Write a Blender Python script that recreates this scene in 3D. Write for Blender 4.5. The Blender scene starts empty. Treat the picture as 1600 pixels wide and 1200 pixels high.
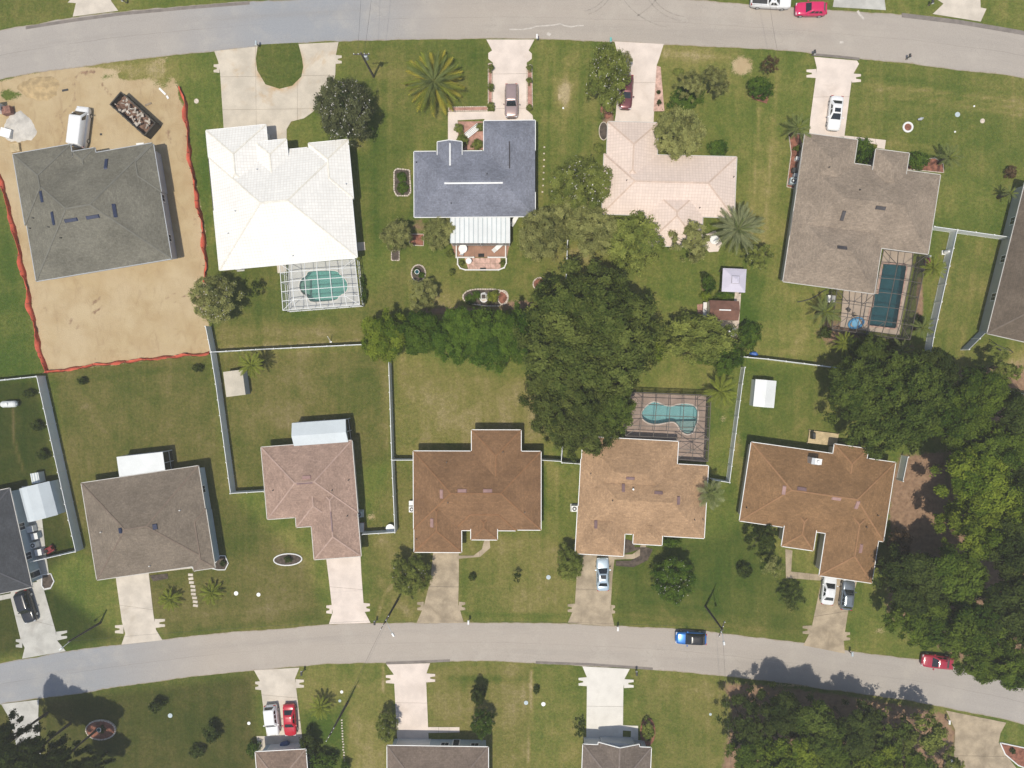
import bpy, bmesh, math, random
import numpy as np
from mathutils import Vector, Matrix

scene = bpy.context.scene
COL = scene.collection
rnd = random.Random(7)

# ------------------------------------------------------------------ camera
CAM_H, FPX, CX, CY = 98.0, 1067.0, 800.0, 600.0          # metres above ground, focal length in photo pixels
NADIR = (830.0, 575.0)                                    # where the plumb line meets the picture
_f = Vector((-(NADIR[0] - CX) / FPX, -(CY - NADIR[1]) / FPX, -1)).normalized()
_r = (Vector((1, 0, 0)) - _f * _f.x).normalized()
_u = (-_f).cross(_r).normalized()
cam_data = bpy.data.cameras.new('camera')
cam = bpy.data.objects.new('camera', cam_data)
COL.objects.link(cam)
cam_data.sensor_width = 36.0
cam_data.lens = 36.0 * FPX / 1600.0
cam_data.clip_end = 1000
cam.matrix_world = Matrix(((_r.x, _u.x, -_f.x, 0), (_r.y, _u.y, -_f.y, 0), (_r.z, _u.z, -_f.z, CAM_H), (0, 0, 0, 1)))
scene.camera = cam

# ------------------------------------------------------------------ sky, sun, exposure
SUN = Vector((-0.135, -0.275, 1.0)).normalized()          # towards the sun
sun_el = math.asin(SUN.z)
sun_az = math.atan2(SUN.x, SUN.y)
world = bpy.data.worlds.new('World'); scene.world = world; world.use_nodes = True
wn = world.node_tree; bg = wn.nodes['Background']
sky = wn.nodes.new('ShaderNodeTexSky'); sky.sky_type = 'NISHITA'; sky.sun_disc = False
sky.sun_elevation = sun_el; sky.sun_rotation = sun_az; sky.dust_density = 1.5
wn.links.new(sky.outputs[0], bg.inputs[0]); bg.inputs[1].default_value = 0.115
ld = bpy.data.lights.new('sun', 'SUN'); ld.energy = 3.75; ld.angle = math.radians(0.6); ld.color = (1, 0.935, 0.815)
lo = bpy.data.objects.new('sun', ld); COL.objects.link(lo); lo.location = (0, 0, 150)
lo.rotation_euler = (-SUN).to_track_quat('-Z', 'Y').to_euler()
scene.view_settings.view_transform = 'Standard'; scene.view_settings.look = 'None'
scene.view_settings.exposure = 0.06; scene.view_settings.gamma = 1.0
scene.render.engine = 'CYCLES'
scene.cycles.transparent_max_bounces = 12
scene.cycles.max_bounces = 5
scene.render.resolution_x = 1024; scene.render.resolution_y = 768

# ------------------------------------------------------------------ where a photo pixel meets a level plane
def P(px, py, z=0.0):
    d = _f + _r * ((px - CX) / FPX) - _u * ((py - CY) / FPX)
    t = (z - CAM_H) / d.z
    return Vector((d.x * t, d.y * t, z))
def PX_np(x, y, z=0.0):
    dx, dy, dz = x, y, z - CAM_H
    fr = dx * _f.x + dy * _f.y + dz * _f.z
    return (CX + FPX * (dx * _r.x + dy * _r.y + dz * _r.z) / fr, CY - FPX * (dx * _u.x + dy * _u.y + dz * _u.z) / fr)
MPP = CAM_H / FPX

# ------------------------------------------------------------------ objects
def tag(o, label=None, cat=None, group=None, kind=None):
    if label: o['label'] = label
    if cat: o['category'] = cat
    if group: o['group'] = group
    if kind: o['kind'] = kind
    return o
def empty(name, loc=(0, 0, 0), rz=0.0):
    o = bpy.data.objects.new(name, None); COL.objects.link(o)
    o.empty_display_size = 0.2; o.location = loc; o.rotation_euler = (0, 0, rz)
    return o
def thing(name, label, cat, loc=(0, 0, 0), rz=0.0, group=None):
    return tag(empty(name, loc, rz), label, cat, group)
def offset(parent):
    v = Vector((0, 0, 0))
    while parent is not None:
        v += parent.location; parent = parent.parent
    return v
def link(name, me, parent=None, mat=None):
    o = bpy.data.objects.new(name, me); COL.objects.link(o)
    if parent: o.parent = parent
    if mat is not None:
        if not me.materials: me.materials.append(mat)
        elif me.materials[0] != mat:
            o.material_slots[0].link = 'OBJECT'; o.material_slots[0].material = mat
    return o
def copy_tree(o, parent=None):
    c = o.copy(); COL.objects.link(c); c.parent = parent
    for ch in list(o.children): copy_tree(ch, c)
    return c

class MB:
    def __init__(s): s.v = []; s.f = []; s.uv = []; s.mi = []
    def add(s, vs, fs, uvs=None, m=0):
        b = len(s.v); s.v += [tuple(p) for p in vs]
        for k, q in enumerate(fs):
            s.f.append([b + i for i in q]); s.mi.append(m)
            s.uv.append(uvs[k] if uvs else None)
        return s
    def box(s, c, size, rz=0.0, M=None, taper=1.0):
        hx, hy, hz = size[0] / 2, size[1] / 2, size[2] / 2
        ca, sa = math.cos(rz), math.sin(rz); vs = []
        for z in (-1, 1):
            k = taper if z > 0 else 1.0
            for x, y in ((-1, -1), (1, -1), (1, 1), (-1, 1)):
                p = Vector((x * hx * k, y * hy * k, z * hz))
                p = (M @ p) if M is not None else Vector((p.x * ca - p.y * sa, p.x * sa + p.y * ca, p.z))
                vs.append(p + Vector(c))
        return s.add(vs, [(3, 2, 1, 0), (4, 5, 6, 7), (0, 1, 5, 4), (1, 2, 6, 5), (2, 3, 7, 6), (3, 0, 4, 7)])
    def bar(s, a, b, w, h, up=(0, 0, 1)):
        a, b = Vector(a), Vector(b); d = b - a; L = d.length
        if L < 1e-4: return s
        x = d / L; y = Vector(up).cross(x)
        if y.length < 1e-3: y = Vector((0, 1, 0)).cross(x)
        y.normalize(); z = x.cross(y)
        return s.box((a + b) / 2, (L, w, h), M=Matrix((x, y, z)).transposed())
    def tube(s, pts, rad, n=6, closed=False, caps=True):
        pts = [Vector(p) for p in pts]; N = len(pts)
        rads = rad if isinstance(rad, (list, tuple)) else [rad] * N
        vs = []
        for i in range(N):
            if closed: d = pts[(i + 1) % N] - pts[i - 1]
            else: d = pts[min(i + 1, N - 1)] - pts[max(i - 1, 0)]
            d.normalize()
            a = Vector((0, 0, 1)) if abs(d.z) < 0.9 else Vector((1, 0, 0))
            x = d.cross(a).normalized(); y = x.cross(d).normalized()
            for k in range(n):
                t = 2 * math.pi * (k + 0.5) / n
                vs.append(pts[i] + (x * math.cos(t) + y * math.sin(t)) * rads[i])
        fs = []
        for i in range(N if closed else N - 1):
            j = (i + 1) % N
            for k in range(n):
                l = (k + 1) % n
                fs.append((i * n + k, j * n + k, j * n + l, i * n + l))
        if not closed and caps:
            fs.append(tuple(range(n))); fs.append(tuple(reversed(range((N - 1) * n, N * n))))
        return s.add(vs, fs)
    def disc(s, c, r, h, n=16, r2=None):
        c = Vector(c); r2 = r if r2 is None else r2
        vs = [c + Vector((r * math.cos(2 * math.pi * k / n), r * math.sin(2 * math.pi * k / n), 0)) for k in range(n)]
        vs += [c + Vector((r2 * math.cos(2 * math.pi * k / n), r2 * math.sin(2 * math.pi * k / n), h)) for k in range(n)]
        fs = [tuple(reversed(range(n))), tuple(range(n, 2 * n))] + [(k, (k + 1) % n, n + (k + 1) % n, n + k) for k in range(n)]
        return s.add(vs, fs)
    def prism(s, poly, z0, z1):
        poly = [(p[0], p[1]) for p in poly]
        A = sum(poly[i - 1][0] * poly[i][1] - poly[i][0] * poly[i - 1][1] for i in range(len(poly)))
        if A < 0: poly = poly[::-1]
        n = len(poly)
        vs = [(x, y, z0) for x, y in poly] + [(x, y, z1) for x, y in poly]
        fs = [tuple(range(n, 2 * n)), tuple(reversed(range(n)))] + [(k, (k + 1) % n, n + (k + 1) % n, n + k) for k in range(n)]
        return s.add(vs, fs)
    def mesh(s, name, off=Vector((0, 0, 0)), smooth=False):
        me = bpy.data.meshes.new(name)
        me.from_pydata([(x - off[0], y - off[1], z - off[2]) for x, y, z in s.v], [], s.f)
        if any(u is not None for u in s.uv):
            lay = me.uv_layers.new(name='UVMap'); k = 0
            for q, u in zip(s.f, s.uv):
                for i in range(len(q)):
                    lay.data[k].uv = u[i] if u is not None else (0, 0); k += 1
        if any(s.mi): me.polygons.foreach_set('material_index', s.mi)
        if smooth: me.polygons.foreach_set('use_smooth', [True] * len(me.polygons))
        me.update()
        return me
    def build(s, name, mat, parent=None, smooth=False, world=True):
        me = s.mesh(name, offset(parent) if (world and parent is not None) else Vector((0, 0, 0)), smooth)
        return link(name, me, parent, mat)

# ------------------------------------------------------------------ materials
def srgb(r, g, b):
    f = lambda c: (c / 255 / 12.92) if c <= 10 else ((c / 255 + 0.055) / 1.055) ** 2.4
    return (f(r), f(g), f(b))
def base(name):
    m = bpy.data.materials.new(name); m.use_nodes = True
    nt = m.node_tree; b = nt.nodes['Principled BSDF']
    return m, nt, b
def N(nt, t, **k):
    n = nt.nodes.new(t)
    for a, v in k.items(): setattr(n, a, v)
    return n
def L(nt, a, b): nt.links.new(a, b)
def noise(nt, vec, scale, detail=3, rough=0.55, dist=0.0):
    n = N(nt, 'ShaderNodeTexNoise'); n.inputs['Scale'].default_value = scale; n.inputs['Detail'].default_value = detail
    n.inputs['Roughness'].default_value = rough; n.inputs['Distortion'].default_value = dist
    if vec is not None: L(nt, vec, n.inputs['Vector'])
    return n.outputs['Fac']
def math_(nt, op, a, b=None, c=None, clamp=False):
    n = N(nt, 'ShaderNodeMath', operation=op); n.use_clamp = clamp
    for i, x in enumerate((a, b, c)):
        if x is None: continue
        if isinstance(x, (int, float)): n.inputs[i].default_value = x
        else: L(nt, x, n.inputs[i])
    return n.outputs[0]
def maprange(nt, x, a, b, c=0.0, d=1.0, smooth=True):
    n = N(nt, 'ShaderNodeMapRange'); n.interpolation_type = 'SMOOTHSTEP' if smooth else 'LINEAR'
    L(nt, x, n.inputs[0])
    for i, v in enumerate((a, b, c, d)): n.inputs[i + 1].default_value = v
    return n.outputs[0]
def mix(nt, fac, a, b, mode='MIX'):
    n = N(nt, 'ShaderNodeMix', data_type='RGBA', blend_type=mode)
    for i, x in ((0, fac), (6, a), (7, b)):
        if isinstance(x, (int, float)): n.inputs[i].default_value = x
        elif isinstance(x, tuple): n.inputs[i].default_value = (*x[:3], 1)
        else: L(nt, x, n.inputs[i])
    return n.outputs[2]
def worldpos(nt): return N(nt, 'ShaderNodeNewGeometry').outputs['Position']
def bump(nt, b, h, strength=0.4, dist=0.05):
    n = N(nt, 'ShaderNodeBump'); n.inputs['Strength'].default_value = strength; n.inputs['Distance'].default_value = dist
    L(nt, h, n.inputs['Height']); L(nt, n.outputs[0], b.inputs['Normal'])
_MATS = {}
def pm(name, col, var=0.18, scale=0.9, fine=9.0, fvar=0.16, rough=0.8, metal=0.0, bmp=0.0, col2=None, stain=None, stain_amt=0.0, spec=0.35):
    """plain procedural surface: colour broken by a broad and a fine noise, optional shaped stains"""
    if name in _MATS: return _MATS[name]
    m, nt, b = base(name); pos = worldpos(nt)
    n1 = noise(nt, pos, scale, 4); n2 = noise(nt, pos, fine, 3, 0.65)
    c2 = col2 or tuple(min(1, c * (1 - var)) for c in col); c1 = tuple(min(0.9, c * (1 + var * 0.6)) for c in col)
    c = mix(nt, maprange(nt, n1, 0.3, 0.7), c1, c2)
    k = maprange(nt, n2, 0.25, 0.75, 1 - fvar, 1 + fvar, False)
    kc = N(nt, 'ShaderNodeCombineColor')
    for i in range(3): L(nt, k, kc.inputs[i])
    c = mix(nt, 1.0, c, kc.outputs[0], 'MULTIPLY')
    if stain:
        n3 = noise(nt, pos, 0.35, 5, 0.6, 0.6)
        c = mix(nt, math_(nt, 'MULTIPLY', maprange(nt, n3, 0.52, 0.72), stain_amt), c, stain)
    L(nt, c, b.inputs['Base Color'])
    b.inputs['Roughness'].default_value = rough; b.inputs['Metallic'].default_value = metal
    b.inputs['Specular IOR Level'].default_value = spec
    if bmp: bump(nt, b, n2, bmp, 0.04)
    _MATS[name] = m
    return m
# ---- materials of the place
def lawn_mat():
    m, nt, b = base('lawn_grass'); pos = worldpos(nt)
    at = N(nt, 'ShaderNodeAttribute', attribute_name='ground'); sp = N(nt, 'ShaderNodeSeparateColor'); L(nt, at.outputs['Color'], sp.inputs[0])
    dry, bare, mul, dark = sp.outputs[0], sp.outputs[1], sp.outputs[2], at.outputs['Alpha']
    n0 = noise(nt, pos, 0.07, 4, 0.6); n1 = noise(nt, pos, 0.33, 5, 0.65, 0.4); n2 = noise(nt, pos, 1.5, 5, 0.7); n3 = noise(nt, pos, 6.0, 4, 0.75)
    mp = N(nt, 'ShaderNodeMapping'); L(nt, pos, mp.inputs[0]); mp.inputs['Scale'].default_value = (2.2, 0.09, 1); mp.inputs['Rotation'].default_value = (0, 0, 0.06)
    st = noise(nt, mp.outputs[0], 0.5, 2)
    d = math_(nt, 'ADD', dry, math_(nt, 'MULTIPLY', math_(nt, 'SUBTRACT', n0, 0.5), 1.0))
    d = math_(nt, 'ADD', d, math_(nt, 'MULTIPLY', math_(nt, 'SUBTRACT', n1, 0.5), 0.75))
    d = math_(nt, 'ADD', d, math_(nt, 'MULTIPLY', math_(nt, 'SUBTRACT', n2, 0.5), 0.6))
    d = math_(nt, 'ADD', d, math_(nt, 'MULTIPLY', math_(nt, 'SUBTRACT', n3, 0.5), 0.5))
    d = math_(nt, 'ADD', d, math_(nt, 'MULTIPLY', math_(nt, 'SUBTRACT', st, 0.5), 0.35))
    r = N(nt, 'ShaderNodeValToRGB'); L(nt, d, r.inputs[0]); e = r.color_ramp.elements
    e[0].position = 0.0; e[0].color = (0.060, 0.102, 0.014, 1)
    e[1].position = 1.0; e[1].color = (0.37, 0.30, 0.165, 1)
    for p, c in ((0.33, (0.120, 0.140, 0.028)), (0.6, (0.200, 0.182, 0.052)), (0.8, (0.265, 0.222, 0.092))):
        x = e.new(p); x.color = (*c, 1)
    g = r.outputs[0]
    dk = maprange(nt, dark, 0.0, 1.0, 1.0, 0.36, False)  # darker grass, with vignetting painted in over the left yards
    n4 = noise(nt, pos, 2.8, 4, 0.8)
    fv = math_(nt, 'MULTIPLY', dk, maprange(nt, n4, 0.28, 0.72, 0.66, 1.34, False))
    kc = N(nt, 'ShaderNodeCombineColor')
    for i in range(3): L(nt, fv, kc.inputs[i])
    g = mix(nt, 1.0, g, kc.outputs[0], 'MULTIPLY')
    # bare sand
    mp2 = N(nt, 'ShaderNodeMapping'); L(nt, pos, mp2.inputs[0]); mp2.inputs['Scale'].default_value = (1.0, 0.4, 1); mp2.inputs['Rotation'].default_value = (0, 0, 0.5)
    trk = noise(nt, mp2.outputs[0], 0.7, 6, 0.68, 1.6)
    s = mix(nt, maprange(nt, n1, 0.3, 0.7), (0.45, 0.35, 0.205), (0.385, 0.282, 0.155))
    s = mix(nt, math_(nt, 'MULTIPLY', maprange(nt, trk, 0.5, 0.72), 0.55), s, (0.30, 0.205, 0.115))
    s = mix(nt, math_(nt, 'MULTIPLY', maprange(nt, n0, 0.42, 0.66), 0.45), s, (0.53, 0.435, 0.29))
    bm = math_(nt, 'ADD', bare, math_(nt, 'MULTIPLY', math_(nt, 'SUBTRACT', n2, 0.5), 0.7))
    bm = math_(nt, 'ADD', bm, math_(nt, 'MULTIPLY', math_(nt, 'SUBTRACT', n3, 0.5), 0.6))
    g = mix(nt, maprange(nt, bm, 0.36, 0.62), g, s)
    # leaf litter and mulch
    l = mix(nt, maprange(nt, n2, 0.3, 0.7), (0.32, 0.205, 0.13), (0.18, 0.11, 0.07))
    l = mix(nt, math_(nt, 'MULTIPLY', maprange(nt, n3, 0.52, 0.7), 0.7), l, (0.36, 0.28, 0.185))
    mm = math_(nt, 'ADD', mul, math_(nt, 'MULTIPLY', math_(nt, 'SUBTRACT', n2, 0.5), 0.8))
    g = mix(nt, maprange(nt, mm, 0.36, 0.66), g, l)
    L(nt, g, b.inputs['Base Color']); b.inputs['Roughness'].default_value = 0.95; b.inputs['Specular IOR Level'].default_value = 0.1
    bump(nt, b, math_(nt, 'ADD', n3, n4), 0.55, 0.09)
    return m
def road_mat():
    m, nt, b = base('old_asphalt'); pos = worldpos(nt)
    uv = N(nt, 'ShaderNodeUVMap').outputs[0]
    at = N(nt, 'ShaderNodeAttribute', attribute_name='cool_cast')
    mp = N(nt, 'ShaderNodeMapping'); L(nt, uv, mp.inputs[0]); mp.inputs['Scale'].default_value = (0.02, 2.2, 1)
    st = noise(nt, mp.outputs[0], 1.0, 6, 0.7, 0.25)
    n1 = noise(nt, pos, 0.25, 5, 0.65); n2 = noise(nt, pos, 7, 4, 0.75)
    c = mix(nt, at.outputs['Fac'], (0.375, 0.330, 0.282), (0.275, 0.285, 0.30))  # bluish colour cast painted into the asphalt by position along the road
    c = mix(nt, math_(nt, 'MULTIPLY', maprange(nt, st, 0.42, 0.7), 0.36), c, (0.25, 0.228, 0.205))
    c = mix(nt, math_(nt, 'MULTIPLY', maprange(nt, n1, 0.45, 0.75), 0.35), c, (0.46, 0.42, 0.36))
    vo = N(nt, 'ShaderNodeTexVoronoi', feature='DISTANCE_TO_EDGE'); vo.inputs['Scale'].default_value = 0.16
    wob = N(nt, 'ShaderNodeTexNoise'); wob.inputs['Scale'].default_value = 0.6; wob.inputs['Detail'].default_value = 5; L(nt, pos, wob.inputs[0])
    av = N(nt, 'ShaderNodeVectorMath', operation='ADD'); L(nt, pos, av.inputs[0])
    sv = N(nt, 'ShaderNodeVectorMath', operation='SCALE'); L(nt, wob.outputs['Color'], sv.inputs[0]); sv.inputs['Scale'].default_value = 3.5; L(nt, sv.outputs[0], av.inputs[1])
    L(nt, av.outputs[0], vo.inputs['Vector'])
    cr = math_(nt, 'MULTIPLY', maprange(nt, vo.outputs['Distance'], 0.003, 0.010, 0.14, 0.0), maprange(nt, n1, 0.4, 0.6))
    c = mix(nt, cr, c, (0.14, 0.13, 0.12))
    k = maprange(nt, n2, 0.25, 0.75, 0.86, 1.14, False); kc = N(nt, 'ShaderNodeCombineColor')
    for i in range(3): L(nt, k, kc.inputs[i])
    c = mix(nt, 1.0, c, kc.outputs[0], 'MULTIPLY')
    sepuv = N(nt, 'ShaderNodeSeparateXYZ'); L(nt, uv, sepuv.inputs[0])
    seam = math_(nt, 'MULTIPLY', maprange(nt, math_(nt, 'ABSOLUTE', math_(nt, 'SUBTRACT', math_(nt, 'ADD', sepuv.outputs[1], math_(nt, 'MULTIPLY', n1, 0.02)), 0.52)), 0.003, 0.009, 0.5, 0.0), maprange(nt, st, 0.35, 0.6))
    c = mix(nt, seam, c, (0.17, 0.155, 0.14))
    edge = math_(nt, 'ADD', math_(nt, 'ABSOLUTE', math_(nt, 'SUBTRACT', sepuv.outputs[1], 0.5)), math_(nt, 'MULTIPLY', math_(nt, 'SUBTRACT', noise(nt, pos, 1.3, 5, 0.7), 0.5), 0.10))
    c = mix(nt, math_(nt, 'MULTIPLY', maprange(nt, edge, 0.465, 0.505), 0.7), c, (0.27, 0.215, 0.14))
    L(nt, c, b.inputs['Base Color']); b.inputs['Roughness'].default_value = 0.9; b.inputs['Specular IOR Level'].default_value = 0.25
    bump(nt, b, n2, 0.25, 0.02)
    return m
def shingle_mat(name, col, tile=False):
    m, nt, b = base(name); pos = worldpos(nt); uv = N(nt, 'ShaderNodeUVMap').outputs[0]
    br = N(nt, 'ShaderNodeTexBrick'); L(nt, uv, br.inputs['Vector'])
    if tile:
        br.inputs['Scale'].default_value = 1.0; br.inputs['Brick Width'].default_value = 0.42; br.inputs['Row Height'].default_value = 0.42
        br.offset = 0.0; br.inputs['Mortar Size'].default_value = 0.035; br.inputs['Mortar Smooth'].default_value = 0.6
    else:
        br.inputs['Scale'].default_value = 1.0; br.inputs['Brick Width'].default_value = 0.5; br.inputs['Row Height'].default_value = 0.22
        br.inputs['Mortar Size'].default_value = 0.012; br.inputs['Mortar Smooth'].default_value = 0.3
    v = 0.05 if tile else 0.13
    br.inputs['Color1'].default_value = (1 - v, 1 - v, 1 - v, 1); br.inputs['Color2'].default_value = (1 + v * 0.6,) * 3 + (1,)
    br.inputs['Mortar'].default_value = (0.83, 0.80, 0.77, 1) if tile else (0.72, 0.72, 0.72, 1)
    n1 = noise(nt, pos, 0.3, 4, 0.6); n2 = noise(nt, pos, 3.6, 3, 0.85)
    mp = N(nt, 'ShaderNodeMapping'); L(nt, uv, mp.inputs[0]); mp.inputs['Scale'].default_value = (1.4, 0.12, 1)
    n3 = noise(nt, mp.outputs[0], 1.0, 4, 0.65)
    a = 0.03 if tile else 0.13
    c = mix(nt, maprange(nt, n1, 0.3, 0.7), tuple(min(0.9, x * (1 + a)) for x in col), tuple(x * (1 - a) for x in col))
    c = mix(nt, 1.0, c, br.outputs['Color'], 'MULTIPLY')
    fv = 0.04 if tile else 0.30
    k = math_(nt, 'MULTIPLY', maprange(nt, n2, 0.25, 0.75, 1 - fv, 1 + fv, False), maprange(nt, n3, 0.3, 0.75, 1.03, 0.96, False))
    kc = N(nt, 'ShaderNodeCombineColor')
    for i in range(3): L(nt, k, kc.inputs[i])
    c = mix(nt, 1.0, c, kc.outputs[0], 'MULTIPLY')
    L(nt, c, b.inputs['Base Color']); b.inputs['Roughness'].default_value = 0.75 if tile else 0.95; b.inputs['Specular IOR Level'].default_value = 0.3 if tile else 0.12
    bump(nt, b, math_(nt, 'ADD', br.outputs['Fac'], math_(nt, 'MULTIPLY', n2, -0.5)), -0.45, 0.05)
    return m
def leaf_mat(name, dark, light, trans=0.32):
    m, nt, b = base(name)
    at = N(nt, 'ShaderNodeAttribute', attribute_name='tint')
    c = mix(nt, at.outputs['Fac'], dark, light)
    oi = N(nt, 'ShaderNodeObjectInfo')
    k = maprange(nt, oi.outputs['Random'], 0, 1, 0.88, 1.12, False); kc = N(nt, 'ShaderNodeCombineColor')
    for i in range(3): L(nt, k, kc.inputs[i])
    c = mix(nt, 1.0, c, kc.outputs[0], 'MULTIPLY')
    L(nt, c, b.inputs['Base Color']); b.inputs['Roughness'].default_value = 0.8; b.inputs['Specular IOR Level'].default_value = 0.08
    tr = N(nt, 'ShaderNodeBsdfTranslucent'); L(nt, c, tr.inputs[0])
    ms = N(nt, 'ShaderNodeMixShader'); ms.inputs[0].default_value = trans
    L(nt, b.outputs[0], ms.inputs[1]); L(nt, tr.outputs[0], ms.inputs[2])
    L(nt, ms.outputs[0], nt.nodes['Material Output'].inputs[0])
    return m
def screen_mat(name, col, alpha):
    m, nt, b = base(name)
    b.inputs['Base Color'].default_value = (*col, 1); b.inputs['Roughness'].default_value = 0.8
    n = noise(nt, worldpos(nt), 1.5, 3)
    tr = N(nt, 'ShaderNodeBsdfTransparent'); ms = N(nt, 'ShaderNodeMixShader')
    L(nt, maprange(nt, n, 0.2, 0.8, alpha * 0.85, alpha * 1.15, False), ms.inputs[0])
    L(nt, tr.outputs[0], ms.inputs[1]); L(nt, b.outputs[0], ms.inputs[2])
    L(nt, ms.outputs[0], nt.nodes['Material Output'].inputs[0])
    return m
def water_mat(name, tint, body, opac):
    m, nt, b = base(name); pos = worldpos(nt)
    n = noise(nt, pos, 1.6, 4, 0.6)
    b.inputs['Base Color'].default_value = (*body, 1); b.inputs['Roughness'].default_value = 0.06
    b.inputs['Specular IOR Level'].default_value = 0.5
    bump(nt, b, n, 0.12, 0.05)
    tr = N(nt, 'ShaderNodeBsdfTransparent'); tr.inputs[0].default_value = (*tint, 1)
    ms = N(nt, 'ShaderNodeMixShader'); ms.inputs[0].default_value = opac
    L(nt, tr.outputs[0], ms.inputs[1]); L(nt, b.outputs[0], ms.inputs[2])
    L(nt, ms.outputs[0], nt.nodes['Material Output'].inputs[0])
    return m
def paint_mat(name, col, metal=0.0, rough=0.25):
    if name in _MATS: return _MATS[name]
    m, nt, b = base(name)
    n = noise(nt, worldpos(nt), 3.0, 3)
    c = mix(nt, n, tuple(x * 0.9 for x in col), tuple(min(0.9, x * 1.08) for x in col))
    L(nt, c, b.inputs['Base Color']); b.inputs['Metallic'].default_value = metal; b.inputs['Roughness'].default_value = rough
    b.inputs['Coat Weight'].default_value = 0.6; b.inputs['Coat Roughness'].default_value = 0.08
    _MATS[name] = m
    return m
M_LAWN = lawn_mat(); M_ROAD = road_mat()
M_CONC = pm('pale_concrete', (0.56, 0.50, 0.42), 0.14, 0.5, 8, 0.07, 0.9, stain=(0.40, 0.34, 0.26), stain_amt=0.5)
M_CONC_PINK = pm('pinkish_concrete', (0.66, 0.57, 0.50), 0.10, 0.5, 8, 0.06, 0.9, stain=(0.52, 0.43, 0.36), stain_amt=0.4)
M_CONC_WHITE = pm('new_white_concrete', (0.66, 0.63, 0.57), 0.08, 0.5, 8, 0.05, 0.9, stain=(0.5, 0.46, 0.4), stain_amt=0.35)
M_CONC_TAN = pm('weathered_tan_concrete', (0.37, 0.30, 0.21), 0.25, 0.6, 7, 0.12, 0.95, stain=(0.19, 0.15, 0.10), stain_amt=0.6)
M_CONC_GREY = pm('grey_concrete', (0.46, 0.45, 0.41), 0.15, 0.5, 8, 0.08, 0.9, stain=(0.30, 0.28, 0.25), stain_amt=0.5)
M_CONC_RUST = pm('rust_stained_concrete', (0.53, 0.47, 0.38), 0.15, 0.4, 8, 0.07, 0.9, stain=(0.42, 0.27, 0.12), stain_amt=0.45)
M_JOINT = pm('slab_joint', (0.20, 0.16, 0.11), 0.3)
M_PATCH = pm('dark_asphalt_patch', (0.20, 0.175, 0.155), 0.2, 1.0, 8, 0.15, 0.95)
M_WHITE = pm('white_vinyl', (0.78, 0.78, 0.76), 0.05, 0.7, 6, 0.04, 0.5)
M_FENCE = pm('fence_vinyl', (0.78, 0.80, 0.80), 0.05, 0.7, 6, 0.05, 0.5)
M_GUTTER = pm('gutter_white', (0.52, 0.50, 0.46), 0.12, 0.8, 7, 0.1, 0.5)
M_ALU = pm('white_aluminium', (0.70, 0.71, 0.70), 0.06, 0.7, 6, 0.05, 0.45)
M_BRONZE = pm('bronze_aluminium', (0.10, 0.085, 0.07), 0.2, 0.9, 8, 0.1, 0.5)
M_PATIOROOF = pm('white_metal_roof', (0.66, 0.68, 0.67), 0.05, 0.5, 3, 0.03, 0.4)
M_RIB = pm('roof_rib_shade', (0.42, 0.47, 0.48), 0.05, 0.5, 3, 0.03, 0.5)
M_SHEDW = pm('pale_shed_metal', (0.56, 0.61, 0.63), 0.05, 0.5, 3, 0.03, 0.45)
M_GLASS = pm('window_glass', (0.02, 0.03, 0.045), 0.2, 0.7, 3, 0.1, 0.06, spec=0.7)
M_CARGLASS = pm('car_glass', (0.015, 0.02, 0.025), 0.2, 0.7, 3, 0.1, 0.05, spec=0.8)
M_WALL_CREAM = pm('cream_stucco', (0.62, 0.55, 0.43), 0.08, 0.6, 9, 0.06, 0.9, bmp=0.2)
M_WALL_GREY = pm('grey_stucco', (0.42, 0.44, 0.46), 0.08, 0.6, 9, 0.06, 0.9, bmp=0.2)
M_WALL_BLUE = pm('pale_blue_stucco', (0.45, 0.52, 0.55), 0.08, 0.6, 9, 0.06, 0.9, bmp=0.2)
M_WALL_GREEN = pm('sage_stucco', (0.42, 0.42, 0.36), 0.08, 0.6, 9, 0.06, 0.9, bmp=0.2)
M_WALL_WHITE = pm('white_stucco', (0.72, 0.70, 0.66), 0.06, 0.6, 9, 0.05, 0.9, bmp=0.2)
M_DOOR = pm('garage_door', (0.66, 0.66, 0.64), 0.05, 0.8, 8, 0.04, 0.6)
M_BARK = pm('bark', (0.12, 0.095, 0.07), 0.3, 2.5, 14, 0.25, 0.95, bmp=0.6)
M_MULCH = pm('red_mulch', (0.24, 0.10, 0.065), 0.4, 1.8, 10, 0.35, 0.95, bmp=0.6)
M_MULCH_DK = pm('dark_mulch', (0.09, 0.07, 0.055), 0.4, 1.8, 10, 0.35, 0.95, bmp=0.6)
M_PAVER = pm('red_paver', (0.40, 0.22, 0.17), 0.3, 1.2, 7, 0.2, 0.9)
M_PAVER_PINK = pm('pink_paver', (0.55, 0.36, 0.29), 0.3, 1.6, 7, 0.18, 0.9)
M_PATIO_BROWN = pm('brown_patio', (0.33, 0.19, 0.13), 0.15, 1.0, 8, 0.1, 0.9)
M_STONE = pm('pale_edging_stone', (0.58, 0.50, 0.42), 0.25, 2.5, 9, 0.15, 0.9)
M_GRAVEL = pm('pale_gravel', (0.55, 0.46, 0.38), 0.2, 2.0, 11, 0.25, 0.95, bmp=0.4)
M_SILT = pm('orange_silt_fabric', (0.62, 0.115, 0.065), 0.25, 0.9, 6, 0.15, 0.6)
M_WOOD = pm('weathered_wood', (0.30, 0.24, 0.17), 0.25, 1.5, 9, 0.2, 0.9)
M_WOOD_Y = pm('pale_deck_wood', (0.52, 0.41, 0.24), 0.2, 1.5, 9, 0.12, 0.85)
M_POLE = pm('utility_pole_wood', (0.10, 0.085, 0.07), 0.25, 1.5, 9, 0.2, 0.9)
M_STEEL = pm('galvanised_steel', (0.55, 0.57, 0.58), 0.15, 1.5, 9, 0.1, 0.4, 0.4)
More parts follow.
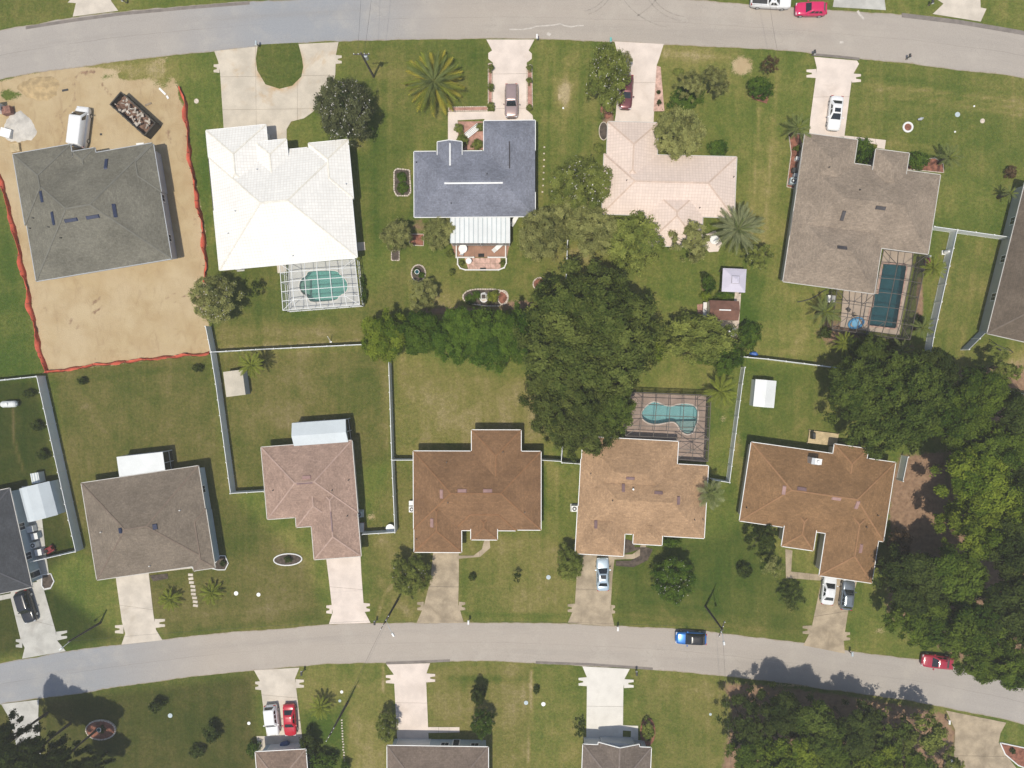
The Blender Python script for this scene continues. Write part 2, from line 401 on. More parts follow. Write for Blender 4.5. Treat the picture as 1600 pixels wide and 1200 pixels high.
M_BLACK = pm('black_rubber', (0.018, 0.018, 0.018), 0.2, 2, 9, 0.15, 0.8)
M_DARKMETAL = pm('dark_metal', (0.05, 0.05, 0.05), 0.25, 1.5, 8, 0.2, 0.5)
M_POOLTILE = pm('pool_plaster_teal', (0.42, 0.60, 0.61), 0.08, 0.8, 6, 0.05, 0.6)
M_POOLDARK = pm('pool_plaster_dark', (0.10, 0.22, 0.25), 0.15, 0.8, 6, 0.06, 0.6)
M_WATER = water_mat('pool_water', (0.78, 0.94, 0.94), (0.08, 0.20, 0.21), 0.2)
M_WATER_GREEN = water_mat('green_pool_water', (0.60, 0.86, 0.78), (0.06, 0.17, 0.14), 0.3)
M_WATER_DARK = water_mat('dark_pool_water', (0.45, 0.75, 0.78), (0.02, 0.07, 0.085), 0.35)
M_SCREEN = screen_mat('insect_screen', (0.05, 0.05, 0.05), 0.14)
M_SCREEN_WALL = screen_mat('insect_screen_wall', (0.035, 0.035, 0.033), 0.5)
M_SCREEN_PALE = screen_mat('pale_insect_screen', (0.35, 0.37, 0.38), 0.10)
M_DECK_PALE = pm('pale_pool_deck', (0.50, 0.50, 0.47), 0.08, 0.6, 8, 0.05, 0.9)
M_DECK_TAN = pm('tan_pool_deck', (0.47, 0.38, 0.30), 0.12, 0.6, 8, 0.08, 0.9)
M_DECK_BROWN = pm('rosy_pool_deck', (0.36, 0.27, 0.22), 0.15, 0.6, 8, 0.08, 0.9)
LEAF = {
    'oak': leaf_mat('oak_leaf', (0.038, 0.070, 0.010), (0.142, 0.185, 0.034)),
    'oakgrey': leaf_mat('grey_oak_leaf', (0.050, 0.078, 0.013), (0.178, 0.210, 0.048)),
    'green': leaf_mat('dense_green_leaf', (0.030, 0.074, 0.007), (0.128, 0.198, 0.024)),
    'bright': leaf_mat('bright_green_leaf', (0.066, 0.116, 0.010), (0.235, 0.285, 0.032)),
    'wood': leaf_mat('woodland_leaf', (0.034, 0.072, 0.008), (0.150, 0.205, 0.026)),
    'lime': leaf_mat('lime_leaf', (0.12, 0.16, 0.02), (0.32, 0.34, 0.05)),
    'grey': leaf_mat('grey_green_leaf', (0.170, 0.185, 0.055), (0.385, 0.385, 0.135)),
    'olive': leaf_mat('olive_leaf', (0.110, 0.145, 0.027), (0.290, 0.320, 0.072)),
    'dark': leaf_mat('dark_leaf', (0.027, 0.046, 0.009), (0.098, 0.130, 0.028)),
    'darkgrey': leaf_mat('dusky_leaf', (0.064, 0.076, 0.030), (0.168, 0.182, 0.075)),
    'brown': leaf_mat('brown_leaf', (0.065, 0.040, 0.022), (0.18, 0.12, 0.06)),
    'palm': leaf_mat('palm_leaf', (0.095, 0.130, 0.034), (0.215, 0.245, 0.080)),
    'palmgrey': leaf_mat('silver_palm_leaf', (0.15, 0.172, 0.075), (0.31, 0.33, 0.165)),
    'palmyellow': leaf_mat('yellowing_palm_leaf', (0.23, 0.21, 0.03), (0.46, 0.40, 0.06)),
    'palmlime': leaf_mat('lime_palm_leaf', (0.12, 0.16, 0.02), (0.28, 0.31, 0.05)),
}
M_BLOSSOM = leaf_mat('white_blossom', (0.45, 0.43, 0.38), (0.7, 0.67, 0.62), 0.1)
M_BLOSSOM_PINK = leaf_mat('pale_pink_blossom', (0.48, 0.36, 0.36), (0.7, 0.58, 0.58), 0.1)

def rust_ring():
    nt = M_CONC_RUST.node_tree; b = nt.nodes['Principled BSDF']; src = b.inputs['Base Color'].links[0].from_socket; pos = worldpos(nt); c = P(437, 104)
    d = N(nt, 'ShaderNodeVectorMath', operation='DISTANCE'); L(nt, pos, d.inputs[0]); d.inputs[1].default_value = (c.x, c.y, 0.05)
    n = noise(nt, pos, 0.45, 5, 0.65); r = math_(nt, 'ADD', d.outputs['Value'], math_(nt, 'MULTIPLY', math_(nt, 'SUBTRACT', n, 0.5), 3.0))
    L(nt, mix(nt, math_(nt, 'MULTIPLY', maprange(nt, r, 4.2, 3.3), maprange(nt, n, 0.42, 0.6, 0.15, 0.75)), src, (0.42, 0.25, 0.09)), b.inputs['Base Color'])
rust_ring()
# ------------------------------------------------------------------ ground, painted with what grows or lies on it; left yards also vignette-darkened
def inside_np(px, py, poly):
    c = np.zeros(px.shape, bool); n = len(poly)
    for i in range(n):
        x1, y1 = poly[i - 1][:2]; x2, y2 = poly[i][:2]
        if y1 == y2: continue
        c ^= ((y1 > py) != (y2 > py)) & (px < (x2 - x1) * (py - y1) / (y2 - y1) + x1)
    return c
def dist_np(px, py, poly, closed=True):
    d = np.full(px.shape, 1e9); n = len(poly)
    for i in range(0 if closed else 1, n):
        x1, y1 = poly[i - 1][:2]; x2, y2 = poly[i][:2]
        dx, dy = x2 - x1, y2 - y1; q = max(dx * dx + dy * dy, 1e-9)
        t = np.clip(((px - x1) * dx + (py - y1) * dy) / q, 0, 1)
        d = np.minimum(d, np.hypot(px - x1 - t * dx, py - y1 - t * dy))
    return d
def area(px, py, poly, soft):
    s = dist_np(px, py, poly); s = np.where(inside_np(px, py, poly), s, -s)
    return np.clip(s / soft * 0.5 + 0.5, 0, 1)
def blob(px, py, x, y, rx, ry):
    return np.exp(-(((px - x) / rx) ** 2 + ((py - y) / ry) ** 2) * 1.2)
SAND_LOT = [(-30, 135), (20, 122), (70, 106), (130, 104), (200, 96), (262, 90), (272, 110), (282, 140), (293, 200), (297, 250), (310, 310), (321, 365), (322, 440), (322, 480), (331, 550), (200, 566), (73, 581),
            (60, 530), (48, 470), (34, 405), (20, 345), (2, 280), (-30, 230)]
PINE_LITTER = [(1408, 712), (1475, 706), (1480, 760), (1470, 850), (1455, 870), (1400, 870), (1388, 800), (1395, 740)]
WOOD_FLOOR = [(1480, 580), (1660, 560), (1660, 1090), (1540, 1060), (1470, 1015), (1385, 960), (1385, 880), (1455, 860), (1478, 760), (1478, 700)]
WOOD_FLOOR2 = [(1125, 1062), (1200, 1068), (1300, 1080), (1420, 1100), (1480, 1112), (1500, 1150), (1470, 1230), (1120, 1230), (1140, 1110)]
POOL_DECKS = {
    'white': [(450, 413), (555, 405), (563, 478), (452, 484)],
    'dark': [(1382, 388), (1428, 393), (1405, 524), (1313, 511), (1318, 452), (1366, 458)],
    'kidney': [(985, 614), (1104, 619), (1102, 722), (1057, 719), (1057, 688), (978, 684)],
}
def make_ground():
    xs = np.concatenate([[-400, -200, -120, -95], np.arange(-84, 84.01, 0.4), [95, 120, 200, 400]])
    ys = np.concatenate([[-400, -200, -110, -80], np.arange(-66, 66.01, 0.4), [80, 110, 200, 400]])
    X, Y = np.meshgrid(xs, ys); nx, ny = len(xs), len(ys)
    px, py = PX_np(X.ravel(), Y.ravel())
    dry = np.full(px.shape, 0.30); bare = np.zeros(px.shape); mul = np.zeros(px.shape); dark = np.zeros(px.shape)
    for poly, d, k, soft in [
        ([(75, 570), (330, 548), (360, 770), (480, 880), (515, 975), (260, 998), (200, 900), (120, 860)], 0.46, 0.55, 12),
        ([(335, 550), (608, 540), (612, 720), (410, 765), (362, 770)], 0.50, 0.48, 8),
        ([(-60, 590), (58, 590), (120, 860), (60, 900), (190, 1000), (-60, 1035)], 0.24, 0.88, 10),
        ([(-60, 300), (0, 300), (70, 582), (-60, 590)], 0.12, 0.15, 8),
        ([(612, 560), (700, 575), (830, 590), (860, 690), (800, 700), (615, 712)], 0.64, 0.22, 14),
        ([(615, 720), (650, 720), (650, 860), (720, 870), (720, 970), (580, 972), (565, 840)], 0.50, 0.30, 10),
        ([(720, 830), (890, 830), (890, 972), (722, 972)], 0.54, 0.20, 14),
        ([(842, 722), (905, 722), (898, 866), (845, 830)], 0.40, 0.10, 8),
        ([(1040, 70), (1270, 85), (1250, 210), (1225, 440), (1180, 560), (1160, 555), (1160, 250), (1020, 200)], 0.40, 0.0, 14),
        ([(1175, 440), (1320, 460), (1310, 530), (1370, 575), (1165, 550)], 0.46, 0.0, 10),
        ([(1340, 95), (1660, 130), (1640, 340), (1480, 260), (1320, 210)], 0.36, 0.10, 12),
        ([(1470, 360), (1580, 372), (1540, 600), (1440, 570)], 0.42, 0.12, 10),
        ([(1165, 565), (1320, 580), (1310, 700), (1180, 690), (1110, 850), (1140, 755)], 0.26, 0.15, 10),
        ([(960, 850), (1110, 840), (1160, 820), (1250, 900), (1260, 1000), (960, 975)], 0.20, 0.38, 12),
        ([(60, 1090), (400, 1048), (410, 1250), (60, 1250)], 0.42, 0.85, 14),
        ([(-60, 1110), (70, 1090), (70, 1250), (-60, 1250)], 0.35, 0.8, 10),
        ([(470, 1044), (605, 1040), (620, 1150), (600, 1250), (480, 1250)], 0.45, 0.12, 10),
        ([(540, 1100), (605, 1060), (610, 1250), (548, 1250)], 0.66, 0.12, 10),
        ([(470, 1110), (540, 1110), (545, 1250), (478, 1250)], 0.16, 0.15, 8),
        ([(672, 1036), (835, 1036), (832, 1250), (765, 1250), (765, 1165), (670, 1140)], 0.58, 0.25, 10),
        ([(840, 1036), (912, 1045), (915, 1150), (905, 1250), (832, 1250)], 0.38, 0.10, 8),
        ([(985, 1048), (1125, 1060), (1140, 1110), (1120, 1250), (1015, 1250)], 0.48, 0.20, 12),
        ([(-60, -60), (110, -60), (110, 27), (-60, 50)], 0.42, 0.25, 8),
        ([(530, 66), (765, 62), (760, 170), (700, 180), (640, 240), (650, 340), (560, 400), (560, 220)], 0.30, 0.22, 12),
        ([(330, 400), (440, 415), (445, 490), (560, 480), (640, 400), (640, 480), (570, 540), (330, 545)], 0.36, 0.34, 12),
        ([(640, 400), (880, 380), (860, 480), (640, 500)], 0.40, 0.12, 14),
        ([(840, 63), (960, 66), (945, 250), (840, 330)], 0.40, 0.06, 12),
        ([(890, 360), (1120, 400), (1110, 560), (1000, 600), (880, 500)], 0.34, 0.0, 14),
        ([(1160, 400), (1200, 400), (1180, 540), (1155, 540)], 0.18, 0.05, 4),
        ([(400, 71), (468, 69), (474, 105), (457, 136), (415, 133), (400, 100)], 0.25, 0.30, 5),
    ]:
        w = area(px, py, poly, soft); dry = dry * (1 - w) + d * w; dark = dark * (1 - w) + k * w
    for x, y, rx, ry, a in [(880, 147, 12, 20, 0.7), (380, 520, 60, 18, 0.25), (1090, 85, 60, 14, 0.2), (600, 115, 60, 10, 0.25), (260, 690, 60, 50, 0.12), (430, 640, 40, 30, 0.2), (460, 900, 50, 40, 0.18),
                            (500, 520, 80, 14, 0.25), (1200, 550, 90, 8, 0.2), (700, 480, 40, 20, 0.2), (900, 400, 40, 22, 0.35), (1600, 570, 50, 30, 0.4), (1480, 170, 160, 8, 0.12), (1400, 140, 90, 6, 0.12),
                            (690, 640, 40, 30, 0.15), (760, 860, 80, 20, 0.15), (1110, 1090, 30, 40, 0.2), (830, 940, 50, 25, 0.15), (560, 222, 20, 14, 0.4), (1160, 760, 8, 40, 0.5), (1150, 700, 8, 25, 0.35),
                            (600, 850, 15, 20, 0.25), (1430, 1000, 60, 12, 0.2), (520, 40, 100, 5, 0.3), (640, 130, 60, 10, 0.15)]:
        dry += a * blob(px, py, x, y, rx, ry)
    for x, y, rx, ry, a in [(320, 280, 14, 120, 0.25), (600, 210, 50, 60, 0.14), (890, 110, 40, 12, 0.1), (1130, 185, 40, 40, 0.15), (470, 490, 40, 12, 0.15), (840, 760, 10, 60, 0.2), (1130, 880, 40, 60, 0.15), (760, 1060, 40, 10, 0.15),
                            (300, 1050, 60, 10, 0.15), (550, 620, 30, 40, 0.1), (1500, 330, 40, 40, 0.1), (1160, 500, 14, 60, 0.2), (1515, 430, 15, 60, 0.12)]:
        dry -= a * blob(px, py, x, y, rx, ry)
    bare = np.maximum(bare, area(px, py, SAND_LOT, 7))
    for x, y, rx, ry, a in [(198, 118, 16, 8, 0.95), (215, 105, 40, 7, 0.55), (165, 120, 16, 8, 0.55), (12, 148, 14, 12, 0.95), (30, 148, 8, 8, 0.5), (265, 108, 12, 12, 0.55), (282, 150, 5, 12, 0.5), (60, 112, 20, 4, 0.4), (240, 108, 34, 14, 0.75), (255, 130, 22, 16, 0.6), (180, 104, 40, 6, 0.6), (215, 118, 26, 9, 0.5)]:
        bare -= a * blob(px, py, x, y, rx, ry)
    for x, y, rx, ry, a in [(1159, 103, 22, 20, 0.85), (1585, 575, 40, 25, 0.5), (560, 228, 22, 10, 0.4), (237, 1100, 30, 25, 0.35), (1395, 790, 14, 60, 0.45), (580, 808, 14, 14, 0.5), (1155, 685, 6, 22, 0.5), (545, 1085, 8, 10, 0.4),
                            (875, 150, 6, 12, 0.6), (290, 85, 30, 6, 0.3), (1130, 655, 10, 12, 0.5), (1290, 690, 50, 6, 0.3), (1285, 1070, 160, 6, 0.6), (720, 675, 16, 6, 0.35), (1375, 985, 14, 12, 0.5), (720, 985, 25, 3, 0.2)]:
        bare += a * blob(px, py, x, y, rx, ry)
    mul = np.maximum(area(px, py, PINE_LITTER, 14), np.maximum(area(px, py, WOOD_FLOOR, 18), area(px, py, WOOD_FLOOR2, 10) * .8) * 0.9)
    for x, y, rx, ry, a in [(1312, 520, 45, 26, 0.9), (1400, 545, 40, 14, 0.8), (1437, 470, 8, 55, 0.9), (655, 355, 30, 25, 0.55), (950, 185, 12, 14, 0.9), (1100, 440, 10, 30, 0.6), (1205, 890, 14, 12, 0.4), (240, 1130, 25, 18, 0.3), (810, 475, 50, 10, 0.7), (700, 485, 90, 8, 0.8), (930, 560, 90, 100, 0.8)]:
        mul += a * blob(px, py, x, y, rx, ry)
    for pl, w_, a in [([(147, 112), (125, 114), (115, 125), (116, 160), (94, 180), (100, 205), (92, 225)], 4, .42), ([(35, 115), (60, 150)], 5, .2), ([(160, 130), (185, 160), (200, 150)], 5, .25), ([(70, 480), (140, 520), (150, 560)], 7, .22), ([(100, 440), (150, 470), (155, 500)], 10, .22),
                      ([(255, 170), (270, 190), (262, 220)], 8, .28), ([(300, 320), (312, 380)], 4, .2), ([(90, 570), (110, 500), (170, 455), (250, 450), (310, 470)], 3, .26), ([(102, 570), (122, 508), (176, 466), (250, 462), (308, 482)], 3, .26), ([(150, 560), (165, 500), (220, 470)], 3, .2), ([(200, 556), (210, 500), (300, 440), (305, 340)], 3, .24), ([(212, 556), (222, 506), (312, 446)], 3, .22), ([(130, 110), (160, 150), (150, 225)], 3, .28), ([(142, 108), (172, 150), (164, 225)], 3, .28), ([(230, 225), (262, 205), (278, 260), (290, 340)], 3, .24), ([(70, 105), (75, 150), (60, 230)], 3, .24), ([(40, 430), (80, 500), (85, 560)], 4, .22), ([(120, 420), (220, 440), (300, 430)], 6, .12)]:
        mul += 1.15 * a * np.clip(1.4 - dist_np(px, py, pl, False) / w_, 0, 1)
    dry += 0.5 * (blob(px, py, 235, 112, 50, 22) + 0.6 * blob(px, py, 170, 105, 50, 8))
    for pl, w_, a in [([(1350, 132), (1450, 142), (1600, 160)], 3, .22), ([(1370, 142), (1480, 155), (1600, 170)], 3, .18), ([(1390, 150), (1500, 165), (1600, 182)], 3, .2), ([(1345, 118), (1600, 148)], 4, -.1), ([(20, 640), (22, 690), (38, 740)], 2.5, .5), ([(1190, 120), (1178, 300), (1170, 420)], 3, .25), ([(1215, 110), (1200, 300), (1190, 430)], 4, .2),
                      ([(345, 600), (366, 765)], 4, .2), ([(600, 570), (605, 700)], 5, .2), ([(125, 620), (180, 700)], 10, .12), ([(330, 545), (560, 533)], 4, .3), ([(860, 100), (852, 330)], 4, -.16), ([(885, 90), (880, 240)], 5, .14), ([(910, 90), (905, 235)], 5, -.14), ([(930, 100), (928, 235)], 4, .12), ([(580, 120), (590, 400)], 6, -.12), ([(610, 120), (612, 330)], 6, .12),
                      ([(640, 240), (636, 330)], 6, .15), ([(1180, 560), (1360, 575)], 5, .2), ([(850, 730), (848, 860)], 4, -.2), ([(870, 735), (866, 860)], 4, .12), ([(730, 960), (880, 962)], 4, -.2), ([(590, 905), (640, 960)], 7, .2), ([(980, 960), (1250, 990)], 5, .14), ([(1000, 940), (1240, 968)], 5, -.1), ([(830, 1050), (826, 1190)], 2, .4), ([(590, 965), (600, 930), (640, 880)], 3, .3),
                      ([(597, 1040), (600, 1080)], 2.5, .4), ([(690, 1060), (820, 1062)], 5, -.16), ([(80, 600), (325, 570)], 6, -.12), ([(270, 990), (500, 965)], 6, -.14), ([(270, 965), (500, 945)], 5, .12), ([(1500, 380), (1470, 560)], 5, -.15), ([(1530, 380), (1500, 560)], 6, .15), ([(1040, 84), (1140, 90)], 6, .14), ([(1340, 220), (1460, 230)], 5, .12)]:
        dry += a * np.clip(1.3 - dist_np(px, py, pl, False) / w_, 0, 1)
    keep = np.ones((ny - 1, nx - 1), bool)
    for poly in POOL_DECKS.values():
        ins = inside_np(px, py, poly).reshape(ny, nx)
        keep &= ~(ins[:-1, :-1] & ins[1:, :-1] & ins[:-1, 1:] & ins[1:, 1:])
    idx = np.arange(nx * ny).reshape(ny, nx)
    q = np.stack([idx[:-1, :-1], idx[:-1, 1:], idx[1:, 1:], idx[1:, :-1]], -1)[keep]
    v = np.stack([X.ravel(), Y.ravel(), np.zeros(nx * ny)], -1)
    me = bpy.data.meshes.new('lawn')
    me.vertices.add(len(v)); me.vertices.foreach_set('co', v.ravel().astype(np.float32))
    me.loops.add(q.size); me.loops.foreach_set('vertex_index', q.ravel().astype(np.int32))
    me.polygons.add(len(q)); me.polygons.foreach_set('loop_start', np.arange(0, q.size, 4, dtype=np.int32))
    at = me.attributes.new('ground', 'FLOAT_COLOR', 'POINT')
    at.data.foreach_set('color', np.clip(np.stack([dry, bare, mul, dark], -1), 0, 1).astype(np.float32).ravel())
    me.update(); me.validate()
    tag(link('lawn', me, None, M_LAWN), kind='structure')
make_ground()

# ------------------------------------------------------------------ the two roads
def polyline(pts, x):
    for (x1, y1), (x2, y2) in zip(pts, pts[1:]):
        if x1 <= x <= x2: return y1 + (y2 - y1) * (x - x1) / (x2 - x1)
    return pts[-1][1]
def smooth_line(pts, x, w=26):
    return sum(polyline(pts, x + d) for d in (-w, -w / 2, 0, w / 2, w)) / 5
def make_road(name, up, lo, cool_cast, z=0.02):
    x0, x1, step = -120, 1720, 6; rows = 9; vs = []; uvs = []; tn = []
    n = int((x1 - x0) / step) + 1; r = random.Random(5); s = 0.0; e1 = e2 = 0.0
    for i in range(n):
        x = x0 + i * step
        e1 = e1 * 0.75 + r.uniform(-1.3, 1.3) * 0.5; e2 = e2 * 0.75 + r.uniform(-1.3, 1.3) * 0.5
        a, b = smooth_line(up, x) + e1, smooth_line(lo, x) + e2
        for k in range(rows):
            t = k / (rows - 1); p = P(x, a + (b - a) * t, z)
            vs.append((p.x, p.y, z)); uvs.append((i * step * MPP, t)); tn.append(cool_cast(x))
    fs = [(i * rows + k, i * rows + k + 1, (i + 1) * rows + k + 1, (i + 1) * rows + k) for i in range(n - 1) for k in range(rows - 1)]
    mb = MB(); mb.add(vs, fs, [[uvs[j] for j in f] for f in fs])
    me = mb.mesh(name); at = me.attributes.new('cool_cast', 'FLOAT', 'POINT'); at.data.foreach_set('value', tn)
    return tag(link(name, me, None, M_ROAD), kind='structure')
TOP_UP = [(-200, 75), (0, 47), (60, 37), (115, 27), (200, 17), (300, 8), (400, 1), (600, -6), (800, -9), (1000, -6), (1200, 8), (1290, 16), (1410, 22), (1500, 32), (1600, 50), (1800, 85)]
TOP_LO = [(-200, 156), (0, 124), (50, 115), (125, 104), (250, 88), (335, 80), (400, 72), (470, 67), (530, 65), (650, 62), (760, 61), (830, 60), (960, 66), (1040, 70), (1100, 73), (1200, 78), (1270, 84), (1340, 92), (1400, 98), (1500, 110), (1600, 122), (1800, 150)]
BOT_UP = [(-200, 1068), (0, 1036), (40, 1030), (100, 1018), (190, 1007), (260, 998), (330, 990), (400, 985), (480, 978), (580, 973), (720, 972), (890, 974), (960, 978), (1050, 982), (1120, 988), (1180, 995), (1260, 1005), (1320, 1017), (1400, 1026), (1480, 1037), (1520, 1045), (1600, 1062), (1800, 1105)]
BOT_LO = [(-200, 1130), (0, 1100), (60, 1092), (130, 1082), (200, 1071), (300, 1057), (390, 1047), (470, 1041), (540, 1037), (600, 1036), (700, 1033), (800, 1034), (900, 1040), (1020, 1046), (1130, 1057), (1200, 1065), (1300, 1078), (1370, 1088), (1470, 1104), (1600, 1132), (1800, 1175)]
sm = lambda x, a, b: max(0, min(1, (x - a) / (b - a)))
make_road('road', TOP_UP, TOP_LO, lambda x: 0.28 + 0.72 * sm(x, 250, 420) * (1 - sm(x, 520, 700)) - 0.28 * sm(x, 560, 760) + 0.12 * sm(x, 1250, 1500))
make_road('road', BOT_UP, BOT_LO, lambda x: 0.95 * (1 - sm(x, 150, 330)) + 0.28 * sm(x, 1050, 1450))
def strip(name, pts, wid, mat, z0=-0.02, z1=0.027):
    up = [P(x, y, z1) for x, y in pts]; lo = [P(x, y + wid, z1) for x, y in pts][::-1]
    mb = MB(); mb.prism([(p.x, p.y) for p in up + lo], z0, z1)
    return tag(mb.build(name, mat), kind='structure')
strip('asphalt_patch', [(40, 41), (115, 29), (190, 19), (300, 9), (390, 2)], 5, M_PATCH)
strip('asphalt_patch', [(1409, 20), (1500, 31), (1600, 48), (1660, 60)], 7, M_PATCH)
strip('asphalt_patch', [(837, 1033), (920, 1036), (1020, 1043)], 4, M_PATCH)
strip('asphalt_patch', [(603, 1034), (660, 1032), (703, 1030)], 4, M_PATCH)
strip('asphalt_patch', [(1269, 83), (1305, 86), (1343, 90)], 4, M_PATCH)

# ------------------------------------------------------------------ driveways, cut into slabs
def clip2(poly, a, b, c):
    out = []; n = len(poly)
    for i in range(n):
        p, q = poly[i - 1], poly[i]
        dp, dq = a * p[0] + b * p[1] + c, a * q[0] + b * q[1] + c
        if (dp >= 0) != (dq >= 0):
            t = dp / (dp - dq); out.append((p[0] + (q[0] - p[0]) * t, p[1] + (q[1] - p[1]) * t))
        if dq >= 0: out.append(q)
    return out
def poly_area(p): return 0.5 * abs(sum(p[i - 1][0] * p[i][1] - p[i][0] * p[i - 1][1] for i in range(len(p))))
def slab_field(root, poly, mat, axis, spacing, z=0.05, gap=0.035, name='slab', cross=None):
    """cut a polygon (world xy) across its long axis, and optionally along it, into separate slabs"""
    ax = Vector(axis).normalized(); w = [(p[0], p[1]) for p in poly]
    def cuts(d, sp):
        t = [p[0] * d[0] + p[1] * d[1] for p in w]; a, b = min(t), max(t); k = max(1, round((b - a) / sp))
        return [a - 1] + [a + (b - a) * i / k for i in range(1, k)] + [b + 1]
    ta = cuts(ax, spacing); nx_ = (-ax[1], ax[0]); tb = cuts(nx_, cross) if cross else None
    for i in range(len(ta) - 1):
        q = clip2(clip2(w, ax[0], ax[1], -(ta[i] + gap / 2)), -ax[0], -ax[1], ta[i + 1] - gap / 2)
        if len(q) < 3: continue
        qs = [q] if not tb else [clip2(clip2(q, nx_[0], nx_[1], -(tb[j] + gap / 2)), -nx_[0], -nx_[1], tb[j + 1] - gap / 2) for j in range(len(tb) - 1)]
        for s in qs:
            if len(s) < 3 or poly_area(s) < 0.08: continue
            MB().prism(s, -0.02, z + rnd.uniform(-0.004, 0.004)).build(name, mat, root)
def grow(poly, d):
    c = Vector((sum(p[0] for p in poly) / len(poly), sum(p[1] for p in poly) / len(poly)))
    return [(p[0] + (p[0] - c.x) * d, p[1] + (p[1] - c.y) * d) for p in poly]
def driveway(poly, mat, axis, spacing=4.6, wings=(), cross=None, name='driveway', z=0.05, joint=None):
    w = [P(x, y) for x, y in poly]; w2 = [(p.x, p.y) for p in w]
    mb = MB(); mb.prism(w2, -0.05, 0.030)
    root = tag(mb.build(name, joint or M_JOINT), kind='structure')
    slab_field(root, w2, mat, axis, spacing, z, cross=cross)
    for wg in wings:
        q = [P(x, y) for x, y in wg]
        MB().prism([(p.x, p.y) for p in q], -0.02, z - 0.005).build('wing', mat, root)
    return root
def wing(x, y, dx, dy=0.0, h=14):          # forked kerb stone beside a drive; dx is how far it reaches out
    return [[(x, y - h / 2), (x + dx, y - h / 2 + 1 + dy), (x + dx, y - 2.5 + dy), (x + dx * 0.45, y - 1.2 + dy / 2), (x + dx * 0.45, y + 1.2 + dy / 2), (x + dx, y + 2.5 + dy), (x + dx, y + h / 2 - 1 + dy), (x, y + h / 2)]]
Y = (0, 1)
driveway([(114, 26), (119, 5), (106, 4), (110, 0), (118, -30), (172, -30), (174, 2), (185, 17)], M_CONC, Y)
driveway([(335, 80), (341, 96), (344, 113), (350, 205), (448, 222), (448, 202), (455, 190), (475, 185), (489, 175), (508, 150), (520, 132), (524, 117), (525, 86), (529, 66), (467, 69), (400, 73)], M_CONC_RUST, Y, 5.2,
         wing(343, 107, -9) + wing(523, 93, 11), cross=5.6)
island = [(403, 70), (466, 67), (472, 90), (474, 105), (471, 120), (457, 134), (437, 139), (415, 132), (402, 110), (400, 92)]
il = MB(); il.prism([(P(x, y).x, P(x, y).y) for x, y in island], -0.03, 0.065)
isl = il.mesh('lawn_island'); at_ = isl.attributes.new('ground', 'FLOAT_COLOR', 'POINT')
at_.data.foreach_set('color', [0.28, 0, 0, 0.3] * len(isl.vertices)); tag(link('lawn', isl, None, M_LAWN), kind='structure')
driveway([(760, 62), (769, 79), (763, 83), (763, 92), (770, 98), (770, 174), (700, 175), (700, 224), (712, 224), (717, 207), (715, 188), (757, 186), (757, 192), (834, 192), (832, 180), (823, 172), (823, 98), (831, 92), (831, 84), (826, 79), (835, 62)], M_CONC_PINK, Y, 5.0)
driveway([(960, 65), (964, 80), (968, 100), (962, 180), (960, 192), (1021, 194), (1022, 172), (1026, 102), (1030, 91), (1037, 69)], M_CONC_PINK, Y, 5.0)
driveway([(1272, 89), (1276, 106), (1274, 125), (1266, 185), (1264, 212), (1319, 214), (1330, 129), (1334, 114), (1342, 100), (1339, 95)], M_CONC_PINK, Y, 5.2, wing(1275, 115, -15) + wing(1331, 122, 14))
driveway([(16, 930), (33, 1000), (39, 1012), (35, 1029), (103, 1017), (89, 1000), (87, 985), (65, 908), (20, 915)], M_CONC_GREY, (0.25, 1), 5.0, wing(35, 1005, -10) + wing(88, 994, 17, -3))
driveway([(180, 894), (191, 972), (196, 990), (190, 1007), (254, 1000), (244, 984), (240, 960), (232, 890)], M_CONC, (0.13, 1), 4.8, wing(193, 983, -13) + wing(242, 974, 16, -1))
driveway([(509, 866), (514, 905), (519, 950), (520, 957), (514, 975), (579, 973), (569, 954), (565, 900), (563, 862)], M_CONC_PINK, (0.08, 1), 4.8, wing(519, 952, -9) + wing(568, 949, 10))
driveway([(677, 860), (673, 905), (662, 948), (651, 973), (725, 973), (716, 944), (717, 900), (717, 860)], M_CONC_TAN, Y, 4.8, wing(662, 947, -10) + wing(717, 947, 10), joint=M_MULCH_DK)
driveway([(909, 862), (901, 900), (898, 948), (887, 973), (960, 979), (954, 950), (957, 900), (961, 866)], M_CONC_TAN, Y, 4.8, wing(899, 950, -12) + wing(955, 952, 6), joint=M_MULCH_DK)
driveway([(1286, 895), (1267, 985), (1255, 1008), (1320, 1021), (1318, 1000), (1325, 955), (1340, 905)], M_CONC_TAN, (-0.18, 1), 4.8, wing(1268, 984, -14) + wing(1318, 994, 10), joint=M_MULCH_DK)
driveway([(2, 1100), (61, 1093), (60, 1118), (62, 1138), (66, 1240), (35, 1240), (25, 1160), (14, 1120)], M_CONC_GREY, Y, 4.8)
driveway([(397, 1047), (407, 1065), (408, 1077), (417, 1150), (401, 1150), (404, 1180), (474, 1178), (472, 1150), (463, 1076), (461, 1060), (468, 1043)], M_CONC, (0.08, 1), 4.8, wing(408, 1071, -9) + wing(462, 1068, 13))
driveway([(604, 1038), (615, 1053), (616, 1066), (621, 1160), (670, 1160), (669, 1137), (666, 1066), (666, 1053), (672, 1036)], M_CONC_PINK, Y, 4.8, wing(616, 1061, -13) + wing(666, 1059, 14))
driveway([(910, 1041), (917, 1058), (917, 1072), (916, 1165), (973, 1165), (974, 1075), (976, 1060), (984, 1045)], M_CONC_WHITE, Y, 4.8, wing(917, 1065, -13) + wing(975, 1068, 15))
driveway([(1478, 1110), (1572, 1129), (1563, 1145), (1560, 1160), (1580, 1190), (1600, 1215), (1600, 1250), (1460, 1250), (1490, 1190), (1492, 1140)], M_CONC_TAN, Y, 5.2, joint=M_MULCH_DK)
driveway([(1301, 11), (1308, -30), (1378, -30), (1384, 16)], M_CONC_GREY, Y)
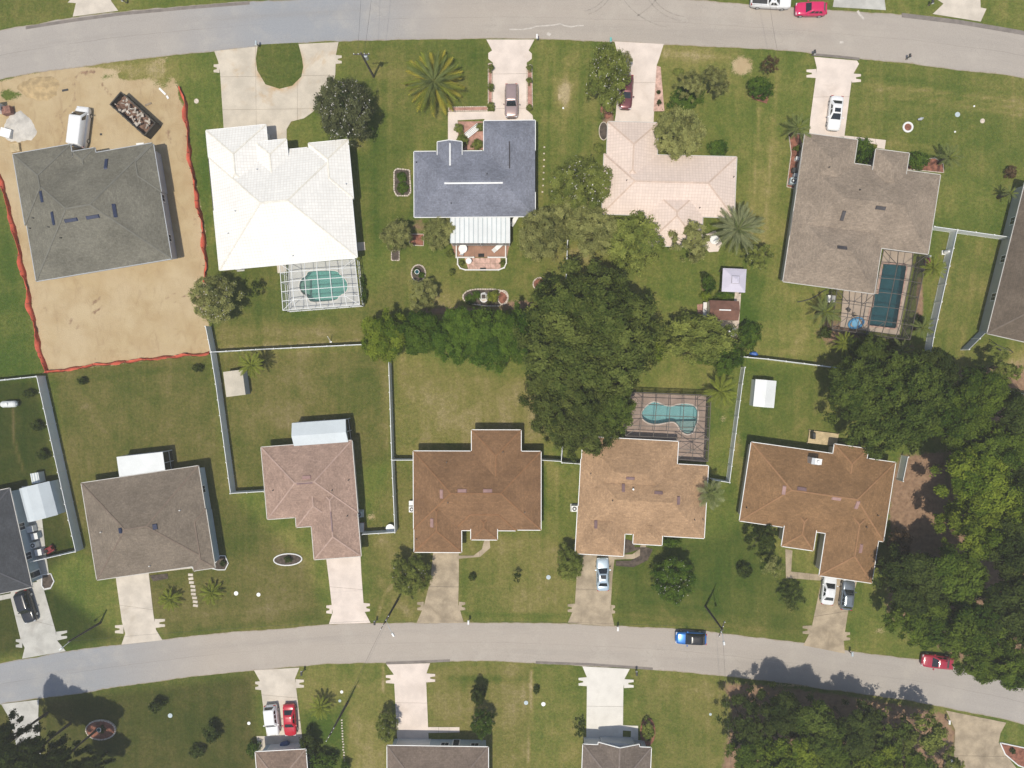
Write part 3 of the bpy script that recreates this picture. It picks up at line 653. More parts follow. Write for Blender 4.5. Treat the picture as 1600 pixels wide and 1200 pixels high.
driveway([(1457, 22), (1474, 6), (1462, -2), (1470, -30), (1530, -30), (1532, 12), (1541, 14), (1532, 34)], M_CONC, Y, 4.6)
# footpaths and pads
def path(poly, mat, axis=(1, 0), sp=1.6): return driveway(poly, mat, axis, sp, name='path', z=0.045)
path([(1319, 212), (1384, 219), (1382, 233), (1370, 231), (1371, 226), (1330, 219), (1318, 220)], M_CONC_PINK)
path([(716, 868), (740, 868), (753, 858), (757, 843), (765, 843), (766, 856), (750, 870), (738, 871), (716, 873)], M_CONC_TAN)
path([(960, 867), (988, 866), (999, 858), (1002, 848), (1010, 850), (1008, 862), (995, 873), (960, 874)], M_CONC_TAN)
path([(1227, 858), (1238, 860), (1236, 893), (1284, 898), (1283, 907), (1228, 903)], M_CONC_TAN)
path([(669, 1136), (718, 1136), (718, 1144), (669, 1145)], M_CONC_PINK)
path([(972, 1133), (997, 1134), (997, 1160), (985, 1160), (986, 1142), (972, 1141)], M_CONC_WHITE)
path([(178, 893), (300, 880), (300, 888), (180, 901)], M_CONC)
path([(-40, 938), (18, 927), (20, 934), (-40, 946)], M_CONC_GREY)
path([(1148, 456), (1158, 456), (1152, 545), (1142, 545), (1141, 522), (1112, 510), (1108, 500), (1145, 498)], M_GRAVEL, (0, 1), 2.2)
path([(1098, 368), (1118, 360), (1128, 380), (1122, 393), (1108, 394), (1098, 384)], M_CONC_PINK, (0, 1), 2.0)
path([(432, 408), (446, 408), (448, 424), (434, 427)], M_CONC)
path([(558, 379), (570, 378), (571, 391), (559, 392)], M_CONC, (0, 1), 1.5)
path([(360, 410), (437, 404), (438, 411), (362, 421)], M_CONC)
path([(34, 760), (60, 758), (72, 865), (80, 920), (62, 924), (50, 880)], M_CONC_GREY, (0.2, 1), 3.0)
# ------------------------------------------------------------------ houses
def clip3(poly, h): return clip2(poly, *h) if len(poly) >= 3 else []
class House:
    """hip-roofed house: wings are rectangles given by the photo pixels of two opposite eave corners"""
    def __init__(s, label, ang, wings, roof, cap, wall, gutter=None, ze=2.75, pitch=0.42, over=0.5, origin=None):
        s.ze, s.pitch, s.over = ze, pitch, over
        a = math.radians(ang); s.U = Vector((math.cos(a), math.sin(a), 0)); s.V = Vector((-math.sin(a), math.cos(a), 0))
        s.w = []
        for k in wings:
            p, q = P(k[0], k[1], ze), P(k[2], k[3], ze)
            u, v = sorted((p.dot(s.U), q.dot(s.U))), sorted((p.dot(s.V), q.dot(s.V)))
            s.w.append((u[0], u[1], v[0], v[1], k[4] if len(k) > 4 else '', k[5] if len(k) > 5 else 0.0))
        c = s.pt((s.w[0][0] + s.w[0][1]) / 2, (s.w[0][2] + s.w[0][3]) / 2, 0)
        s.root = thing('house', label, 'house', c); s.roofmat, s.capmat, s.wallmat = roof, cap, wall
        s.gut = gutter or M_GUTTER
        s.build()
    def pt(s, u, v, z): return s.U * u + s.V * v + Vector((0, 0, z))
    def edges(s, k):          # half planes (a,b,c): distance inwards from each eave
        u0, u1, v0, v1, g, dz = s.w[k]
        return {'L': (1, 0, -u0), 'R': (-1, 0, u1), 'B': (0, 1, -v0), 'T': (0, -1, v1)}
    def active(s, k):
        g = s.w[k][4]; return {'': 'LRBT', 'v': 'LR', 'u': 'BT'}[g]
    def h(s, k, u, v):
        e = s.edges(k)
        if min(a * u + b * v + c for a, b, c in e.values()) < -1e-6: return -1.0
        return min(e[i][0] * u + e[i][1] * v + e[i][2] for i in s.active(k)) * s.pitch + s.w[k][5]
    def top(s, u, v, skip=None): return max([s.h(k, u, v) for k in range(len(s.w)) if k != skip] + [-1.0])
    def build(s):
        mb = MB(); caps = []; wall = MB(); soff = MB()
        for k, (u0, u1, v0, v1, g, dz) in enumerate(s.w):
            e = s.edges(k); act = s.active(k); rect = [(u0, v0), (u1, v0), (u1, v1), (u0, v1)]
            for i in act:
                ei = e[i]; poly = rect
                for j in act:
                    if j != i: poly = clip3(poly, (e[j][0] - ei[0], e[j][1] - ei[1], e[j][2] - ei[2]))
                pieces = [poly]
                for o in range(len(s.w)):
                    if o == k: continue
                    eo = s.edges(o); eps = 1e-3 if o < k else -1e-3
                    hp = [(eo[j][0] - ei[0], eo[j][1] - ei[1], eo[j][2] - ei[2] + eps + (s.w[o][5] - dz) / s.pitch) for j in s.active(o)] + [(x[0], x[1], x[2] + eps) for x in eo.values()]
                    nxt = []
                    for q in pieces:
                        rest = q
                        for hh in hp:
                            if len(rest) < 3: break
                            out = clip3(rest, (-hh[0], -hh[1], -hh[2]))
                            if len(out) >= 3 and poly_area(out) > 1e-3: nxt.append(out)
                            rest = clip3(rest, hh)
                    pieces = nxt
                for q in pieces:
                    A = sum(q[t - 1][0] * q[t][1] - q[t][0] * q[t - 1][1] for t in range(len(q)))
                    if A < 0: q = q[::-1]
                    d = [ei[0] * u + ei[1] * v + ei[2] for u, v in q]
                    along = [(v if i in 'LR' else u) for u, v in q]
                    mb.add([s.pt(u, v, s.ze + dz + x * s.pitch) for (u, v), x in zip(q, d)], [tuple(range(len(q)))], [[(al, x * 1.085) for al, x in zip(along, d)]])
            # hips and ridge
            m = min(u1 - u0, v1 - v0) / 2; segs = []
            if g == '':
                if u1 - u0 >= v1 - v0: a, b = (u0 + m, v0 + m), (u1 - m, v0 + m)
                else: a, b = (u0 + m, v0 + m), (u0 + m, v1 - m)
                segs = [(a, b), ((u0, v0), a), ((u1, v1), b)] + ([((u0, v1), a), ((u1, v0), b)] if u1 - u0 >= v1 - v0 else [((u1, v0), a), ((u0, v1), b)])
            elif g == 'v': segs = [(((u0 + u1) / 2, v0), ((u0 + u1) / 2, v1))]
            else: segs = [((u0, (v0 + v1) / 2), (u1, (v0 + v1) / 2))]
            for a, b in segs:
                run = []; n = 48
                for t in range(n + 1):
                    u, v = a[0] + (b[0] - a[0]) * t / n, a[1] + (b[1] - a[1]) * t / n; hh = s.h(k, u, v)
                    ok = hh >= s.top(u, v, k) - (1e-4 if k else -1e-4)
                    if ok: run.append(s.pt(u, v, s.ze + max(hh, 0) + 0.012))
                    if (not ok or t == n):
                        if len(run) > 2: caps.append((run[0], run[-1]))
                        run = []
            # eave gutters on the outer edges, rakes on gables
            z = s.ze + dz
            for i, (p, q, nrm) in {'L': ((u0, v0), (u0, v1), (-1, 0)), 'R': ((u1, v0), (u1, v1), (1, 0)), 'B': ((u0, v0), (u1, v0), (0, -1)), 'T': ((u0, v1), (u1, v1), (0, 1))}.items():
                n = 60; run = []
                for t in range(n + 1):
                    u, v = p[0] + (q[0] - p[0]) * t / n, p[1] + (q[1] - p[1]) * t / n
                    hid = any(o != k and min(x[0] * (u + nrm[0] * .03) + x[1] * (v + nrm[1] * .03) + x[2] for x in s.edges(o).values()) > 0.02 and s.h(o, u, v) >= dz - 0.02 for o in range(len(s.w)))
                    if i not in act: hid = hid or s.top(u - nrm[0] * .05, v - nrm[1] * .05, k) > s.h(k, u, v) + .01
                    if not hid: run.append((u, v))
                    if hid or t == n:
                        if len(run) > 2:
                            if i in act:
                                c = MB(); c.bar(s.pt(run[0][0] + nrm[0] * .05, run[0][1] + nrm[1] * .05, z - .05), s.pt(run[-1][0] + nrm[0] * .05, run[-1][1] + nrm[1] * .05, z - .05), 0.09, 0.13)
                                c.build('gutter', s.gut, s.root)
                            else:
                                md = ((u0 + u1) / 2, p[1]) if g == 'v' else (p[0], (v0 + v1) / 2)
                                for a in (p, q):
                                    c = MB(); c.bar(s.pt(a[0] + nrm[0] * .04, a[1] + nrm[1] * .04, z - .04), s.pt(md[0] + nrm[0] * .04, md[1] + nrm[1] * .04, s.ze - .04 + s.h(k, *md)), 0.10, 0.16)
                                    c.build('rake_board', s.gut, s.root)
                        run = []
            o = s.over + 0.004 * k
            cu, cv = (u0 + u1) / 2, (v0 + v1) / 2
            bx = [s.pt(u, v, 0) for u, v in ((u0 + o, v0 + o), (u1 - o, v0 + o), (u1 - o, v1 - o), (u0 + o, v1 - o))]
            wall.prism(bx, 0, s.ze + dz - 0.04 + 0.002 * k)
            if g:
                ends = ((v0 + o, v1 - o) if g == 'v' else (u0 + o, u1 - o))
                for c in ends:
                    if g == 'v': tri = [s.pt(u0 + o, c, z - .05), s.pt(u1 - o, c, z - .05), s.pt(cu, c, z + (u1 - u0) / 2 * s.pitch - .05)]
                    else: tri = [s.pt(c, v0 + o, z - .05), s.pt(c, v1 - o, z - .05), s.pt(c, cv, z + (v1 - v0) / 2 * s.pitch - .05)]
                    wall.add(tri, [(0, 1, 2)])
            soff.add([s.pt(u, v, s.ze + dz - 0.02 - 0.003 * k) for u, v in rect], [(3, 2, 1, 0)])
        s.roof = mb.build('roof', s.roofmat, s.root)
        if s.capmat is not None:
            for a, b in caps:
                c = MB(); c.bar(a, b, 0.20, 0.04); c.build('ridge_cap', s.capmat, s.roof)
        wall.build('wall', s.wallmat, s.root); soff.build('soffit', s.gut, s.root)
    def on_roof(s, px, py):
        z = s.ze + 1
        for _ in range(6):
            p = P(px, py, z); u, v = p.dot(s.U), p.dot(s.V); z = s.ze + max(0, s.top(u, v))
        e = 0.05; gu = (s.top(u + e, v) - s.top(u - e, v)) / (2 * e); gv = (s.top(u, v + e) - s.top(u, v - e)) / (2 * e)
        nrm = (Vector((0, 0, 1)) - s.U * max(-.6, min(.6, gu)) - s.V * max(-.6, min(.6, gv))).normalized()
        return s.pt(u, v, z), nrm
    def vent(s, px, py, o, ln, mat, wid=0.42, hgt=0.13, name='roof_vent'):
        p, n = s.on_roof(px, py); d = s.U if o == 'h' else s.V
        x = (d - n * d.dot(n)).normalized(); y = n.cross(x)
        mb = MB(); mb.box(p + n * hgt * 0.4, (ln * MPP, wid, hgt), M=Matrix((x, y, n)).transposed(), taper=0.85); mb.build(name, mat, s.roof)
    def pipe(s, px, py, mat=None, r=0.07):
        p, n = s.on_roof(px, py); mb = MB(); mb.tube([p - Vector((0, 0, .1)), p + Vector((0, 0, .38))], r, 8); mb.build('vent_pipe', mat or M_DARKMETAL, s.roof)
    def opening(s, k, side, t, wid, kind='window', z0=1.0, z1=2.2, frame=None):
        u0, u1, v0, v1, g, dz = s.w[k]; o = s.over + 0.004 * k
        if side in 'LR':
            u = u0 + o if side == 'L' else u1 - o; v = v0 + (v1 - v0) * t; n = -s.U if side == 'L' else s.U; d = s.V; c = s.pt(u, v, (z0 + z1) / 2)
        else:
            v = v0 + o if side == 'B' else v1 - o; u = u0 + (u1 - u0) * t; n = -s.V if side == 'B' else s.V; d = s.U; c = s.pt(u, v, (z0 + z1) / 2)
        M3 = Matrix((d, n, Vector((0, 0, 1)))).transposed()
        if kind == 'window':
            f = MB(); f.box(c + n * 0.02, (wid + 0.16, 0.08, z1 - z0 + 0.16), M=M3); fo = f.build('window', frame or M_WHITE, s.root)
            for a in (-1, 1):
                g_ = MB(); g_.box(c + n * 0.055 + d * (a * wid / 4), (wid / 2 - 0.05, 0.02, z1 - z0), M=M3); g_.build('pane', M_GLASS, fo)
        elif kind == 'garage':
            fo = None
            f = MB(); f.box(c + n * 0.015, (wid + 0.2, 0.06, z1 - z0 + 0.1), M=M3); fo = f.build('garage_door', M_WHITE, s.root)
            for a in range(4):
                hh = (z1 - z0) / 4; g_ = MB(); g_.box(c + n * 0.05 + Vector((0, 0, -(z1 - z0) / 2 + hh * (a + .5))), (wid, 0.03, hh - 0.03), M=M3); g_.build('panel', M_DOOR, fo)
        else:
            f = MB(); f.box(c + n * 0.02, (wid + 0.16, 0.08, z1 - z0 + 0.08), M=M3); fo = f.build('door', M_WHITE, s.root)
            g_ = MB(); g_.box(c + n * 0.06, (wid * 0.8, 0.03, z1 - z0 - 0.2), M=M3); g_.build('pane', M_GLASS, fo)
def sh(name, r, g, b, k=1.38, tile=False):
    c = tuple(x / k * w for x, w in zip(srgb(r, g, b), (1.0, 1.0, 1.0) if tile else (1.02, 1.0, 0.94))); return shingle_mat(name, c, tile)
def cap(name, r, g, b, k=1.38): return pm(name, tuple(x / k for x in srgb(r, g, b)), 0.12, 1.2, 8, 0.15, 0.95)

M_NAVY = pm('navy_vent', (0.022, 0.032, 0.075), 0.15, 1, 8, 0.1, 0.5)
M_VENT_DK = pm('dark_vent', (0.06, 0.055, 0.06), 0.2, 1, 8, 0.1, 0.5)
M_VENT_PINK = pm('rosy_vent', (0.34, 0.21, 0.19), 0.15, 1, 8, 0.1, 0.6)
M_VENT_PLUM = pm('plum_vent', (0.20, 0.13, 0.13), 0.15, 1, 8, 0.1, 0.6)

# unfinished house on the sandy lot
h1 = House('unfinished house with charcoal shingle roof on the sandy building lot', 9, [(26, 260, 268, 404), (20, 241, 129, 337), (187, 234, 252, 300), (113, 237, 163, 320)], sh('charcoal_shingle', 130, 128, 119), cap('charcoal_cap', 130, 128, 118), M_WALL_GREY, M_WALL_GREY)
for x, y, o, l in ((65, 307, 'v', 18), (83, 341, 'v', 21), (111, 344, 'h', 21), (145, 339, 'h', 21), (179, 329, 'v', 21), (166, 256, 'v', 20)): h1.vent(x, y, o, l, M_NAVY, 0.5)
for x, y in ((53, 341), (77, 355), (96, 372), (48, 357)): h1.pipe(x, y)
h1.opening(0, 'R', 0.55, 1.0); h1.opening(0, 'R', 0.2, 1.0); h1.opening(1, 'T', 0.5, 5.0, 'garage', 0.05, 2.2); h1.opening(2, 'T', 0.5, 1.6)
# white tile roof
h2 = House('house with bright white tile roof and a circular concrete drive', 5, [(326, 246, 558, 402), (322, 204, 427, 320), (401, 224, 458, 312, '', 0.5), (482, 224, 552, 310)], sh('white_roof_tile', 248, 246, 240, 1.2, True), cap('white_tile_cap', 236, 231, 218, 1.2), M_WALL_WHITE, M_WHITE)
for x, y in ((458, 400), (368, 330), (357, 365), (541, 288), (402, 265)): h2.pipe(x, y, M_STEEL)
h2.opening(0, 'R', 0.6, 1.5); h2.opening(0, 'R', 0.3, 1.2); h2.opening(1, 'T', 0.5, 4.8, 'garage', 0.05, 2.2); h2.opening(3, 'T', 0.5, 1.8)
# blue-grey roof
h3 = House('house with slate blue-grey shingle roof and white ridge vents', 0, [(647, 237, 836, 338), (756, 189, 836, 300), (684, 223, 722, 290, 'v', 0.3)], sh('slate_shingle', 140, 145, 162), None, M_WALL_WHITE, M_WHITE, ze=2.8)
h3.vent(740, 286, 'h', 88, M_WHITE, 0.22, 0.10, 'ridge_vent'); h3.vent(703, 241, 'v', 34, M_WHITE, 0.22, 0.10, 'ridge_vent'); h3.vent(796, 242, 'v', 40, M_VENT_DK, 0.16, 0.08, 'ridge_vent')
for x, y in ((761, 272), (651, 254), (705, 318)): h3.pipe(x, y)
h3.opening(0, 'B', 0.12, 1.4); h3.opening(1, 'T', 0.5, 4.6, 'garage', 0.05, 2.2); h3.opening(0, 'B', 0.93, 1.0)
# peach tile roof
h4 = House('house with pale peach tile roof partly under crape myrtles', -2, [(944, 240, 1147, 340), (950, 190, 1024, 310), (1012, 290, 1096, 386)], sh('peach_roof_tile', 240, 220, 206, 1.28, True), cap('peach_tile_cap', 222, 198, 180, 1.32), M_WALL_CREAM)
for x, y in ((1146, 277), (1093, 325), (979, 282)): h4.pipe(x, y)
h4.opening(0, 'B', 0.9, 1.4); h4.opening(1, 'T', 0.5, 4.6, 'garage', 0.05, 2.2)
# taupe roof, dark pool
h5 = House('big house with warm taupe shingle roof and a screened dark pool', -8, [(1253, 245, 1450, 397), (1258, 208, 1326, 310), (1367, 234, 1408, 310, '', 0.3), (1240, 330, 1366, 459)], sh('taupe_shingle', 164, 150, 137), None, M_WALL_GREEN)
for x, y, o, l in ((1317, 337, 'v', 15), (1376, 325, 'h', 15), (1316, 387, 'h', 15)): h5.vent(x, y, o, l, M_VENT_DK, 0.5)
for x, y in ((1343, 297), (1295, 262)): h5.pipe(x, y)
for t in (0.2, 0.5, 0.8): h5.opening(3, 'L', t, 1.2)
h5.opening(0, 'L', 0.7, 1.0); h5.opening(1, 'T', 0.5, 4.8, 'garage', 0.05, 2.2)
# house cut by the picture edge
h6 = House('house with brown roof cut off by the photo edge beside white fence', -13, [(1603, 280, 1760, 570)], sh('brown_grey_shingle', 116, 105, 95), cap('brown_grey_cap', 128, 116, 104), M_WALL_GREEN)
for t in (0.25, 0.5, 0.75): h6.opening(0, 'L', t, 1.0)
h7 = House('house with dark slate roof beside the white metal shed', 12, [(-150, 798, 50, 917)], sh('dark_slate_shingle', 82, 85, 92), cap('dark_slate_cap', 98, 99, 104), M_WALL_BLUE)
for t in (0.3, 0.6): h7.opening(0, 'R', t, 1.0)
h7.opening(0, 'R', 0.1, 1.0, 'door', 0.05, 2.1)
h8 = House('house with taupe-brown hip roof and flat white lanai', 8.5, [(127, 755, 334, 880), (288, 800, 336, 887)], sh('umber_shingle', 140, 129, 118), cap('umber_cap', 138, 122, 108), M_WALL_BLUE)
for x, y in ((189, 829), (242, 823)): h8.vent(x, y, 'v', 9, M_NAVY, 0.6, 0.2)
for x, y in ((159, 831), (282, 797), (235, 884)): h8.pipe(x, y, M_WHITE)
h8.opening(0, 'R', 0.35, 1.0); h8.opening(0, 'R', 0.75, 1.0); h8.opening(0, 'T', 0.85, 1.2)
h9 = House('house with dusty pink shingle roof and white ridged lanai', 4.5, [(408, 699, 559, 801), (480, 745, 564, 869), (456, 740, 530, 819)], sh('pink_shingle', 180, 154, 142), cap('pink_cap', 196, 168, 154), M_WALL_CREAM)
h9.vent(479, 746, 'h', 14, M_VENT_PINK, 0.5); h9.vent(476, 755, 'h', 26, M_VENT_PLUM, 0.22, 0.1, 'ridge_vent'); h9.vent(518, 815, 'v', 33, M_VENT_PLUM, 0.22, 0.1, 'ridge_vent')
for x, y in ((519, 766), (543, 806), (427, 766), (545, 750)): h9.pipe(x, y)
h9.opening(0, 'R', 0.4, 1.2); h9.opening(1, 'R', 0.4, 1.0)
h10 = House('house with dark chestnut brown roof and tan concrete drive', 0, [(646, 705, 845, 828), (647, 760, 721, 863), (737, 672, 814, 780), (709, 775, 806, 829), (736, 795, 777, 843, '', 0.12)], sh('chestnut_shingle', 147, 115, 88), cap('chestnut_cap', 156, 116, 82), M_WALL_CREAM, M_WHITE)
for x, y, o in ((722, 767, 'h'), (762, 767, 'h'), (690, 772, 'v'), (675, 817, 'v')): h10.vent(x, y, o, 14, M_VENT_PINK, 0.5)
for x, y in ((698, 722), (786, 706), (700, 785), (651, 842), (820, 800)): h10.pipe(x, y)
h10.opening(1, 'R', 0.12, 1.0)
h11 = House('house with caramel tan shingle roof and screened kidney pool', -3, [(908, 717, 1100, 841), (911, 682, 1054, 790), (903, 790, 974, 869), (992, 800, 1034, 852)], sh('caramel_shingle', 188, 156, 126), None, M_WALL_CREAM, M_WHITE)
for x, y, o in ((985, 747, 'h'), (974, 762, 'v'), (1029, 770, 'h'), (1060, 782, 'v'), (931, 819, 'v')): h11.vent(x, y, o, 13, M_VENT_PLUM, 0.45)
h11.pipe(989, 764, M_STEEL, 0.13)
for x, y in ((923, 740), (1085, 812), (1098, 811), (957, 782)): h11.pipe(x, y)
h12 = House('house with russet brown roof, metal chimney and wooden deck', -8, [(1174, 691, 1380, 846), (1300, 770, 1362, 911), (1304, 694, 1346, 770), (1231, 785, 1270, 860, '', 0.12)], sh('russet_shingle', 153, 121, 90), cap('russet_cap', 170, 130, 94), M_WALL_CREAM, M_WHITE)
for x, y, o, m in ((1225, 766, 'v', M_VENT_PINK), (1253, 764, 'h', M_VENT_PLUM), (1307, 779, 'h', M_VENT_PINK), (1339, 789, 'v', M_VENT_PINK), (1345, 857, 'v', M_VENT_PINK)): h12.vent(x, y, o, 14, m, 0.5)
for x, y in ((1371, 805), (1353, 823), (1166, 793)): h12.pipe(x, y)
h12.opening(0, 'L', 0.4, 1.2); h12.opening(0, 'L', 0.75, 1.2)
p, n = h12.on_roof(1268, 719); ch = MB(); ch.box(p + Vector((0, 0, 0.55)), (1.1, 0.85, 1.7), rz=math.radians(-8)); cho = ch.build('chimney', M_STEEL, h12.roof)
cc = MB(); cc.box(p + Vector((0.35, 0, 1.43)), (0.9, 0.8, 0.06), rz=math.radians(-8)); cc.disc(p + Vector((0.3, 0, 1.46)), 0.25, 0.25, 10, 0.18); cc.build('chimney_cap', M_WHITE, h12.roof)
h13 = House('house at the bottom edge behind a white and a red car', 4, [(399, 1175, 490, 1330)], sh('rosy_taupe_shingle', 152, 132, 120), cap('rosy_taupe_cap', 168, 148, 134), M_WALL_BLUE, M_WHITE)
h13.opening(0, 'T', 0.5, 4.8, 'garage', 0.05, 2.2)
h14 = House('house at the bottom edge with wide grey-brown hip roof', 0, [(605, 1165, 763, 1310)], sh('dusk_shingle', 138, 124, 115), cap('dusk_cap', 142, 128, 118), M_WALL_BLUE, M_WHITE)
h14.opening(0, 'T', 0.24, 4.6, 'garage', 0.05, 2.2); h14.opening(0, 'T', 0.56, 1.1); h14.opening(0, 'T', 0.86, 1.1); h14.opening(0, 'T', 0.67, 1.0, 'door', 0.05, 2.1)
h15 = House('narrow house at the bottom edge with speckled grey roof', -2, [(911, 1163, 1011, 1330), (935, 1160, 995, 1260, 'v')], sh('speckled_grey_shingle', 130, 119, 112), cap('speckled_grey_cap', 142, 130, 122), M_WALL_GREY, M_WHITE)
h15.opening(0, 'T', 0.28, 4.6, 'garage', 0.05, 2.2); h15.opening(0, 'T', 0.62, 1.0, 'door', 0.05, 2.1); h15.opening(0, 'T', 0.82, 1.2)

# ------------------------------------------------------------------ lanais and patio covers
def lanai(label, quad, zt, ridge, mat, wallmat, ribs=0, rib_axis=0, open_=True):
    """flat or ridged metal roof on posts; quad = photo pixels of its roof corners TL TR BR BL"""
    c = [P(x, y, zt) for x, y in quad]; ctr = sum(c, Vector()) / 4; root = thing('patio_cover', label, 'patio cover', (ctr.x, ctr.y, 0))
    if ridge:
        a, b = (c[0] + c[3]) / 2, (c[1] + c[2]) / 2; a.z += ridge; b.z += ridge
        for q in ((c[0], c[1], b, a), (a, b, c[2], c[3])):
            mb = MB(); dn = Vector((0, 0, 0.1)); v = list(q) + [x - dn for x in q]
            mb.add(v, [(3, 2, 1, 0), (4, 5, 6, 7), (0, 1, 5, 4), (1, 2, 6, 5), (2, 3, 7, 6), (3, 0, 4, 7)]); mb.build('roof_panel', mat, root)
        for e0, e1, t in ((c[0], c[3], a), (c[1], c[2], b)):
            mb = MB(); mb.add([e0, e1, t], [(0, 1, 2)]); mb.build('gable_panel', wallmat, root)
    else:
        n = max(1, ribs)
        for i in range(n):
            if rib_axis == 0: q = (c[0].lerp(c[1], i / n), c[0].lerp(c[1], (i + 1) / n), c[3].lerp(c[2], (i + 1) / n), c[3].lerp(c[2], i / n))
            else: q = (c[0].lerp(c[3], i / n), c[1].lerp(c[2], i / n), c[1].lerp(c[2], (i + 1) / n), c[0].lerp(c[3], (i + 1) / n))
            mb = MB(); mb.prism([(p.x, p.y) for p in q], zt - 0.09, zt); mb.build('roof_panel', mat, root)
            if n > 1:
                e = (q[0], q[3]) if rib_axis == 0 else (q[0], q[1]); r_ = MB(); r_.bar(e[0] + Vector((0, 0, .03)), e[1] + Vector((0, 0, .03)), 0.11, 0.10); r_.build('rib', M_RIB, root)
    ins = [p.lerp(ctr, 0.03) for p in c]
    for i in range(4):
        mb = MB(); p = ins[i]; mb.box((p.x, p.y, (zt - .1) / 2), (0.1, 0.1, zt - .1)); mb.build('post', M_ALU, root)
        q = ins[(i + 1) % 4]; mid = (p + q) / 2
        mb = MB(); mb.box((mid.x, mid.y, (zt - .1) / 2), (0.08, 0.08, zt - .1)); mb.build('post', M_ALU, root)
        for zz in (0.9, zt - .16):
            mb = MB(); mb.bar((p.x, p.y, zz), (q.x, q.y, zz), 0.06, 0.08); mb.build('rail', M_ALU, root)
        mb = MB(); mb.add([(p.x, p.y, .05), (q.x, q.y, .05), (q.x, q.y, zt - .12), (p.x, p.y, zt - .12)], [(0, 1, 2, 3)]); mb.build('screen', M_SCREEN_WALL, root)
    return root
lanai('flat white lanai roof behind the taupe-brown hip-roofed house', [(182, 714), (254, 706), (259, 741), (187, 749)], 2.7, 0, M_PATIOROOF, M_WALL_BLUE, 1)
lanai('ridged white lanai roof behind the dusty pink roofed house', [(456, 661), (540, 655), (545, 694), (460, 700)], 2.7, 0.7, M_SHEDW, M_WALL_BLUE)
lanai('ribbed white metal patio cover behind the slate blue-grey roof', [(704, 336), (797, 336), (797, 380), (704, 380)], 2.6, 0, M_PATIOROOF, M_WALL_WHITE, 13)
# ------------------------------------------------------------------ pools, decks and screen cages
def poly_w(pts, z=0.0): return [P(x, y, z) for x, y in pts]
def pool(label, deck_px, pool_px, deckmat, plaster, water, copemat, z=0.09, smooth=True):
    deck = poly_w(deck_px, z); pw = poly_w(pool_px, z)
    if smooth:                                   # round the outline
        for _ in range(2):
            q = []
            for i in range(len(pw)): a, b = pw[i], pw[(i + 1) % len(pw)]; q += [a.lerp(b, .25), a.lerp(b, .75)]
            pw = q
    c = sum(pw, Vector()) / len(pw); root = thing('swimming_pool', label, 'pool', (c.x, c.y, 0))
    bm = bmesh.new(); ed = []
    for ring in (deck, pw):
        vs = [bm.verts.new(p) for p in ring]; ed += [bm.edges.new((vs[i], vs[(i + 1) % len(vs)])) for i in range(len(vs))]
    bmesh.ops.triangle_fill(bm, edges=ed, use_beauty=True, use_dissolve=False)
    for f in list(bm.faces):                     # nothing over the water
        m = f.calc_center_median()
        if inside_np(np.array([m.x]), np.array([m.y]), [(p.x, p.y) for p in pw])[0]: bm.faces.remove(f)
    outer = [v for v in bm.verts if any((v.co - p).length < 1e-4 for p in deck)]
    for v in bm.verts: v.co -= root.location
    bmesh.ops.recalc_face_normals(bm, faces=bm.faces)
    for f in bm.faces:
        if f.normal.z < 0: f.normal_flip()
    me = bpy.data.meshes.new('deck'); bm.to_mesh(me); bm.free(); link('deck', me, root, deckmat)
    sk = MB(); n = len(deck)
    for i in range(n):
        a, b = deck[i], deck[(i + 1) % n]; sk.add([a, b, (b.x, b.y, -.1), (a.x, a.y, -.1)], [(0, 1, 2, 3)])
    sk.build('deck_edge', deckmat, root)
    n = len(pw); ba = MB(); dz = 1.3
    ba.add([(p.x, p.y, z - .002) for p in pw] + [(p.x, p.y, -dz) for p in pw], [(i, (i + 1) % n, n + (i + 1) % n, n + i) for i in range(n)] + [tuple(range(n, 2 * n))]); ba.build('basin', plaster, root)
    MB().add([(p.x, p.y, -0.05) for p in pw], [tuple(range(n))]).build('water', water, root)
    cp = MB(); cp.tube([(p.x, p.y, z + .01) for p in pw], 0.11, 6, True); cp.build('coping', copemat, root)
    return root
def steps(root, pts, mat, depths):
    for k, (poly, d) in enumerate(zip(pts, depths)):
        w = poly_w(poly, 0); MB().prism([(p.x, p.y) for p in w], -1.25 + .003 * k, -d).build('step', mat, root)
r = pool('green oval pool with squared middle inside the white screen cage', POOL_DECKS['white'], [(480, 423), (505, 422), (527, 422), (532, 429), (541, 436), (545, 447), (541, 458), (531, 462), (527, 470), (505, 472), (484, 473), (480, 464), (470, 458), (466, 447), (470, 435), (479, 430)], M_DECK_PALE, M_POOLTILE, M_WATER_GREEN, M_CONC_WHITE)
steps(r, [[(468, 440), (482, 436), (482, 460), (469, 454)], [(468, 443), (475, 441), (475, 455), (468, 452)]], M_DECK_PALE, (0.55, 0.3))
r = pool('dark teal stepped rectangular pool behind the warm taupe roof', POOL_DECKS['dark'], [(1379, 411), (1415, 413), (1417, 418), (1401, 511), (1398, 514), (1356, 509), (1354, 506), (1360, 481), (1363, 480), (1366, 459), (1371, 459)], M_DECK_TAN, M_POOLDARK, M_WATER_DARK, M_PAVER_PINK, smooth=False)
r = pool('blue-green kidney pool inside the bronze screen cage', POOL_DECKS['kidney'], [(1018, 627), (1003, 640), (1001, 652), (1010, 661), (1025, 664), (1040, 661), (1053, 659), (1059, 665), (1063, 674), (1073, 680), (1083, 677), (1087, 667), (1091, 655), (1091, 641), (1085, 633), (1073, 630), (1060, 631), (1048, 635), (1035, 632), (1028, 628)], M_DECK_BROWN, M_POOLTILE, M_WATER, M_CONC_PINK)
steps(r, [[(1056, 659), (1090, 658), (1086, 680), (1064, 680)], [(1063, 668), (1087, 667), (1084, 680), (1066, 680)]], M_DECK_PALE, (0.4, 0.22))

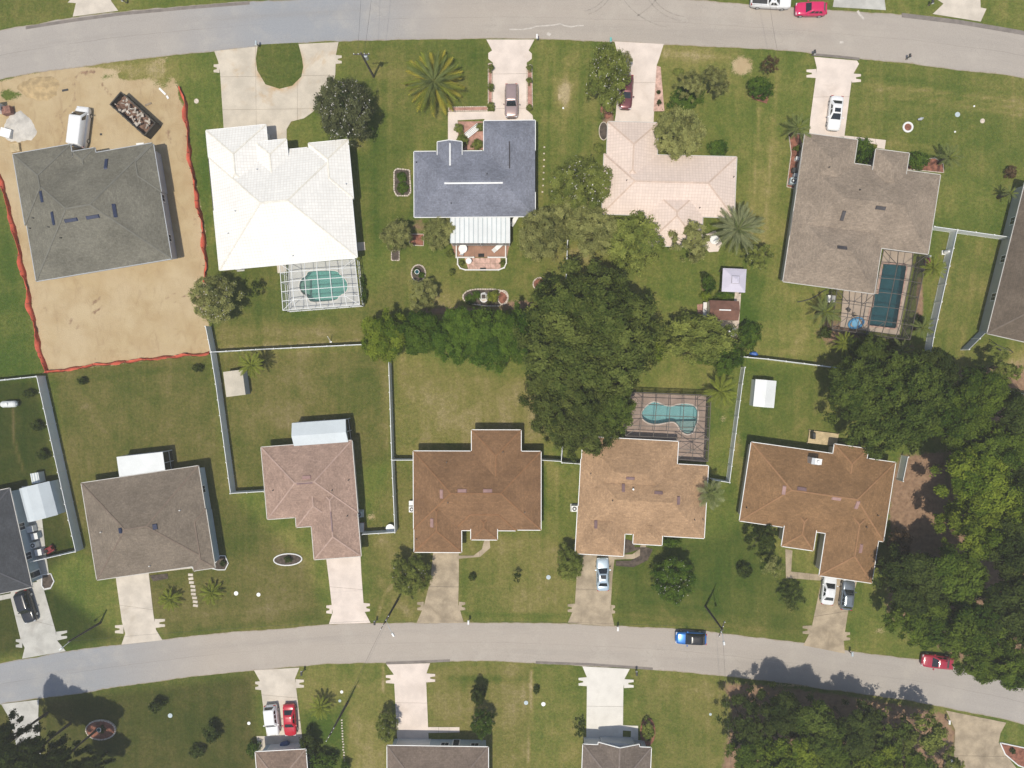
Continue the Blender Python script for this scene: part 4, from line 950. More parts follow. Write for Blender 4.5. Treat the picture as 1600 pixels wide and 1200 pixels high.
def cage(label, grids, frame, screen, wallscreen, zt=2.6, rise=0.5):
    a0 = P(*grids[0][0][0], 0); c0 = P(*grids[0][0][2], 0); ctr = (a0 + c0) / 2
    root = thing('screen_cage', label, 'screen cage', (ctr.x, ctr.y, 0))
    for quad, nu, nv, walls in grids:
        c = [P(x, y, zt) for x, y in quad]
        def g(i, j):
            p = c[0].lerp(c[1], i / nu).lerp(c[3].lerp(c[2], i / nu), j / nv)
            rim = i in (0, nu) or j in (0, nv); return Vector((p.x, p.y, zt + (0 if rim else rise)))
        for j in range(nv + 1):
            mb = MB()
            for i in range(nu): mb.bar(g(i, j), g(i + 1, j), 0.075, 0.10)
            mb.build('beam', frame, root)
        for i in range(nu + 1):
            mb = MB()
            for j in range(nv): mb.bar(g(i, j) - Vector((0, 0, .012)), g(i, j + 1) - Vector((0, 0, .012)), 0.075, 0.10)
            mb.build('beam', frame, root)
        for (i, j), (k, l) in (((0, 0), (1, 1)), ((nu, 0), (nu - 1, 1)), ((0, nv), (1, nv - 1)), ((nu, nv), (nu - 1, nv - 1))):
            MB().bar(g(i, j) - Vector((0, 0, .02)), g(k, l) - Vector((0, 0, .02)), 0.06, 0.08).build('brace', frame, root)
        for i in range(nu):
            for j in range(nv):
                MB().add([g(i, j), g(i + 1, j), g(i + 1, j + 1), g(i, j + 1)], [(0, 1, 2, 3)]).build('screen', screen, root)
        sides = {'T': [(i, 0) for i in range(nu + 1)], 'B': [(i, nv) for i in range(nu + 1)], 'L': [(0, j) for j in range(nv + 1)], 'R': [(nu, j) for j in range(nv + 1)]}
        for sd in walls:
            pts = [g(*q) for q in sides[sd]]
            for p in pts: MB().box((p.x, p.y, (zt - .06) / 2 + .02), (0.08, 0.08, zt - .06)).build('post', frame, root)
            for zz in (0.95, 0.10): MB().bar((pts[0].x, pts[0].y, zz), (pts[-1].x, pts[-1].y, zz), 0.06, 0.09).build('rail', frame, root)
            for p, q in zip(pts, pts[1:]): MB().add([(p.x, p.y, .05), (q.x, q.y, .05), (q.x, q.y, zt), (p.x, p.y, zt)], [(0, 1, 2, 3)]).build('wall_screen', wallscreen, root)
    return root
cage('white aluminium screen cage over the green oval pool', [([(437, 412), (554, 404), (562, 476), (442, 485)], 6, 5, 'LBR')], M_ALU, M_SCREEN_PALE, M_SCREEN_PALE)
cage('bronze screen cage over the dark teal stepped pool', [([(1381, 390), (1449, 398), (1422, 531), (1354, 522)], 3, 6, 'RB'), ([(1308, 452), (1366, 459), (1356, 522), (1300, 514)], 3, 3, 'LB')], M_BRONZE, M_SCREEN, M_SCREEN_WALL)
cage('bronze screen cage over the kidney pool', [([(984, 613), (1111, 618), (1108, 686), (977, 681)], 6, 4, 'LTR'), ([(1057, 684), (1108, 687), (1106, 721), (1056, 717)], 2, 2, 'R')], M_BRONZE, M_SCREEN, M_SCREEN_WALL)

# ------------------------------------------------------------------ white vinyl fences, panel by panel
_post = MB(); _post.box((0, 0, 0.93), (0.13, 0.13, 1.86)); _post.box((0, 0, 1.88), (0.17, 0.17, 0.04)); _post.box((0, 0, 1.93), (0.15, 0.15, 0.07), taper=0.1)
POST_ME = _post.mesh('post')
def fence(label, pts, h=1.8, plen=2.4, mat=None, group='white vinyl privacy fences'):
    w = [P(x, y, h) for x, y in pts]; root = thing('fence', label, 'fence', (w[0].x, w[0].y, 0), 0, group)
    first = True
    for a, b in zip(w, w[1:]):
        d = Vector((b.x - a.x, b.y - a.y, 0)); ln = d.length; k = max(1, round(ln / plen)); sl = ln / k; ang = math.atan2(d.y, d.x)
        pm_ = MB(); pm_.box((sl / 2, 0, 0.9), (sl - 0.12, 0.035, 1.6)); pm_.box((sl / 2, 0, 1.74), (sl - 0.1, 0.07, 0.12)); pm_.box((sl / 2, 0, 0.12), (sl - 0.1, 0.06, 0.14))
        for gx in range(1, 6): pm_.box((sl * gx / 6, 0, 0.93), (0.012, 0.05, 1.5))
        me = pm_.mesh('panel')
        for i in range(k):
            q = a + d * (i / k)
            o = link('panel', me, root, mat or M_FENCE); o.location = (q.x - w[0].x, q.y - w[0].y, 0); o.rotation_euler = (0, 0, ang)
        for i in range(0 if first else 1, k + 1):
            q = a + d * (i / k)
            o = link('post', POST_ME, root, M_WHITE); o.location = (q.x - w[0].x, q.y - w[0].y, 0); o.rotation_euler = (0, 0, ang)
        first = False
fence('white vinyl fence around the yard with the propane tank', [(-40, 598), (57, 588), (118, 862), (48, 878)])
fence('white vinyl fence around the yard with the tan garden shed', [(321, 510), (329, 550), (337, 600), (360, 771), (412, 768)])
fence('white vinyl fence behind the white-roofed house\'s screened pool', [(331, 550), (400, 546), (567, 538)])
fence('long white vinyl fence between the pink and chestnut roofed houses', [(607, 560), (612, 718), (617, 832), (566, 835)])
fence('short white vinyl fence joining the chestnut-roofed house wall', [(613, 719), (647, 719)])
fence('short stepped white fence between chestnut and caramel roofed houses', [(845, 719), (877, 721), (879, 698)])
fence('short white fence panel touching the caramel-roofed house', [(878, 723), (906, 725)])
fence('white vinyl fence beside the kidney pool house', [(1164, 574), (1160, 600), (1140, 754), (1114, 750)])
fence('white vinyl fence running behind the small white garden shed', [(1136, 555), (1200, 561), (1370, 582)])
fence('white vinyl fence meeting the brown house at the photo edge', [(1460, 354), (1496, 359), (1582, 371)])
fence('white vinyl fence beside the dark teal pool cage', [(1496, 360), (1459, 527), (1452, 572)])
fence('white vinyl fence half hidden behind the woods', [(1543, 605), (1640, 622)])
fence('short white fence panel beside the russet-roofed house', [(1419, 714), (1411, 752)])
fence('short white fence panel standing among the crape myrtles', [(887, 376), (885, 432)])
fence('grey gate panel by the brown house at the edge', [(1548, 512), (1514, 546)], mat=M_WALL_GREY, group='yard gates')
# orange silt fence round the building lot
def silt(label, pts, h=0.65):
    w = []
    for (x1, y1), (x2, y2) in zip(pts, pts[1:]):
        k = max(2, int(math.hypot(x2 - x1, y2 - y1) / 5))
        for i in range(k): w.append((x1 + (x2 - x1) * i / k, y1 + (y2 - y1) * i / k))
    w.append(pts[-1]); b = [P(x, y, 0) for x, y in w]; n = len(b)
    root = thing('silt_fence', label, 'silt fence', b[0], 0, 'orange silt fences around the lot')
    r = random.Random(len(label)); mb = MB(); ph = r.uniform(0, 6); vs = []
    for i, p in enumerate(b):
        d = (b[min(i + 1, n - 1)] - b[max(i - 1, 0)]).normalized(); s_ = Vector((-d.y, d.x, 0))
        o1 = 0.10 * math.sin(i * .9 + ph) + r.uniform(-.05, .05); o2 = 0.26 * math.sin(i * .47 + ph * 2) + r.uniform(-.1, .1); hh = h * (0.85 + 0.2 * math.sin(i * .6 + ph))
        vs += [p + s_ * (o1 - .12), p + s_ * (o1 * .5) + Vector((0, 0, hh * .45)), p + s_ * o2 + Vector((0, 0, hh)), p + s_ * (o2 + .045) + Vector((0, 0, hh)), p + s_ * (o1 * .5 + .045) + Vector((0, 0, hh * .45)), p + s_ * (o1 + .3)]
    fs = [(i * 6 + k, (i + 1) * 6 + k, (i + 1) * 6 + (k + 1) % 6, i * 6 + (k + 1) % 6) for i in range(n - 1) for k in range(6)]
    mb.add(vs, fs); mb.build('fabric', M_SILT, root, True)
    for i in range(0, n, 5):
        p = b[i]; MB().box((p.x, p.y, .4), (0.05, 0.05, .85)).build('stake', M_WOOD, root)
silt('sagging orange silt fence between sandy lot and green verge lawn', [(-20, 225), (0, 275), (8, 305), (25, 370), (40, 440), (52, 500), (62, 545), (73, 583)])
silt('orange silt fence along the sandy lot\'s rear edge', [(73, 583), (150, 571), (250, 560), (328, 553)])
silt('orange silt fence between sandy lot and white-roofed house', [(280, 137), (290, 165), (293, 210), (297, 250), (308, 310), (317, 360), (321, 400), (321, 442)])
# ------------------------------------------------------------------ vegetation
def leaf_mesh(name, lobes, n, leaf, seed, clump, zflat=0.85, aspect=0.55, up=0.55, sub=26):
    g = np.random.default_rng(seed); lobes = np.asarray(lobes, float)
    wgt = lobes[:, 3] ** 2; wgt /= wgt.sum()
    C = []; D = []; T = []
    for (x, y, z, r) in lobes:                                     # twig clumps over the upper skin of every lobe
        d = g.normal(size=(sub * 3, 3)); d /= np.linalg.norm(d, axis=1)[:, None]; d = d[d[:, 2] > -0.35][:sub]
        rad = r * g.uniform(0.72, 1.1, len(d))[:, None]
        C.append(np.array([x, y, z]) + d * rad * np.array([1, 1, zflat])); D.append(d)
        T.append(np.clip(g.normal(0.45, 0.24) + g.normal(0, 0.2, len(d)), 0, 1))
    k = np.concatenate([np.full(len(c), wgt[i] / len(c)) for i, c in enumerate(C)])
    C = np.concatenate(C); D = np.concatenate(D); T = np.concatenate(T)
    i = g.choice(len(C), n, p=k / k.sum())
    pos = C[i] + g.normal(size=(n, 3)) * clump * np.array([1, 1, 0.7])
    nr = D[i] * 0.95 + np.array([0, 0, up * 0.55]) + g.normal(size=(n, 3)) * 0.38; nr /= np.linalg.norm(nr, axis=1)[:, None]
    a = np.cross(nr, g.normal(size=(n, 3))); a /= np.linalg.norm(a, axis=1)[:, None]; b = np.cross(nr, a)
    s = leaf * g.uniform(0.6, 1.35, n)[:, None]
    a *= s; b *= s * aspect
    v = np.stack([pos - a, pos - b * 1.0 + a * 0.1, pos + a, pos + b * 1.0 + a * 0.1], 1).reshape(-1, 3)
    t = np.repeat(np.clip(T[i] * 0.75 + g.uniform(-0.12, 0.4, n), 0, 1), 4)
    me = bpy.data.meshes.new(name)
    me.vertices.add(len(v)); me.vertices.foreach_set('co', v.astype(np.float32).ravel())
    me.loops.add(n * 4); me.loops.foreach_set('vertex_index', np.arange(n * 4, dtype=np.int32))
    me.polygons.add(n); me.polygons.foreach_set('loop_start', np.arange(0, n * 4, 4, dtype=np.int32))
    at = me.attributes.new('tint', 'FLOAT', 'POINT'); at.data.foreach_set('value', t.astype(np.float32))
    me.update(); return me
def lobes_for(R, h, n, rmin, rmax, seed, base=0.0, spread=0.72):
    r = random.Random(seed); out = [(0, 0, base + h * 0.62, rmax)]; tries = 0
    while len(out) < n and tries < 4000:
        tries += 1
        a = r.uniform(0, 2 * math.pi); d = R * spread * math.sqrt(r.random()); rr = r.uniform(rmin, rmax)
        d = min(d, R * r.uniform(0.9, 1.08) - rr)
        x, y = d * math.cos(a), d * math.sin(a)
        if any(math.hypot(x - o[0], y - o[1]) < 0.55 * (rr + o[3]) * 0.8 for o in out) and tries < 3000: continue
        z = base + h * (0.25 + 0.55 * (1 - (d / R) ** 2)) + r.uniform(-.2, .2) * h
        out.append((x, y, z, rr))
    for i in range(int(n * 0.55)):                    # small outlying sprays make the edge ragged
        a = r.uniform(0, 2 * math.pi); d = R * r.uniform(0.80, 1.06)
        out.append((d * math.cos(a), d * math.sin(a), base + h * r.uniform(0.08, 0.38), rmin * r.uniform(0.35, 0.75)))
    return out
def trunk_mesh(name, h, r, R, lobes, seed):
    rr = random.Random(seed); mb = MB()
    mb.tube([(0, 0, -.1), (rr.uniform(-.05, .05) * h, rr.uniform(-.05, .05) * h, h * .5), (0, 0, h)], [r * 1.3, r, r * .7], 8)
    for lb in lobes[:9]:
        t = Vector(lb[:3]); m = Vector((t.x * .4, t.y * .4, h + (t.z - h) * .6))
        mb.tube([(0, 0, h * rr.uniform(.6, .95)), m, t], [r * .5, r * .32, r * .12], 6)
    return mb.mesh(name, smooth=True)
PROTO = {}
def proto(key, R, h, th, nl, rmin, rmax, n, leaf, clump, seeds, tr=0.3, **k):
    L_ = []
    for sd in seeds:
        lb = lobes_for(R, h, nl, rmin, rmax, sd, th, k.get('spread', .72))
        kw = {a: b for a, b in k.items() if a != 'spread'}
        L_.append((leaf_mesh('crown', lb, n, leaf, sd, clump, **kw), trunk_mesh('trunk', th, tr, R, lb, sd), lb))
    PROTO[key] = (R, th + h, L_)
proto('oak', 9.0, 6.5, 3.5, 36, 1.3, 2.5, 90000, 0.185, 0.27, (1, 2, 3), 0.45, sub=34)
proto('wood', 5.0, 6.0, 5.0, 17, 0.9, 1.7, 36000, 0.19, 0.27, (4, 5, 6, 7), 0.28, sub=26)
proto('round', 4.0, 3.4, 1.4, 15, 0.9, 1.5, 21000, 0.15, 0.22, (11, 12, 13), 0.2, sub=26)
proto('myrtle', 4.0, 4.0, 1.8, 26, 0.55, 1.1, 17000, 0.135, 0.20, (21, 22, 23, 24), 0.14, sub=16, zflat=1.0, spread=.85)
proto('sparse', 2.0, 2.2, 1.2, 14, 0.25, 0.55, 2600, 0.10, 0.12, (31, 32), 0.07, sub=8, zflat=1.1, spread=.95)
proto('shrub', 1.0, 1.0, 0.15, 8, 0.30, 0.5, 2600, 0.085, 0.09, (41, 42, 43), 0.05, sub=16)
proto('ragged', 4.5, 4.5, 3.5, 18, 0.5, 1.2, 9000, 0.19, 0.22, (51, 52, 53), 0.16, sub=10, spread=.95)
def blossom_mesh(lobes, n, s, seed):
    me = leaf_mesh('blossoms', [(x, y, z + .12 * r, r * 1.07) for x, y, z, r in lobes], n, s, seed, s * 1.2, aspect=0.9, up=1.0, sub=14); return me
BLO = {}
def tree(px, py, rx, ry, key, var, H, leaf, label, name='tree', group=None, blossom=0, rot=None, bmat=None, cat=None):
    R, top, Ls = PROTO[key]; me, tr, lb = Ls[var % len(Ls)]
    p = P(px, py, H * 0.66); k = (CAM_H - H * 0.7) / FPX
    root = thing(name, label, cat or {'shrub': 'shrub'}.get(name, 'shrub' if 'shrub' in name or 'bush' in name else 'tree'), (p.x, p.y, 0), rnd.uniform(0, 6.28) if rot is None else rot, group)
    if rot is None and abs(rx - ry) / max(rx, ry) > 0.12: root.rotation_euler.z = 0
    root.scale = (rx * k / R, ry * k / R, H / top)
    small = key == 'shrub'
    link('foliage' if small else 'crown', me, root, LEAF[leaf]); link('stem' if small else 'trunk', tr, root, M_BARK)
    if blossom:
        kk = (key, var % len(Ls), blossom)
        if kk not in BLO: BLO[kk] = blossom_mesh(lb, int(blossom * 1.3), 0.085, var + 90)
        link('blossoms', BLO[kk], root, bmat or M_BLOSSOM)
    return root
O = 'oaks and big shade trees'; G1 = 'dense green trees in the hedge row'; CM = 'crape myrtles in the middle gardens'; WD = 'trees of the woods'; SH = 'garden shrubs'; FT = 'small white-flowering trees'
tree(922, 522, 114, 110, 'oak', 0, 12, 'oakgrey', 'largest oak with dark spreading crown at the middle of the gardens', 'oak_tree', O, rot=0.4)
tree(890, 628, 94, 68, 'oak', 1, 10, 'oakgrey', 'oak leaning over the chestnut-roofed yard below the largest oak', 'oak_tree', O, rot=2.1)
tree(944, 632, 44, 52, 'wood', 2, 9.5, 'oak', 'dark oak crown touching the kidney pool cage', 'oak_tree', O)
tree(868, 478, 42, 40, 'ragged', 1, 8, 'olive', 'ragged olive tree at the largest oak\'s flank by the stone ring', 'tree', O)
tree(601, 524, 36, 42, 'wood', 0, 6.5, 'bright', 'bright yellow-green tree ending the dense hedge row', 'tree', G1)
for i, (x, y, a, b, l) in enumerate([(660, 522, 34, 38, 'second tree of the dense hedge row, next to the bright one'), (712, 527, 38, 46, 'third tree of the dense hedge row, below the striped oval bed'), (765, 533, 42, 50, 'fourth tree of the dense hedge row, bulging towards the lawn'), (805, 520, 34, 48, 'last tree of the dense hedge row, touching the largest oak')]):
    tree(x, y, a, b, 'wood', i + 1, 7, 'green', l, 'tree', G1)
tree(905, 290, 47, 50, 'myrtle', 0, 6, 'olive', 'flowering crape myrtle between slate and peach roofs', 'crape_myrtle', CM, 220)
tree(848, 368, 42, 40, 'myrtle', 1, 5.5, 'grey', 'grey crape myrtle beside the ribbed patio cover', 'crape_myrtle', CM)
tree(925, 362, 42, 40, 'myrtle', 2, 5.5, 'grey', 'grey crape myrtle below the peach roof corner', 'crape_myrtle', CM)
tree(893, 330, 30, 30, 'myrtle', 3, 5, 'grey', 'grey crape myrtle between the flowering one and the fence panel', 'crape_myrtle', CM)
tree(992, 380, 45, 46, 'myrtle', 3, 5.5, 'olive', 'dense olive crape myrtle over the peach roof\'s rear edge', 'crape_myrtle', CM)
tree(1075, 378, 31, 32, 'ragged', 0, 5.5, 'grey', 'ragged grey-green tree at the peach house patio', 'tree', CM)
tree(1062, 207, 43, 38, 'myrtle', 1, 6, 'grey', 'grey-olive tree overhanging the peach roof\'s front', 'crape_myrtle', CM)
tree(949, 120, 33, 52, 'myrtle', 2, 6, 'olive', 'tall oval flowering tree beside the burgundy car', 'crape_myrtle', CM, 260)
tree(978, 98, 10, 18, 'sparse', 0, 4, 'grey', 'thin grey sapling beside the oval flowering tree', 'sapling', None)
tree(537, 170, 50, 46, 'myrtle', 0, 6, 'darkgrey', 'round dark tree speckled with white flowers by circular drive', 'flowering_tree', FT, 420)
tree(336, 468, 40, 36, 'myrtle', 1, 5.5, 'grey', 'flowering tree at the sandy lot\'s corner with the white fence', 'flowering_tree', FT, 220)
tree(620, 370, 24, 26, 'round', 0, 3.6, 'grey', 'grey-green tree with a path step between it and its twin', 'garden_tree', 'two small grey-green garden trees')
tree(686, 362, 24, 26, 'round', 1, 3.4, 'grey', 'grey-green tree touching the ribbed patio cover', 'garden_tree', 'two small grey-green garden trees')
tree(658, 462, 28, 26, 'ragged', 2, 3.4, 'grey', 'bare-looking grey tree below the small oval flower bed', 'garden_tree')
tree(1078, 134, 22, 22, 'ragged', 1, 5, 'grey', 'feathery grey tree nearer the peach house drive', 'feathery_tree', 'pair of feathery grey trees')
tree(1116, 128, 22, 24, 'ragged', 2, 5.5, 'grey', 'feathery grey tree nearer the bare gravel patch', 'feathery_tree', 'pair of feathery grey trees')
tree(1072, 155, 24, 20, 'shrub', 0, 1.0, 'green', 'low green ground cover under the feathery grey trees', 'shrub', SH)
tree(1187, 137, 20, 16, 'shrub', 1, 1.8, 'green', 'dark green bush on red mulch by the top road', 'shrub', SH)
tree(1205, 100, 14, 14, 'sparse', 1, 3, 'brown', 'bare twiggy sapling by the top road', 'sapling')
tree(1090, 530, 58, 40, 'myrtle', 3, 6, 'olive', 'wide olive tree shading the brown garden shed path', 'crape_myrtle', CM)
tree(1130, 555, 34, 28, 'round', 2, 4.5, 'green', 'green tree in front of the fence behind the brown shed', 'tree')
tree(1025, 545, 16, 20, 'shrub', 2, 2.5, 'bright', 'bright green shrub at the largest oak\'s edge', 'shrub', SH)
tree(1170, 525, 18, 24, 'shrub', 0, 2.0, 'green', 'tall green shrub beside the round white garden table', 'shrub', SH)
tree(1186, 398, 22, 22, 'ragged', 0, 4, 'olive', 'small flowering tree beside the lilac gazebo', 'tree', None, 60)
tree(1107, 443, 11, 13, 'shrub', 1, 1.6, 'green', 'green shrub on mulch beside the lilac gazebo', 'shrub', SH)
tree(1104, 463, 9, 8, 'shrub', 2, 1.0, 'bright', 'bright shrub in front of the brown shed door', 'shrub', SH)
tree(1132, 461, 14, 8, 'shrub', 0, 0.8, 'green', 'low hedge between the lilac gazebo and brown shed', 'shrub', SH)
tree(640, 898, 33, 34, 'myrtle', 2, 4.5, 'olive', 'leafy tree between the pink and tan driveways', 'street_tree', None, 60)
tree(891, 880, 21, 27, 'round', 1, 3.5, 'olive', 'rounded tree at the caramel-roofed house\'s garage corner', 'tree')
tree(1053, 905, 35, 36, 'myrtle', 0, 4.5, 'green', 'dark tree with white flowers on the caramel-roofed house\'s front lawn', 'flowering_tree', FT, 160)
tree(1190, 842, 25, 26, 'ragged', 1, 4, 'dark', 'dark spindly tree in front of the russet-roofed house', 'tree')
tree(1205, 885, 18, 18, 'sparse', 0, 2.4, 'grey', 'thin grey shrub below the dark spindly tree', 'sapling')
tree(1238, 933, 22, 22, 'sparse', 1, 2.6, 'dark', 'wispy dark shrub beside the russet-roofed house\'s drive', 'sapling')
tree(1163, 892, 12, 11, 'shrub', 1, 1.5, 'dark', 'small dark bush between two front lawns', 'shrub', SH)
tree(807, 900, 7, 10, 'sparse', 0, 1.8, 'dark', 'tiny dark sapling on the chestnut-roofed house\'s lawn', 'sapling')
tree(738, 902, 6, 6, 'shrub', 2, 0.8, 'dark', 'tiny round bush by the tan driveway', 'shrub', SH)
tree(1048, 848, 15, 8, 'shrub', 0, 0.9, 'green', 'low planting along the caramel-roofed house\'s front wall', 'shrub', SH)
tree(1349, 236, 15, 19, 'shrub', 1, 2.4, 'green', 'bushy shrub in the taupe-roofed house\'s entry notch', 'shrub', SH)
tree(1434, 250, 17, 14, 'shrub', 2, 2.0, 'green', 'bushy shrub against the taupe-roofed house\'s front wall', 'shrub', SH)
tree(1060, 112, 8, 6, 'shrub', 2, 0.6, 'olive', 'small weed clump on the peach house lawn', 'shrub', SH)
# woods
W = [(1335, 605, 44, 46, 'wood', 9, 'oak', 'first dark tree of the woods, nearest the white garden shed'), (1397, 624, 90, 84, 'oak', 11, 'oak', 'wide dark oak of the woods overhanging the russet-roofed house'),
     (1362, 560, 34, 30, 'wood', 8, 'oak', 'dark tree crown behind the dark teal pool\'s mulch bed'), (1452, 575, 36, 34, 'wood', 9, 'dark', 'dark tree of the woods over the fence end'),
     (1482, 655, 50, 48, 'wood', 10, 'green', 'green woods tree between the wide oak and the bright clump'), (1522, 620, 46, 44, 'wood', 9, 'green', 'green woods tree beside the half-hidden fence'),
     (1585, 650, 44, 46, 'wood', 10, 'dark', 'dark woods tree at the photo edge below the half-hidden fence'), (1545, 700, 48, 44, 'wood', 10, 'green', 'deep green woods tree behind the bright clump'),
     (1514, 742, 52, 52, 'wood', 11, 'bright', 'bright green woods tree next to the brown leaf litter'), (1548, 782, 50, 50, 'wood', 11.5, 'bright', 'brightest green crown in the middle of the woods'),
     (1595, 760, 42, 50, 'wood', 11, 'dark', 'dark woods tree at the edge beside the brightest crown'), (1514, 826, 46, 44, 'wood', 11, 'bright', 'bright woods tree below the leaf litter\'s end'),
     (1570, 850, 54, 52, 'wood', 12, 'dark', 'tall dark tree shadowing the middle of the woods'), (1425, 905, 50, 50, 'wood', 9, 'dark', 'dark brownish tree at the russet-roofed house\'s side yard'),
     (1480, 895, 50, 48, 'wood', 9.5, 'wood', 'woods tree between the brownish tree and tall dark tree'), (1435, 965, 48, 44, 'wood', 8, 'green', 'woods tree at the grassy verge above the red car'),
     (1500, 965, 58, 52, 'wood', 10, 'green', 'broad green woods tree directly behind the red car'), (1575, 945, 58, 56, 'wood', 11, 'dark', 'dark woods tree at the photo edge above the bottom road'),
     (1535, 1020, 42, 40, 'wood', 8, 'green', 'woods tree leaning over the bottom road by the red car'), (1580, 1035, 48, 42, 'wood', 9, 'green', 'last woods tree overhanging the bottom road at the edge'),
     (1625, 900, 44, 50, 'wood', 11, 'dark', 'dark crown cut by the photo edge in the woods'), (1560, 575, 30, 26, 'ragged', 6, 'olive', 'ragged young tree by the half-hidden fence')]
for i, (x, y, a, b, key, H, lf, lab) in enumerate(W): tree(x, y, a * 0.98, b * 0.98, key, i, H, {'green': 'wood'}.get(lf, lf), lab, 'woodland_tree', WD)
tree(1405, 850, 20, 22, 'ragged', 0, 4, 'brown', 'brown dying bush at the leaf litter\'s end', 'bush', None)
W2 = [(1160, 1125, 34, 46, 'ragged', 7, 'dark', 'dark ragged tree at the bottom thicket\'s lawn edge'), (1178, 1180, 44, 42, 'wood', 8, 'green', 'green tree low in the bottom thicket, next to the lawn'),
      (1232, 1178, 48, 46, 'wood', 10, 'bright', 'bright green tree low in the bottom thicket'), (1215, 1110, 40, 36, 'wood', 9, 'dark', 'dark tree of the bottom thicket nearest the road bend'),
      (1270, 1128, 44, 40, 'wood', 10, 'oak', 'dark tree in the middle of the bottom thicket by the road'), (1300, 1185, 46, 42, 'wood', 9, 'green', 'green tree low in the middle of the bottom thicket'),
      (1330, 1135, 42, 38, 'wood', 9, 'dark', 'tall tree of the bottom thicket shading the road'), (1365, 1190, 44, 40, 'wood', 9, 'bright', 'bright tree low in the bottom thicket\'s far half'),
      (1392, 1145, 40, 38, 'ragged', 8, 'oak', 'ragged tree of the bottom thicket casting a lacy shadow'), (1440, 1150, 38, 42, 'ragged', 8, 'olive', 'olive tree of the bottom thicket by the wide tan drive'),
      (1425, 1205, 40, 36, 'wood', 8, 'green', 'tree at the bottom edge above the parked car tip'), (1480, 1190, 22, 26, 'ragged', 5, 'olive', 'small ragged tree against the wide tan drive')]
for i, (x, y, a, b, key, H, lf, lab) in enumerate(W2): tree(x, y, a * 0.98, b * 0.98, key, i + 1, H * 0.86, {'green': 'wood'}.get(lf, lf), lab, 'thicket_tree', 'trees of the bottom thicket')
# lower-left corner and front gardens
for x, y, a, b, key, H, lf, lab in [(48, 1178, 40, 36, 'wood', 12, 'dark', 'dark tree shading the driveway in the bottom corner'), (92, 1190, 36, 30, 'wood', 12, 'dark', 'dark tree at the bottom edge beside the corner drive'), (10, 1160, 24, 40, 'wood', 12, 'dark', 'dark tree at the bottom corner of the picture'),
                                    (140, 1200, 34, 24, 'wood', 6, 'dark', 'low dark tree at the bottom edge near the brick oval bed')]:
    tree(x, y, a, b, key, 1, H, lf, lab, 'corner_tree', 'dark trees in the bottom corner')
tree(244, 1103, 12, 10, 'shrub', 0, 1.6, 'dark', 'dark bush on the worn patch of the bottom lawn', 'shrub', SH)
tree(330, 1145, 13, 15, 'shrub', 1, 1.8, 'dark', 'round dark bush on the bottom lawn', 'shrub', SH)
tree(307, 1175, 12, 10, 'shrub', 2, 1.2, 'dark', 'lower dark bush near the bottom edge', 'shrub', SH)
tree(395, 1170, 10, 14, 'shrub', 0, 1.2, 'green', 'bush beside the drive with the white and red cars', 'shrub', SH)
tree(483, 1162, 14, 20, 'shrub', 1, 2.4, 'dark', 'dark flowering shrub at the rosy roof corner', 'shrub', SH)
tree(500, 1192, 24, 16, 'shrub', 2, 2.2, 'green', 'wide shrub at the bottom edge beside the rosy roof', 'shrub', SH)
tree(540, 1196, 8, 8, 'shrub', 0, 1.2, 'green', 'small shrub ending the row of stepping stones', 'shrub', SH)
tree(604, 1136, 18, 24, 'myrtle', 1, 3.2, 'olive', 'flowering tree beside the narrow pink drive', 'flowering_tree', FT, 90)
tree(753, 1132, 19, 22, 'myrtle', 2, 3.2, 'green', 'leafy tree at the wide grey-brown roof corner', 'front_tree', None, 60)
tree(747, 1084, 12, 18, 'round', 0, 2.6, 'dark', 'small dark round tree on the dry bottom lawn', 'front_tree')
tree(905, 1140, 10, 14, 'sparse', 1, 2.0, 'dark', 'thin shrub beside the bright white driveway', 'sapling')
tree(1012, 1142, 10, 16, 'shrub', 1, 1.4, 'olive', 'shrub on the red mulch by the speckled grey roof', 'shrub', SH)
tree(838, 1078, 5, 7, 'shrub', 2, 0.7, 'dark', 'small dark bush at the bottom lawn boundary', 'shrub', SH)
for x, y, a, lab in [(45, 615, 9, 'first of three dark shrubs inside the fenced yard, by the tank'), (57, 665, 10, 'second of three dark shrubs inside the fenced yard'), (66, 710, 10, 'third of three dark shrubs inside the fenced yard, nearest the shed'),
                     (308, 575, 8, 'small bush below the orange silt fence near the white fence corner'), (128, 595, 7, 'small bush below the orange silt fence near the lot corner')]:
    tree(x, y, a, a * .8, 'shrub', int(a), 0.9, 'dark', lab, 'shrub', SH)

# ------------------------------------------------------------------ palms: every frond is a part
def frond_mesh(seed, droop, n=15, wid=0.34):
    g = random.Random(seed); mb = MB(); pts = []
    for i in range(n + 1):
        t = i / n; pts.append(Vector((t, 0, 0.25 * t - droop * t * t)))
    tint = []
    mb.tube([pts[0], pts[n // 2], pts[n]], [.013, .010, .004], 4); tint += [0.8] * 12
    for i in range(2, n + 1):
        t = i / n; w = wid * math.sin(math.pi * (0.12 + 0.80 * t)) * g.uniform(.85, 1.1)
        for s in (-1, 1):
            b0 = pts[i] - Vector((0.028, 0, 0)); b1 = pts[i] + Vector((0.022, 0, 0)); tip = pts[i] + Vector((w * .75, s * w * .62, -w * 0.22 * g.uniform(.4, 1.4)))
            mid = pts[i].lerp(tip, .5) + Vector((0.02, 0, .012)); m2 = pts[i].lerp(tip, .5) - Vector((0.03, 0, -.012))
            mb.add([b0, m2, tip, mid, b1], [(0, 1, 2, 3, 4)]); tint += [g.uniform(.2, 1)] * 5
    me = mb.mesh('frond'); at = me.attributes.new('tint', 'FLOAT', 'POINT'); at.data.foreach_set('value', tint); return me
FR = {d: [frond_mesh(int(d * 100) + k, d) for k in range(3)] for d in (0.15, 0.4, 0.75)}
